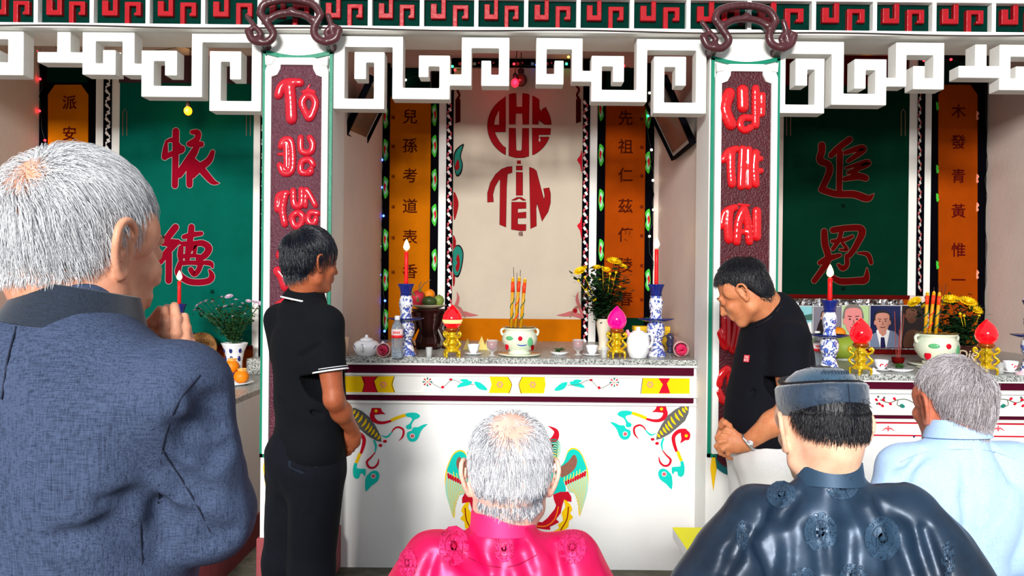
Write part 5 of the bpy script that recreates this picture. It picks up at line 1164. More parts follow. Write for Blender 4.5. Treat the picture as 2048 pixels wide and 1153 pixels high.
# ------------------------------------------------------------------ tilted framed pictures
def frame_pic(P, label, side):
    P = [Vector(p) for p in P]; n = (P[1]-P[0]).cross(P[3]-P[0]).normalized()
    if n.x*side > 0: n = -n
    ctr = sum(P, Vector())/4; t = thing('framed_picture', label, 'picture', (ctr.x, ctr.y, min(p.z for p in P)))
    def q(name, sc_, off, th, m_):
        A = [ctr+(p-ctr)*sc_+n*off for p in P]; B = [a+n*th for a in A]
        mk(name, A+B, [(0, 1, 2, 3), (7, 6, 5, 4)]+[(i, (i+1) % 4, (i+1) % 4+4, i+4) for i in range(4)], m_, t)
    q('back_board', 1.0, -.012, .012, M_black)
    q('mount', .93, .0002, .004, mat('picture_mount', (196, 192, 186), .4)); q('print', .80, .0045, .002, mat('dim_print', (92, 84, 78), .3, var=.3, vscale=8, coat=.6))
    for i in range(4):
        a, b = P[i], P[(i+1) % 4]; a2 = ctr+(a-ctr)*.92; b2 = ctr+(b-ctr)*.92; h = n*.02
        mk('frame_rail', [a, b, b2, a2, a+h, b+h, b2+h, a2+h], [(0, 1, 2, 3), (4, 7, 6, 5), (0, 4, 5, 1), (2, 6, 7, 3), (1, 5, 6, 2), (0, 3, 7, 4)], M_black, t)
frame_pic([at(687, 268, 4.02), at(722, 301, 4.6), at(772, 197, 4.6), at(742, 150, 4.02)], 'black-framed picture leaning out from the left wall of the centre niche', 1 if False else -1)
frame_pic([at(1389, 287, 4.02), at(1349, 320, 4.6), at(1294, 205, 4.6), at(1330, 150, 4.02)], 'black-framed picture leaning out from the right wall of the centre niche', 1)
# ------------------------------------------------------------------ low white table with yellow border
zt_ = .60; A_ = on(1345, 1056, zt_)
x0_, x1_, y0_, y1_ = A_.x, A_.x+.75, 2.22, A_.y
t = thing('low_table', 'low white table with a bright yellow painted border, behind the black-robed man', 'table', ((x0_+x1_)/2, (y0_+y1_)/2, 0))
boxo('tabletop', (x0_, y0_, zt_-.04), (x1_, y1_, zt_-.001), M_front, t, bevel=.004)
for a, b in (((x0_, y1_-.055), (x1_, y1_)), ((x0_, y0_), (x0_+.085, y1_-.055)), ((x1_-.085, y0_), (x1_, y1_-.055))): boxo('yellow_border', (a[0], a[1], zt_-.002), (b[0], b[1], zt_+.001), mat('lemon_paint', (255, 250, 0), .4), t)
for dx in (.05, .70):
    for yy in (y0_+.05, y1_-.05): boxo('leg', (x0_+dx-.025, yy-.025, 0), (x0_+dx+.025, yy+.025, zt_-.04), M_front, t)
# ================================================================== people
def field(S, P):
    d = np.full(P.shape[:-1], 1.0)
    for f, lo, hi, k, op in S.p:
        e = f(P) if op != 's' else -f(P)
        if op == 'u': hh = np.clip(k-np.abs(d-e), 0, None)/k; d = np.minimum(d, e)-hh*hh*k*.25
        else: hh = np.clip(k-np.abs(d-e), 0, None)/k; d = np.maximum(d, e)+hh*hh*k*.25
    if S.disp is not None: d = d+S.disp(P)
    return d
def ray(px, py):
    d = CR @ Vector(((px-1024)/FPX, -(py-576.5)/FPX, -1)); return np.array(d/d.y)
def hit(S, px, py, D0, D1):
    r = ray(px, py); t = np.linspace(D0, D1, 500); P = np.array((0, 0, CAMZ))+t[:, None]*r; d = field(S, P); i = np.argmax(d < 0)
    if d[i] >= 0: i = int(np.argmin(d))
    return P[i]
def hits(S, pts, D0, D1):
    "vectorised version: first surface point along the view of each pixel"
    rs = np.array([ray(*p) for p in pts]); t = np.linspace(D0, D1, 260); P = np.array((0, 0, CAMZ))+t[None, :, None]*rs[:, None, :]
    d = field(S, P); i = np.argmax(d < 0, axis=1); bad = d[np.arange(len(pts)), i] >= 0; i[bad] = np.argmin(d[bad], axis=1) if bad.any() else i[bad]
    return P[np.arange(len(pts)), i]
def hitsmooth(S, pts, D0, D1): return hits(S, [(p[0], p[1]) for p in smooth(pts, 5)], D0, D1)
def skin(name, col, col2): return mat(name, col, .5, col2=col2, vscale=22, bump=.05, bscale=300, sss=.08, spec=.35)
def head(S, c, yaw, pitch=0, roll=0, sc=1.0, ear=1.0, neck_to=None, nr=.056, nb=.07):
    S.frame(c, rotm(R(yaw), R(pitch), R(roll)), sc)
    S.ell((0, -.014, .028), (.075, .093, .088)); S.ell((0, -.042, -.035), (.056, .056, .058), .03); S.ell((0, .03, -.04), (.057, .068, .076), .03)
    S.ell((0, .066, -.1), (.021, .018, .017), .02)
    for s in (-1, 1):
        S.chain([(s*.058, -.002, -.03), (s*.05, .006, -.072), (s*.018, .066, -.103)], [.014, .015, .013], .025)
        S.ell((s*.04, .066, -.03), (.02, .018, .017), .02); S.ell((s*.066, .03, .02), (.012, .03, .03), .02)
    S.cap((-.03, .086, .016), (.03, .086, .016), .01, .01, .012)
    for s in (-1, 1): S.ell((s*.031, .1, -.003), (.017, .014, .012), .01, 's'); S.ell((s*.031, .081, -.004), (.013, .012, .0115), .004)
    S.chain([(0, .088, .008), (0, .1, -.018), (0, .109, -.036)], [.007, .009, .012], .01)
    for s in (-1, 1): S.ell((s*.012, .097, -.04), (.008, .011, .008), .006)
    S.ell((0, .084, -.062), (.024, .013, .016), .012)
    S.cap((-.02, .089, -.064), (.02, .089, -.064), .0055, .0055, .006); S.cap((-.017, .088, -.074), (.017, .088, -.074), .0065, .0065, .006)
    S.cap((-.022, .098, -.069), (.022, .098, -.069), .0018, .0018, .003, 's')
    for s in (-1, 1):   # ears
        e = ear; O = lambda y, z, o: (s*(.0745+o*e), -.004+y*e, -.012+z*e)
        S.ell((s*.0755, -.002, -.012), (.008, .014*e, .027*e), .006, rm=rotm(R(-s*22)))
        ring = [O(.013, .012, .004), O(.010, .026, .010), O(-.004, .034, .016), O(-.017, .026, .02), O(-.02, .008, .02), O(-.014, -.012, .014), O(-.004, -.026, .008), O(.005, -.03, .004)]
        S.chain([tuple(q) for q in smooth(ring, 5)], .0038*e, .003)
        S.ell(O(.003, -.027, .004), (.0055*e, .0075*e, .0085*e), .006)
        S.chain([O(-.009, .018, .012), O(-.011, .004, .013), O(-.004, -.012, .008)], .003*e, .003)
        S.ell(O(.001, .0, .011), (.006, .0065*e, .0115*e), .005, 's')
        S.ell(O(.010, -.002, .004), (.003, .004, .006), .003)
    if neck_to is not None:
        a = S.w((0, -.018, -.055)); b2 = S.w((0, -.03, -.02)); S.frame()
        S.cap(a, neck_to, nr, nb, .03); S.cap(b2, (np.array(a)+np.array(neck_to))/2, nr*.95, nr, .03)
    HR = (np.array(c, float), rotm(R(yaw), R(pitch), R(roll)), sc); S.frame(); return HR
def hand(S, wrist, knuckle, up, tips, thumb, r=.0085, palm=.03, flat=.45, side=None):
    "palm from wrist to knuckle; 'side' runs across the knuckles; tips = 4 polylines already in world space"
    wrist = np.array(wrist); knuckle = np.array(knuckle); side = np.array(side)/np.linalg.norm(side)
    S.fcap(wrist, wrist*.45+knuckle*.55, palm*.78, palm*1.05, side, flat, .012); S.fcap(wrist*.5+knuckle*.5, knuckle, palm*1.05, palm*1.15, side, flat, .012)
    for i, t in enumerate(tips):
        rr = r*(1, 1.05, 1, .86)[i]; S.chain([tuple(q) for q in t], [rr*1.08, rr*1.0, rr*.98, rr*.82][:len(t)], .0022)
        for q in t[1:-1]: S.ell(q, (rr*1.1,)*3, .002)
    if thumb is not None: S.chain([tuple(q) for q in thumb], [r*1.7, r*1.35, r*1.15, r*.95][:len(thumb)], .006)
def hair_mat(name, a, b, rough=.45):
    if name in MATS: return MATS[name]
    m = bpy.data.materials.new(name); m.use_nodes = True; nt = m.node_tree; p = nt.nodes['Principled BSDF']; p.inputs['Roughness'].default_value = rough; p.inputs['Specular IOR Level'].default_value = .5
    h = nt.nodes.new('ShaderNodeHairInfo'); r = nt.nodes.new('ShaderNodeValToRGB'); r.color_ramp.elements[0].color = lin(a); r.color_ramp.elements[1].color = lin(b)
    nt.links.new(h.outputs['Random'], r.inputs[0]); nt.links.new(r.outputs[0], p.inputs['Base Color']); MATS[name] = m; return m
def hairline(x, y):
    "lowest z of hair at plan direction (x, y); y < 0 is the back"
    a = math.atan2(abs(x), -y)   # 0 back, pi front
    pts = [(0, -.084), (.7, -.08), (1.1, -.062), (1.34, -.024), (1.5, .008), (1.62, .012), (1.75, -.008), (1.95, .004), (2.2, .046), (2.6, .064), (math.pi, .068)]
    for (a0, z0), (a1, z1) in zip(pts, pts[1:]):
        if a <= a1: return z0+(z1-z0)*(a-a0)/(a1-a0)
    return pts[-1][1]
def hair(parent, HR, n, L, m, dens=None, whorl=(.01, -.062, .09), w_=.00045, lift=.009, droop=.25, seg=6, rad=(.0765, .0945, .0895), swirl=.5, jit=.3, top_len=1.3, side_len=.55, low=0, fringe=1.0):
    c, Rm, sc_ = HR; rng = np.random.default_rng(len(parent.name)*31+n); C0 = np.array((0, -.014, .028)); r0 = np.array(rad); W = np.array(whorl)-C0; W = W/r0; W /= np.linalg.norm(W)
    pos = []; cnt = 0; tries = 0
    def surf(q, off=0.0):
        r = r0+off
        if q[2] >= 0: return C0+q*r
        h = math.sqrt(max(1e-6, 1-q[2]*q[2])); f = h**.55/h; return C0+np.array((q[0]*f*r[0], q[1]*f*r[1]*.97, q[2]*r[2]*1.42))
    while cnt < n and tries < n*12:
        tries += 1
        u = rng.normal(size=3); u /= np.linalg.norm(u); p = surf(u)
        if p[2] < hairline(p[0], p[1]+.014)+low+rng.normal()*.003: continue
        if dens is not None and rng.random() > dens(p): continue
        hgt = max(0, min(1, (p[2]+.06)/.13)); Lh = L*(side_len+(top_len-side_len)*hgt)*rng.uniform(.7, 1.15)
        if p[1] > .02: Lh *= fringe
        if dens is not None: Lh *= .35+.65*min(1, dens(p))
        t = u-W*(u @ W); nt_ = np.linalg.norm(t)+1e-6; t = t/nt_
        sw = np.cross(u, t); ang = swirl*math.exp(-nt_*1.6)+rng.normal()*jit
        q = u.copy(); dirn = t*math.cos(ang)+sw*math.sin(ang); strand = []
        lf = lift*rng.uniform(.5, 1.3)*(.35+.65*hgt); jx = rng.normal(size=3)*.0015
        dn = 0.0
        for k in range(seg):
            f = k/(seg-1); off = -.0015+lf*math.sin(f*1.9)*.9+.0005
            strand.append(surf(q, off)+jx*f-np.array((0, 0, dn)))
            if q[2] < -.62: dn += Lh/(seg-1)*.8; continue
            dd = dirn+np.array((0, 0, -droop*f*1.5)); dd -= q*(dd @ q); dd /= np.linalg.norm(dd)+1e-6
            q = q+dd*(Lh/(seg-1))/.088; q /= np.linalg.norm(q); dirn = dd
        pos += [c+Rm @ (s*sc_) for s in strand]; cnt += 1
    org = np.array(wloc(parent)); cu = bpy.data.hair_curves.new('hair'); cu.add_curves([seg]*cnt)
    A = (np.array(pos)-org).astype(np.float32); cu.attributes['position'].data.foreach_set('vector', A.ravel())
    ra = cu.attributes.get('radius') or cu.attributes.new('radius', 'FLOAT', 'POINT'); rr = np.tile(np.linspace(w_, w_*.35, seg), cnt).astype(np.float32); ra.data.foreach_set('value', rr)
    cu.materials.append(m); o = bpy.data.objects.new('hair', cu); COL.objects.link(o); o.parent = parent; return o
def hair_cap(parent, HR, m, grow=.006, low=0, name='hair_base', vox=.003, extra=None):
    c, Rm, sc_ = HR; S = SDF(vox); S.frame(c, Rm, sc_); S.ell((0, -.014, .03), (.0765+grow, .0945+grow, .0885+grow*1.2)); S.ell((0, -.042, -.035), (.057+grow, .057+grow, .062), .03)
    if extra: extra(S)
    xs = np.linspace(0, math.pi, 40); hz = np.array([hairline(math.sin(a), -math.cos(a)) for a in xs])+low
    def reg(P):
        q = ((P-c) @ Rm)/sc_; a = np.arctan2(np.abs(q[..., 0]), -(q[..., 1]+.014)); return (np.interp(a, xs, hz)-q[..., 2])*.8*sc_
    lo = c-.2; hi = c+.2; S.fn(reg, lo, hi, .003, 'i'); S.build(name, m, parent, smooth_it=2)
def eyes(parent, HR):
    c, Rm, sc_ = HR
    for s in (-1, 1):
        p = c+Rm @ (np.array((s*.031, .0825, -.004))*sc_); MB().ell(p, (.0100, .0100, .0088), 12, 8).build('eye', mat('eye_white', (226, 222, 216), .2), parent, smooth=True)
        p = c+Rm @ (np.array((s*.031, .0895, -.006))*sc_); MB().ell(p, (.004,)*3, 10, 6).build('iris', mat('iris_dark', (30, 18, 12), .1), parent, smooth=True)
        a = [c+Rm @ (np.array(q)*sc_) for q in ((s*.016, .096, .018), (s*.032, .094, .024), (s*.048, .083, .019))]; MB().tube([Vector(q) for q in a], [.0012, .0018, .0008], 6).build('eyebrow', mat('brow_hair', (60, 54, 52), .8), parent)
def band(S, parent, name, pts, r, m, D0, D1, n=6):
    P = hitsmooth(S, pts, D0, D1); return MB().tube([Vector(p)+Vector((0, -.0024, .0008)) for p in P], r, n).build(name, m, parent, smooth=True)
def medallion(S, parent, px, py, r, D0, D1, m, ry=None, rot=0):
    "woven round motif laid on the cloth"
    ry = ry or r; L = []
    cs, sn = math.cos(rot), math.sin(rot); T = lambda a, b: (px+a*r*cs-b*ry*sn, py+a*r*sn+b*ry*cs)
    for q in range(12):
        a = q*math.pi/6; L.append([(.82*math.cos(a), .82*math.sin(a)), (1.0*math.cos(a+.12), 1.0*math.sin(a+.12)), (.95*math.cos(a+.32), .95*math.sin(a+.32)), (.78*math.cos(a+.34), .78*math.sin(a+.34)), (.74*math.cos(a+.18), .74*math.sin(a+.18)), (.86*math.cos(a+.2), .86*math.sin(a+.2))])
    L += [[(.6*math.cos(a*.4), .6*math.sin(a*.4)) for a in range(17)], [(0, -.45), (0, .45)], [(-.42, -.25), (.42, -.25)], [(-.42, .25), (.42, .25)], [(-.3, -.42), (-.3, .42)], [(.3, -.42), (.3, .42)]]
    mb = MB()
    for l in L:
        pts = smooth([T(*p) for p in l], 3) if len(l) > 2 else [T(*l[0]), T((l[0][0]+l[1][0])/2, (l[0][1]+l[1][1])/2), T(*l[1])]
        P = hits(S, pts, D0, D1); mb.tube([Vector(p)+Vector((0, -.0030, .0016)) for p in P], .0008, 5)
    n = 14; ctr = [(px, py)]; ringp = []
    G = [(0, 0)]+[(u*math.cos(a*2*math.pi/24), u*math.sin(a*2*math.pi/24)) for u in (.25, .5, .75, 1.0) for a in range(24)]
    P = hits(S, [T(*g) for g in G], D0, D1); V = [Vector(p)+Vector((0, -.0024, .0014)) for p in P]; F = [(0, 1+a, 1+(a+1) % 24) for a in range(24)]
    for k in range(3): F += [(1+k*24+a, 1+k*24+(a+1) % 24, 1+(k+1)*24+(a+1) % 24, 1+(k+1)*24+a) for a in range(24)]
    o = MB().add(V, F).build('medallion', m[0], parent, smooth=True); mb.build('medallion_scroll', m[1], o, kind='stuff')
_LAT = np.random.default_rng(5).random((32, 32, 32))
def noise3(P):
    i = np.floor(P).astype(int); f = P-i; f = f*f*(3-2*f); i &= 31; j = (i+1) & 31
    x0, y0, z0 = i[..., 0], i[..., 1], i[..., 2]; x1, y1, z1 = j[..., 0], j[..., 1], j[..., 2]; fx, fy, fz = f[..., 0], f[..., 1], f[..., 2]
    a = _LAT[x0, y0, z0]*(1-fx)+_LAT[x1, y0, z0]*fx; b = _LAT[x0, y1, z0]*(1-fx)+_LAT[x1, y1, z0]*fx
    c = _LAT[x0, y0, z1]*(1-fx)+_LAT[x1, y0, z1]*fx; e = _LAT[x0, y1, z1]*(1-fx)+_LAT[x1, y1, z1]*fx
    return (a*(1-fy)+b*fy)*(1-fz)+(c*(1-fy)+e*fy)*fz
def wrinkle(amp, f1, zs, seed):
    "ridged cloth folds, longer along z than across"
    rng = np.random.default_rng(seed); o1 = rng.random(3)*30; o2 = rng.random(3)*30; o3 = rng.random(3)*30
    def fn(P):
        w = noise3(P*np.array((5., 5., 5.))+o3)-.5
        Q = P*np.array((f1, f1*.6, zs))+o1+w[..., None]*np.array((2.2, 1.0, 1.6))
        r = 1-np.abs(2*noise3(Q)-1); r2 = 1-np.abs(2*noise3(Q*2.1+o2)-1)
        return -amp*((r-.6)*1.6+(r2-.6)*.55)
    return fn
def weave(name, base, fleck, scale=420, rough=.8, sheen=.3, bump=.25):
    if name in MATS: return MATS[name]
    m = bpy.data.materials.new(name); m.use_nodes = True; nt = m.node_tree; b = nt.nodes['Principled BSDF']; N = nt.nodes.new; L = nt.links.new
    b.inputs['Roughness'].default_value = rough; b.inputs['Sheen Weight'].default_value = sheen; b.inputs['Specular IOR Level'].default_value = .2
    tc = N('ShaderNodeTexCoord'); out = []
    for sc_ in ((1, 1, .08), (.08, 1, 1), (1, 1, 1)):
        mp = N('ShaderNodeMapping'); mp.inputs['Scale'].default_value = sc_; L(tc.outputs['Object'], mp.inputs[0]); n = N('ShaderNodeTexNoise'); n.inputs['Scale'].default_value = scale if sc_ != (1, 1, 1) else 8; n.inputs['Detail'].default_value = 3; L(mp.outputs[0], n.inputs['Vector']); out.append(n.outputs['Fac'])
    a = N('ShaderNodeMath'); a.operation = 'ADD'; L(out[0], a.inputs[0]); L(out[1], a.inputs[1]); a2 = N('ShaderNodeMath'); a2.operation = 'MULTIPLY_ADD'; L(out[2], a2.inputs[0]); a2.inputs[1].default_value = .3; L(a.outputs[0], a2.inputs[2])
    r = N('ShaderNodeValToRGB'); r.color_ramp.elements[0].position = .95; r.color_ramp.elements[1].position = 1.45; mr = N('ShaderNodeMath'); mr.operation = 'MULTIPLY'; mr.inputs[1].default_value = .77
    L(a2.outputs[0], mr.inputs[0]); r.color_ramp.elements[0].position = .60; r.color_ramp.elements[1].position = 1.12; L(mr.outputs[0], r.inputs[0]); r.color_ramp.elements[0].color = lin(base); r.color_ramp.elements[1].color = lin(fleck); L(r.outputs[0], b.inputs['Base Color'])
    bp = N('ShaderNodeBump'); bp.inputs['Strength'].default_value = bump; bp.inputs['Distance'].default_value = .001; L(a.outputs[0], bp.inputs['Height']); L(bp.outputs[0], b.inputs['Normal']); MATS[name] = m; return m
V3 = lambda v: np.array(tuple(v))
def person(label, foot): return thing('person', label, 'person', foot)
# ------------------------------------------------------------------ grey-suited man praying (nearest)
N_ = V3(at(134, 628, .985)); P0 = person('standing white-haired man in a slate-blue suit, seen from behind with hands joined in prayer', (N_[0], N_[1], 0))
skA = skin('tanned_elder_skin', (206, 150, 122), (190, 126, 98))
S = SDF(.0023); hc = V3(at(169, 485, 1.03))
HA = head(S, hc, -25, -6, 0, 1.05, 1.08, N_+np.array((0, .02, -.02)), .056, .058)
RT = rotm(R(-18))
S.frame(N_, RT); S.cap((-.12, .01, -.12), (.12, .01, -.12), .036, .036, .03); S.cap((0, .02, -.1), (0, .03, -.5), .055, .07, .04); S.frame()
sh = V3(at(368, 806, .95)); el = V3(at(412, 1030, .99)); wr = V3(at(350, 790, 1.09))
S.chain([sh, el], [.036, .034], .02); S.chain([el, wr], [.034, .025], .02)
shl = N_+RT @ np.array((-.165, .0, -.12)); ell_ = shl+RT @ np.array((-.06, .06, -.26)); wl = wr+np.array((-.028, .028, 0))
S.chain([shl, ell_], [.036, .034], .02); S.chain([ell_, wl], [.034, .025], .02)
DH = 1.10; q = lambda x, y, d=0: V3(at(x, y, DH+d))
hand(S, wr, q(350, 706, .0), None, [[q(330, 708, -.004), q(330, 672, -.006), q(331, 645, -.002), q(330, 620, .004)], [q(351, 708, -.006), q(352, 668, -.01), q(352, 640, -.004), q(349, 613, .003)], [q(369, 712, .0), q(371, 682, -.002), q(371, 657, .003), q(369, 634, .008)], [q(376, 722, .014), q(380, 700, .014), q(380, 682, .018), q(377, 664, .02)]],
     [q(334, 775, -.006), q(314, 730, -.014), q(297, 692, -.008), q(287, 666, .002)], .0078, .029, .5, (1, .1, 0))
hand(S, wl, q(318, 700, .034), None, [[q(292, 704, .03), q(290, 674, .028), q(302, 646, .026), q(320, 620, .024)], [q(306, 702, .042), q(310, 668, .04), q(322, 640, .036), q(334, 617, .034)], [q(326, 704, .046), q(334, 668, .044), q(342, 640, .04), q(350, 622, .038)], [q(344, 708, .05), q(354, 680, .046), q(362, 655, .042), q(366, 642, .04)]],
     [q(308, 770, .03), q(288, 728, .02), q(276, 692, .012), q(276, 662, .012)], .0078, .028, .5, (1, .1, 0))
S.build('body', skA, P0, smooth_it=0); eyes(P0, HA)
def densA(p):
    b = np.array((.0, -.074, .066)); d = np.linalg.norm((p-b)/np.array((.032, .04, .028))); return .13 if d < .8 else min(1, .13+(d-.8)*1.3)
hmA = hair_mat('silver_hair', (140, 142, 146), (232, 233, 236)); hair(P0, HA, 17000, .036, hmA, densA, whorl=(.005, -.07, .072), w_=.00042, lift=.011, droop=.3, swirl=.8, jit=.3, seg=6, low=.030)
hair(P0, HA, 60, .02, hmA, lambda p: 1.0 if p[1] > .05 else 0, w_=.0004, lift=.012, low=-.03)
# jacket
J = SDF(.0045); J.frame(N_, RT)
J.ell((0, .03, -.24), (.155, .115, .20), .05); J.ell((-.01, .03, -.46), (.142, .12, .22), .08); J.ell((0, .02, -.68), (.16, .13, .2), .08)
J.chain([(-.165, .01, -.125), (-.05, .0, -.068), (.05, .0, -.068), (.165, .0, -.105)], [.058, .052, .052, .062], .05)
J.fcap((0, .0, -.13), (0, .02, -.34), .135, .15, (1, 0, 0), .7, .06)
J.ell((.08, -.045, -.19), (.06, .04, .08), .06); J.ell((-.08, -.045, -.19), (.06, .04, .08), .06)
J.frame(); J.cap(N_+np.array((0, .012, .0)), N_+np.array((0, .01, -.05)), .066, .08, .02)
J.chain([sh+np.array((.0, 0, .018)), (sh+el)/2+np.array((.002, -.005, -.002)), el+np.array((.0, 0, .004))], [.06, .052, .060], .025)
J.chain([el, (el+wr)/2, wr+(el-wr)*.2], [.062, .052, .044], .02)
J.chain([shl, ell_, ell_*.5+wl*.5, wl+(ell_-wl)*.2], [.062, .06, .052, .042], .025)
J.ell(V3(at(452, 945, .985)), (.018, .02, .014), .02)
for pts, r_, k_ in (([(205, 1004), (260, 1003), (318, 1010)], .007, .025), ([(318, 1010), (335, 1050), (362, 1100)], .007, .03), ([(350, 856), (385, 868), (420, 862)], .008, .03), ([(392, 792), (425, 815), (440, 852)], .009, .03), ([(395, 905), (430, 912), (452, 900)], .008, .02), ([(345, 940), (375, 975), (410, 990)], .006, .03), ([(380, 1040), (420, 1080), (460, 1070)], .006, .03), ([(120, 1075), (220, 1060), (310, 1100)], .006, .03)):
    P_ = hits(J, pts, .5, 1.6); J.chain([p for p in P_], [r_*.3, r_, r_*.5], k_, 's')
J.disp = wrinkle(.0024, 9, 5, 3); J.dmax = .006
M_suit = weave('slate_suit_weave', (24, 33, 54), (60, 72, 98), 620, .85, .0, bump=.08)
J.build('jacket', M_suit, P0, smooth_it=2)
M_seam = mat('dark_seam_thread', (26, 32, 50), .8)
for pts in ([(402, 752), (362, 800), (333, 870), (322, 940), (318, 1008)], [(325, 900), (365, 960), (400, 1020), (430, 1080)], [(283, 1020), (284, 1090), (288, 1152)], [(35, 655), (18, 720), (6, 800)]): band(J, P0, 'seam', pts, .0011, M_seam, .5, 1.6, 5)
# collar of the jacket, one folded band standing round the neck
def collar(S_, parent, name, c, rx, ry, h, m, tilt, th=.003, gap=.35, flare=1.15, n=40, roll=0, low=None, yaw=0):
    Rm = Matrix.Rotation(R(yaw), 3, 'Z') @ Matrix.Rotation(tilt, 3, 'X') @ Matrix.Rotation(roll, 3, 'Y'); V = []; F = []
    for i in range(n+1):
        a = math.pi/2+gap+(2*math.pi-2*gap)*i/n   # opening at the front (+y)
        for (k, z, o) in ((1.0, h, 0), (1.0*flare, 0, 0), (1.0*flare, 0, th), (1.0, h, th)):
            V.append(Vector(c)+Rm @ Vector((math.cos(a)*(rx*k+o), math.sin(a)*(ry*k+o), z)))
    for i in range(n):
        for q_ in range(4): a = i*4+q_; b = i*4+(q_+1) % 4; F.append((a, b, b+4, a+4))
    F.append((0, 1, 2, 3)); F.append((n*4+3, n*4+2, n*4+1, n*4)); return MB().add(V, F).build(name, m, parent, smooth=False, auto=True, bevel=.0012)
M_col = weave('navy_collar_weave', (8, 16, 28), (22, 34, 50), 620, bump=.1)
collar(J, P0, 'collar', N_+np.array((.002, .016, -.022)), .066, .064, .056, M_col, R(-8), .005, .4, 1.36, yaw=-18, roll=R(6))
# trousers and shoes
def legs(parent, hipL, hipR, kneeL, kneeR, ankL, ankR, rs, m, vox=.008, pelvis=None, fw=None, amp=.004, seed=5, shoe=True):
    S_ = SDF(vox)
    for h_, k_, a_ in ((hipL, kneeL, ankL), (hipR, kneeR, ankR)): S_.chain([h_, k_, a_], rs, .03)
    if pelvis: S_.ell(*pelvis)
    S_.disp = wrinkle(amp, 12, 5, seed); S_.dmax = .01; S_.build('trousers', m, parent, smooth_it=2)
    if shoe:
        for a_ in (ankL, ankR):
            f_ = SDF(.006); b_ = np.array((a_[0], a_[1], .045)); f_.chain([b_+fw*-.06, b_+fw*.05, b_+fw*.16+np.array((0, 0, -.012))], [.042, .04, .034], .03); f_.build('shoe', mat('black_shoe_leather', (16, 14, 14), .3), parent)
    return S_
fw = RT @ np.array((0, 1, 0)); sd = RT @ np.array((1, 0, 0)); hp = N_+np.array((0, .02, -.66))
legs(P0, hp-sd*.09, hp+sd*.09, hp-sd*.1+np.array((0, .02, -.40)), hp+sd*.1+np.array((0, .02, -.40)), hp-sd*.11+np.array((0, 0, -.74+.0)), hp+sd*.11+np.array((0, 0, -.74)), [.1, .075, .06], weave('slate_trouser_weave', (16, 24, 42), (44, 55, 78), 620), .009, fw=fw)
# ------------------------------------------------------------------ man in a black polo shirt
N_ = V3(at(608, 592, 2.9)); P1 = person('man in a navy-black polo shirt with white-edged collar, standing before the left pillar', (N_[0], N_[1], 0))
skB = skin('warm_brown_skin', (172, 96, 62), (150, 76, 46)); RB = rotm(R(-42))
S = SDF(.0042); HB = head(S, V3(at(622, 522, 2.89)), -46, -4, 0, 1.0, 1.0, N_, .05, .056)
S.frame(N_, RB); S.cap((-.12, 0, -.1), (.12, 0, -.1), .034, .034, .03); S.cap((0, .02, -.1), (0, .03, -.5), .055, .07, .04); S.frame()
sh = V3(at(650, 650, 2.80)); el = V3(at(668, 800, 2.77)); wr = V3(at(704, 860, 2.90))
S.chain([sh, (sh+el)/2, el], [.05, .046, .036], .02); S.chain([el, el*.6+wr*.4, wr], [.037, .038, .025], .02)
q = lambda x, y, d=0: V3(at(x, y, 2.93+d))
hand(S, wr, q(702, 885, .0), None, [[q(694, 884), q(692, 895), q(690, 904, .01)], [q(699, 886), q(697, 899), q(693, 910, .01)], [q(705, 886, .005), q(703, 899, .008), q(699, 908, .016)], [q(710, 884, .01), q(709, 895, .016), q(706, 902, .02)]], [q(712, 868, .01), q(714, 878, .02), q(713, 887, .03)], .0088, .034, .5, (1, .3, 0))
shl = N_+RB @ np.array((-.17, .0, -.1)); eL = shl+RB @ np.array((-.03, .06, -.28)); wL = q(690, 862, .06)
S.chain([shl, eL, wL], [.05, .038, .026], .02); hand(S, wL, q(692, 886, .05), None, [[q(680+i*5, 884, .05+i*.006), q(679+i*5, 895, .05+i*.006), q(678+i*5, 903, .05+i*.006)] for i in range(4)], [q(694, 870, .05), q(697, 880, .045), q(697, 888, .04)], .0088, .034, .5, (1, .3, 0))
S.build('body', skB, P1, smooth_it=1); eyes(P1, HB)
M_bh = mat('black_hair_base', (8, 9, 16), .4, bump=.4, bscale=120, stretch=(1, 1, .2)); hmB = hair_mat('black_hair', (4, 5, 12), (20, 24, 40), .28)
hair_cap(P1, HB, M_bh, .009, -.004); hair(P1, HB, 4500, .055, hmB, None, whorl=(.0, -.06, .085), w_=.0009, lift=.016, droop=.5, jit=.25, rad=(.081, .099, .096), side_len=.5, top_len=1.1, fringe=1.2)
M_polo = weave('navy_black_knit', (1, 2, 7), (4, 7, 14), 500, .9, .0)
T_ = SDF(.006); T_.frame(N_, RB); T_.ell((0, .02, -.20), (.185, .12, .17), .05); T_.ell((0, .03, -.42), (.17, .125, .2), .08); T_.ell((0, .02, -.60), (.172, .128, .12), .06)
T_.chain([(-.165, .0, -.1), (-.05, -.005, -.055), (.05, -.005, -.055), (.165, .0, -.1)], [.055, .05, .05, .055], .04)
T_.fn(lambda P: (N_[2]-.655-P[..., 2])*1.0, N_-1, N_+1, .008, 'i'); T_.frame()
T_.chain([sh, sh*.42+el*.58+np.array((-.004, 0, 0))], [.066, .064], .03); T_.chain([shl, shl*.45+eL*.55], [.064, .062], .03)
cu_ = sh*.37+el*.63; ax = (el-sh)/np.linalg.norm(el-sh)
T_.fn(lambda P: np.where(np.linalg.norm(P-cu_, axis=-1) < .12, (P-cu_) @ ax, -1), cu_-.13, cu_+.13, .004, 'i')
for a, b, r_ in (((640, 690), (600, 715), .006), ((560, 800), (640, 830), .005)):
    pa, pb = hit(T_, *a, 2.4, 3.4), hit(T_, *b, 2.4, 3.4); T_.chain([pa, pb], [r_*.5, r_], .02, 's')
T_.disp = wrinkle(.0032, 9, 5, 11); T_.dmax = .01; T_.build('polo_shirt', M_polo, P1, smooth_it=2)
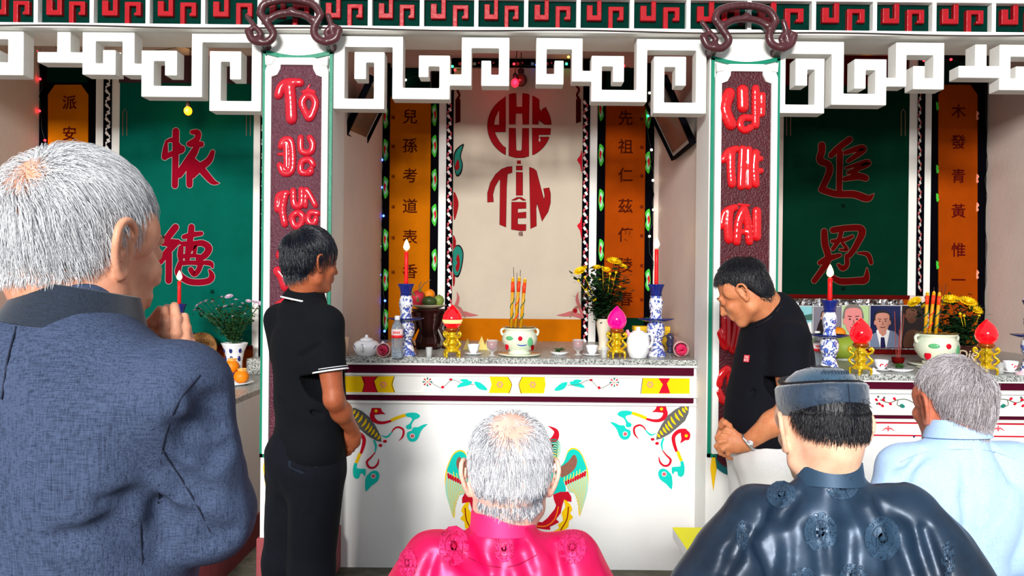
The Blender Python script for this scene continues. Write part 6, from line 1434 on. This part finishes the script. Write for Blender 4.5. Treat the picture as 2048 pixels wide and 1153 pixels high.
collar(None, P1, 'collar', N_+np.array((.0, .008, -.022)), .066, .064, .045, M_polo, R(-10), .004, .5, 1.35, yaw=-42, roll=R(6))
def ring(parent, name, c, rx, ry, r, m, Rm, a0=0, a1=2*math.pi, n=30, sec=7):
    return MB().tube([Vector(c)+Rm @ Vector((math.cos(a0+(a1-a0)*i/n)*rx, math.sin(a0+(a1-a0)*i/n)*ry, 0)) for i in range(n+1)], r, sec, cap=True).build(name, m, parent, smooth=True)
M_wh = mat('white_edge_knit', (236, 236, 240), .7); g_ = .52
RmC = Matrix.Rotation(R(-42), 3, 'Z') @ Matrix.Rotation(R(-10), 3, 'X') @ Matrix.Rotation(R(6), 3, 'Y')
ring(P1, 'collar_edge', N_+np.array((.0, .008, -.022)), .066*1.40, .064*1.40, .0034, M_wh, RmC, math.pi/2+.5, math.pi/2+2*math.pi-.5)
RmS = Vector(ax).to_track_quat('Z', 'Y').to_matrix(); ring(P1, 'cuff_edge', cu_-ax*.004, .0655, .0655, .0034, M_wh, RmS); ring(P1, 'cuff_edge', cu_-ax*.014, .0655, .0655, .0014, M_wh, RmS)
fw = RB @ np.array((0, 1, 0)); sd = RB @ np.array((1, 0, 0)); hp = V3(at(610, 945, 2.92))
LG = legs(P1, hp-sd*.08+fw*0, hp+sd*.08, hp-sd*.085+np.array((-.03, .0, -.36)), hp+sd*.085+np.array((-.02, .0, -.36)), V3((hp[0]-.055, hp[1]+.03, .1))-sd*.09, V3((hp[0]-.045, hp[1]+.03, .1))+sd*.09, [.105, .085, .07], weave('dark_denim', (2, 3, 9), (9, 12, 22), 500, .9, .0), .007, ((hp[0], hp[1], hp[2]+.06), (.155, .135, .16), .05), fw=fw, amp=.005)

P_ = hits(LG, [(577, 922), (638, 922), (636, 934), (604, 948), (578, 935)], 2.4, 3.4); V_ = [Vector(p)+Vector((0, -.004, 0)) for p in P_]
MB().add(V_+[v+Vector((0, .004, 0)) for v in V_], [(0, 1, 2, 3, 4), (9, 8, 7, 6, 5)]+[(i, i+5, (i+1) % 5+5, (i+1) % 5) for i in range(5)]).build('back_pocket', weave('pocket_denim', (14, 20, 32), (26, 34, 48), 500, .9, .0), P1)
# ------------------------------------------------------------------ man in a black t-shirt, head bowed
N_ = V3(at(1552, 634, 3.02)); P2 = person('man in a black t-shirt and pale trousers, head bowed, hands clasped', (N_[0], N_[1], 0))
skC = skin('light_brown_skin', (204, 134, 92), (184, 108, 70)); RC = rotm(R(82))
S = SDF(.0042); HC = head(S, V3(at(1486, 582, 3.0)), 66, -33, 0, 1.06, 1.0, N_+np.array((-.01, 0, -.01)), .056, .066)
S.cap(V3(at(1525, 600, 3.0)), V3(at(1556, 640, 3.02)), .056, .07, .03); S.cap(V3(at(1555, 680, 3.03)), V3(at(1540, 860, 3.03)), .06, .07, .03)
sh = V3(at(1582, 680, 2.86)); el = V3(at(1580, 822, 2.83)); wr = V3(at(1492, 888, 2.90))
S.chain([V3(at(1556, 674, 3.0)), sh], [.045, .042], .03); S.chain([sh, (sh+el)/2, el], [.048, .052, .046], .02); S.chain([el, el*.62+wr*.38, wr], [.046, .047, .029], .02)
q = lambda x, y, d=0: V3(at(x, y, 2.93+d))
hand(S, wr, q(1456, 886, -.01), None, [[q(1456, 872, -.02), q(1444, 872, -.012), q(1436, 880, .0), q(1436, 888, .014)], [q(1452, 882, -.024), q(1440, 884, -.02), q(1433, 893, -.006), q(1437, 902, .006)], [q(1455, 893, -.024), q(1445, 899, -.02), q(1441, 907, -.004), q(1448, 912, .008)], [q(1463, 902, -.02), q(1456, 909, -.014), q(1456, 916, -.002), q(1464, 918, .01)]],
     [q(1476, 874, -.02), q(1466, 864, -.014), q(1454, 860, -.008), q(1448, 864, .0)], .0092, .036, .55, (.15, 0, 1))
shf = V3(at(1545, 680, 3.20)); elf = V3(at(1500, 820, 3.24)); wf = V3(at(1452, 850, 3.06))
S.chain([V3(at(1556, 660, 3.05)), shf, elf, wf], [.06, .055, .045, .03], .02)
hand(S, wf, q(1446, 872, .05), None, [[q(1440, 866, .04), q(1434, 876, .03), q(1438, 890, .026)], [q(1444, 870, .045), q(1440, 884, .035), q(1446, 896, .03)], [q(1450, 874, .05), q(1448, 890, .04), q(1454, 902, .034)], [q(1456, 876, .05), q(1458, 892, .044), q(1464, 902, .04)]], [q(1444, 852, .04), q(1450, 846, .02), q(1459, 852, .004), q(1462, 858, -.004)], .0092, .034, .55, (.6, .2, .6))
S.build('body', skC, P2, smooth_it=1); eyes(P2, HC)
hair_cap(P2, HC, M_bh, .005, .002); hair(P2, HC, 5000, .02, hair_mat('black_short_hair', (4, 4, 8), (26, 24, 30), .4), None, w_=.0008, lift=.01, droop=.1, jit=.3, rad=(.0785, .0965, .0925), side_len=.5, top_len=1.2, fringe=1.2)
M_tee = weave('black_jersey', (2, 2, 9), (6, 7, 18), 500, .9, .0)
T_ = SDF(.006); ydir = (0, 1, 0)
prof = [(655, 1552, 38, .145), (690, 1548, 62, .175), (740, 1546, 72, .18), (800, 1536, 76, .175), (850, 1530, 76, .172), (900, 1532, 74, .172)]
for (y0, x0, h0, w0), (y1, x1, h1, w1) in zip(prof, prof[1:]):
    T_.fcap(V3(at(x0, y0, 3.04)), V3(at(x1, y1, 3.04)), w0, w1, (0, 1, 0), ((h0/w0+h1/w1)/2)*3.04/FPX, .04)
T_.chain([V3(at(1562, 664, 3.0)), sh], [.062, .066], .04); T_.chain([sh, sh*.5+el*.5+np.array((0, 0, .0))], [.07, .074], .03)
T_.chain([V3(at(1560, 664, 3.08)), shf, shf*.5+elf*.5], [.062, .066, .07], .03)
ph, pn = V3(at(1525, 893, 3.04)), np.array((-.22, 0, -1.0)); pn /= np.linalg.norm(pn)
T_.fn(lambda P: (P-ph) @ pn, ph-np.array((.4, .4, .3)), ph+np.array((.4, .4, .1)), .006, 'i')
cu_ = sh*.46+el*.54; ax = (el-sh)/np.linalg.norm(el-sh)
T_.fn(lambda P: np.where(np.linalg.norm(P-cu_, axis=-1) < .1, (P-cu_) @ ax, -1), cu_-.11, cu_+.11, .004, 'i')
for a, b, r_ in (((1535, 760), (1500, 790), .006), ((1530, 720), (1545, 690), .005)):
    pa, pb = hit(T_, *a, 2.5, 3.4), hit(T_, *b, 2.5, 3.4); T_.chain([pa, pb], [r_*.5, r_], .02, 's')
T_.disp = wrinkle(.0028, 9, 5, 21); T_.dmax = .01; T_.build('t_shirt', M_tee, P2, smooth_it=2)
lp = hit(T_, 1495, 717, 2.5, 3.4)
lg = [hit(T_, x, y, 2.5, 3.4)+np.array((-.002, -.003, 0)) for x, y in ((1489, 710), (1500, 711), (1498, 725), (1487, 724))]
b_ = MB().add([Vector(p) for p in lg]+[Vector(p)+Vector((.003, .003, 0)) for p in lg], [(0, 3, 2, 1), (4, 5, 6, 7), (0, 1, 5, 4), (1, 2, 6, 5), (2, 3, 7, 6), (3, 0, 4, 7)]).build('chest_patch', mat('red_patch', (210, 40, 54), .6), P2, label='small red chest patch with white letters')
ml = MB()
for r_ in range(2):
    for k_ in range(3):
        u0, v0 = .12+k_*.28, .12+r_*.42; P_ = lambda u, v: Vector(lg[0]*(1-u)*(1-v)+lg[1]*u*(1-v)+lg[2]*u*v+lg[3]*(1-u)*v)+Vector((-.0006, -.001, 0))
        for (a, b, c_, d_) in ((0, 0, .06, .34), (.12, 0, .18, .34)) if (k_+r_) % 2 else ((0, 0, .18, .07), (0, .27, .18, .34), (0, 0, .06, .34)):
            ml.add([P_(u0+a, v0+b), P_(u0+c_, v0+b), P_(u0+c_, v0+d_), P_(u0+a, v0+d_)], [(0, 1, 2, 3)])
ml.build('patch_lettering', mat('white_thread', (240, 230, 230), .6), b_, kind='stuff')
MB().tube([Vector(q) for q in smooth([tuple(at(1598, 626, 3.02)), tuple(at(1566, 614, 2.93)), tuple(at(1548, 630, 2.925)), tuple(at(1530, 644, 2.93)), tuple(at(1512, 654, 2.95))], 5)], .0034, 6).build('neck_cord', mat('black_cord', (10, 10, 14), .6), P2, smooth=True)
Rw = Vector(wr-el).to_track_quat('Z', 'Y').to_matrix(); cw = wr+(el-wr)*.06
ring(P2, 'wristwatch', cw, .034, .034, .0062, mat('steel_bracelet', (214, 214, 218), .2, metal=1, bump=.5, bscale=300), Rw, n=36)
MB().ell(cw+np.array((-.004, -.034, .0)), (.014, .006, .014), 14, 8).build('watch_case', mat('steel_bracelet', (214, 214, 218), .2), P2, smooth=True)
hp = V3(at(1528, 925, 3.04))
M_pant = weave('pale_cotton_twill', (214, 211, 209), (232, 230, 228), 800, .8, .1)
legs(P2, hp+np.array((0, -.09, 0)), hp+np.array((0, .09, 0)), hp+np.array((.01, -.095, -.36)), hp+np.array((.01, .095, -.36)), V3((hp[0]+.02, hp[1]-.1, .1)), V3((hp[0]+.02, hp[1]+.1, .1)), [.125, .10, .08], M_pant, .007, ((hp[0], hp[1], hp[2]+.05), (.135, .165, .13), .05), fw=np.array((-1., -.1, 0)), amp=.005, seed=9)
# ------------------------------------------------------------------ kneeling figures
def kneeler(label, Ncx, yaw, hc, hyaw, hpitch, hsc, skinm, shL, shR, elL, elR, robe_m, vox, name_top, wrk, jsh=.06, earz=1.0, hroll=0, nr=.052, low_r=.2, flare=1.0):
    Nn = V3(Ncx); P = person(label, (Nn[0], Nn[1]+.05, 0)); Rk = rotm(R(yaw)); S = SDF(.0034)
    H = head(S, V3(hc), hyaw, hpitch, hroll, hsc, earz, Nn+np.array((0, 0, -.02)), nr-.003, nr)
    shL, shR, elL, elR = map(V3, (shL, shR, elL, elR)); fr = Rk @ np.array((0, 1, 0)); sd = Rk @ np.array((1, 0, 0))
    S.cap(shL+np.array((0, 0, -.03)), shR+np.array((0, 0, -.03)), .03, .03, .03); S.cap(Nn+np.array((0, 0.01, -.1)), Nn+np.array((0, 0.01, -.4)), .05, .06, .03)
    pray = Nn+fr*.23+np.array((0, 0, -.30))
    for s, a, b in ((-1, shL, elL), (1, shR, elR)):
        w_ = pray+sd*s*.03+np.array((0, 0, -.03)); S.chain([a+np.array((0, 0, -.03)), b, w_], [.03, .032, .025], .02); kn = w_+np.array((0, 0, .085))-sd*s*.012
        F = [[kn+fr*(-.03+.02*i)+np.array((0, 0, 0)), kn+fr*(-.03+.02*i)-sd*s*.004+np.array((0, 0, .035)), kn+fr*(-.028+.019*i)-sd*s*.008+np.array((0, 0, .07+.006*(1.5-abs(i-1.5))))] for i in range(4)]
        hand(S, w_, kn, None, F, [w_-fr*.02+np.array((0, 0, .02)), w_-fr*.045+np.array((0, 0, .05)), w_-fr*.05+np.array((0, 0, .08))], .0085, .032, .45, fr)
    S.build('body', skinm, P, smooth_it=1); eyes(P, H)
    G = SDF(vox); G.frame(Nn, Rk)
    wS = np.linalg.norm(shR-shL)/2
    G.ell((0, .02, -.22), (wS*.98, .12, .18), .06); G.ell((0, .03, -.44), (wS*.96, .13, .2), .08); G.ell((0, .02, -.62), (low_r, .16, .2), .08)
    G.ell((wS*.42, -.05, -.16), (.07, .045, .09), .06); G.ell((-wS*.42, -.05, -.16), (.07, .045, .09), .06); G.frame()
    G.cap(shL, Nn+np.array((0, 0, -.062)), jsh, .055, .05); G.cap(shR, Nn+np.array((0, 0, -.062)), jsh, .055, .05)
    for s, a, b in ((-1, shL, elL), (1, shR, elR)):
        w_ = pray+sd*s*.035+np.array((0, 0, -.06)); G.chain([a, (a+b)/2, b, w_], [jsh, jsh*1.05*flare, jsh*1.15*flare, jsh*1.0*flare], .035)
    G.cap(Nn+np.array((0, -.004, .0)), Nn+np.array((0, -.006, -.06)), nr+.009, nr+.022, .03)
    # skirt of the garment over folded legs
    gx = Nn[2]-.62; G.chain([Nn+np.array((0, .02, -.6)), np.array((Nn[0], Nn[1]+.04, max(.2, .16)))], [low_r*.8, low_r*.98], .08)
    for s in (-1, 1): k0 = np.array((Nn[0], Nn[1]+.05, .10))+sd*s*.11; G.chain([k0+fr*.12, k0-fr*.28], [.095, .085], .05)
    G.disp = wrinkle(*wrk); G.dmax = .012
    return P, H, G, Nn, Rk
def satin(name, base, hi, rough=.28):
    m = mat(name, base, rough+.16, metal=.3, col2=hi, vscale=5, spec=.6, sheen=.5); m.node_tree.nodes['Principled BSDF'].inputs['Sheen Tint'].default_value = lin(hi); m.node_tree.nodes['Principled BSDF'].inputs['Coat Roughness'].default_value = .3; return m
# magenta robe
Dk = 1.47
Pk, Hk, G, Nk, Rk = kneeler('kneeling grey-haired man in a magenta satin robe, seen from behind at the front centre', at(1006, 1062, Dk), 0, at(1019, 944, Dk+.035), 2, -9, 1.02, skin('pinkish_elder_skin', (236, 190, 172), (220, 164, 146)),
   at(868, 1128, Dk), at(1142, 1128, Dk), at(818, 1262, Dk-.02), at(1192, 1262, Dk-.02), None, .005, 'robe', (.005, 11, 5, 31), .055, 1.05, flare=1.15)
for pts, r_, k_ in (([(1040, 1070), (1046, 1105), (1062, 1150)], .010, .02), ([(1005, 1068), (1004, 1150)], .008, .03), ([(915, 1075), (930, 1112), (960, 1150)], .010, .03), ([(1110, 1085), (1120, 1150)], .010, .03), ([(870, 1110), (856, 1152)], .009, .02)):
    P_ = hits(G, pts, 1.0, 2.0); G.chain([p for p in P_], [r_*.3]+[r_]*(len(P_)-2)+[r_*.5] if len(P_) > 2 else [r_*.5, r_], k_, 's')
M_mag = satin('magenta_satin', (214, 0, 92), (190, 0, 60)); M_mag2 = satin('magenta_brocade', (226, 40, 116), (206, 20, 92), .45); M_mag3 = satin('magenta_brocade_line', (176, 10, 76), (160, 8, 64), .4)
G.build('robe', M_mag, Pk, smooth_it=2)
for px, py, r_, ry in ((908, 1093, 30, 40), (1144, 1096, 28, 34), (815, 1128, 18, 30), (1008, 1098, 20, 28)): medallion(G, Pk, px, py, r_, 1.0, 2.0, (M_mag2, M_mag3), ry)
band(G, Pk, 'yoke_seam', [(908, 1085), (935, 1115), (985, 1134), (1030, 1132), (1075, 1110)], .0011, mat('dark_magenta_thread', (150, 0, 60), .6), 1.0, 2.0, 5)
collar(None, Pk, 'collar', Nk+np.array((0, .0, -.004)), .060, .060, .042, M_mag2, R(-8), .004, .12, 1.04)
def densP(p):
    d = np.linalg.norm((p-np.array((-.0, -.05, .085)))/np.array((.042, .06, .05))); return .05 if d < .75 else min(1, .05+(d-.75)*1.5)
hair(Pk, Hk, 9000, .026, hair_mat('grey_white_hair', (120, 124, 134), (250, 250, 252)), densP, whorl=(0, -.05, .088), w_=.00055, lift=.009, droop=.35, jit=.4, low=.012)
hair(Pk, Hk, 1500, .022, hair_mat('dark_grey_hair', (70, 74, 88), (130, 134, 146)), lambda p: 1.0 if (p[2] < -.02 and p[1] < -.03) else 0, w_=.0006, lift=.008, droop=.4)
# black satin robe with turban
Dh = 1.57
Ph, Hh, G, Nh, Rh = kneeler('kneeling man in a blue-black satin robe, seen from behind under a round turban', at(1660, 962, Dh), 0, at(1642, 853, Dh+.03), 6, -8, 1.05, skin('fair_skin', (238, 190, 160), (222, 166, 136)),
   at(1512, 1040, Dh), at(1812, 1036, Dh), at(1430, 1200, Dh-.04), at(1896, 1190, Dh-.04), None, .005, 'robe', (.0058, 10, 4.5, 41), .062, 1.15, flare=1.3)
for pts, r_, k_ in (([(1545, 1040), (1530, 1090), (1542, 1152)], .014, .03), ([(1600, 990), (1560, 1030)], .010, .03), ([(1690, 1000), (1700, 1060), (1692, 1152)], .012, .04), ([(1760, 1010), (1800, 1070), (1830, 1152)], .013, .03), ([(1700, 985), (1730, 1020), (1760, 1090)], .009, .03), ([(1490, 1060), (1470, 1110), (1450, 1152)], .010, .02), ([(1850, 1060), (1880, 1152)], .012, .02), ([(1630, 1060), (1640, 1150)], .010, .04), ([(1775, 1100), (1790, 1152)], .010, .03)):
    P_ = hits(G, pts, 1.0, 2.0); G.chain([p for p in P_], [r_*.3]+[r_]*(len(P_)-2)+[r_*.6] if len(P_) > 2 else [r_*.5, r_], k_, 's')
M_sat = satin('blue_black_satin', (36, 60, 84), (16, 28, 44), .24); M_sat2 = satin('blue_black_brocade', (48, 76, 102), (36, 60, 82), .4); M_sat3 = satin('brocade_line', (40, 64, 88), (28, 48, 68), .5)
G.build('robe', M_sat, Ph, smooth_it=2)
for px, py, r_, ry in ((1640, 1066, 33, 40), (1764, 1078, 36, 44), (1562, 990, 30, 27), (1683, 975, 32, 26), (1705, 1152, 26, 24), (1606, 1158, 26, 22), (1484, 1072, 12, 30), (1895, 1120, 14, 36)): medallion(G, Ph, px, py, r_, 1.0, 2.0, (M_sat2, M_sat3), ry)
collar(None, Ph, 'collar', Nh+np.array((.0, .0, -.008)), .062, .062, .048, M_sat2, R(-8), .004, .12, 1.06)
M_bh2 = M_bh
hair_cap(Ph, Hh, M_bh, .004, .066); hair(Ph, Hh, 3500, .02, hair_mat('black_short_hair', (4, 4, 8), (26, 24, 30), .4), lambda p: 1 if p[2] < .04 else .1, w_=.0007, lift=.006, droop=.4, rad=(.079, .097, .092), low=.070)
c_, Rm_, s_ = Hh; tq = thing('turban', 'blue-black satin turban band and cap worn by the kneeling man at the right', 'hat', tuple(c_+Rm_ @ np.array((0, -.01, .03))))
Mh = Matrix([list(map(float, r)) for r in Rm_]) @ Matrix.Rotation(R(-3), 3, 'X'); hb = c_+Rm_ @ (np.array((0, -.01, .022)))
SX = Matrix.Diagonal((.94, 1.13, 1))
bandp = [(.084, .0), (.0905, .003), (.0955, .03), (.0965, .06), (.092, .066), (.084, .064), (.078, .05), (.078, .01)]
MB().lathe([(r, z) for r, z in bandp], hb, 64, Mh @ SX).build('turban_band', mat('turban_satin', (42, 62, 84), .5, col2=(26, 42, 60), vscale=18, sheen=.4, bump=.25, bscale=90), tq, smooth=True)
MB().lathe([(.081, .045), (.079, .062), (.070, .082), (.048, .098), (.02, .105), (0, .106)], hb, 48, Mh @ SX).build('crown', mat('turban_crown_satin', (58, 92, 116), .35, col2=(34, 60, 80), vscale=12, sheen=.3, spec=.6), tq, smooth=True)
MB().tube([Vector(hb)+Mh @ SX @ Vector((.083*math.cos(a), .083*math.sin(a), .066+.022*max(0, math.sin(a)))) for a in np.linspace(0, 2*math.pi, 48)], .006, 8).build('inner_roll', mat('turban_black_silk', (10, 14, 22), .4), tq, smooth=True)
st = [Vector(hb)+Mh @ SX @ Vector((.0975*math.cos(a), .0975*math.sin(a), z)) for a, z in ((-math.pi/2, .004), (-math.pi/2, .03), (-math.pi/2, .062))]; MB().tube(st, .0009, 5).build('stitching', M_seam, tq)
for i in range(9):
    a = -math.pi/2+(i-4)*.11; MB().tube([Vector(hb)+Mh @ SX @ Vector((.066*math.cos(a+.05*math.cos(k)), .066*math.sin(a+.05*math.cos(k)), .0875+.004*math.sin(k))) for k in np.linspace(0, 6.3, 10)], .0012, 5).build('brocade_curl', M_sat3, tq, smooth=True)
# glasses arm
# light blue shirt
Db = 1.88
Pb, Hb, G, Nb, Rb = kneeler('kneeling grey-haired man in a pale blue shirt, seen from behind at the right', at(1915, 872, Db), 8, at(1904, 808, Db+.03), 11, -5, 1.0, skin('ruddy_elder_skin', (196, 116, 88), (176, 92, 66)),
   at(1812, 940, Db), at(2022, 938, Db+.02), at(1782, 1090, Db), at(2060, 1090, Db), None, .0055, 'shirt', (.0035, 10, 4, 51), .062, 1.15, flare=1.05)
for pts, r_, k_ in (([(1850, 905), (1800, 960), (1790, 1020)], .009, .03), ([(1930, 900), (1940, 1000), (1930, 1150)], .008, .04), ([(1990, 900), (2030, 960)], .009, .03)):
    P_ = hits(G, pts, 1.4, 2.4); G.chain([p for p in P_], [r_*.3]+[r_]*(len(P_)-2)+[r_*.6] if len(P_) > 2 else [r_*.5, r_], k_, 's')
M_shirt = weave('pale_blue_cotton', (150, 182, 224), (176, 204, 238), 700, .8, .1)
G.build('shirt', M_shirt, Pb, smooth_it=2)
collar(None, Pb, 'collar', Nb+np.array((.0, .0, -.004)), .060, .06, .045, M_shirt, R(-8), .004, .4, 1.25, yaw=8)
band(G, Pb, 'yoke_seam', [(1800, 925), (1850, 905), (1915, 900), (1980, 903), (2030, 920)], .0009, mat('pale_blue_thread', (150, 176, 214), .8), 1.4, 2.4, 5)
bp_ = hit(G, 1827, 872, 1.4, 2.4); MB().ell(hit(G, 1828, 874, 1.4, 2.4), (.003, .002, .003), 8, 6).build('speck', mat('navy_speck', (30, 40, 80), .6), Pb)
def densB(p):
    d = np.linalg.norm((p-np.array((.025, -.055, .088)))/np.array((.03, .035, .03))); return .12 if d < .8 else min(1, .12+(d-.8)*1.4)
hair(Pb, Hb, 9000, .04, hair_mat('grey_brown_hair', (112, 102, 104), (206, 200, 204)), densB, whorl=(.03, -.06, .085), w_=.0006, lift=.012, droop=.3, jit=.3, swirl=.7)
hair_cap(Pb, Hb, mat('grey_hair_base', (140, 130, 130), .7), -.001, .01)
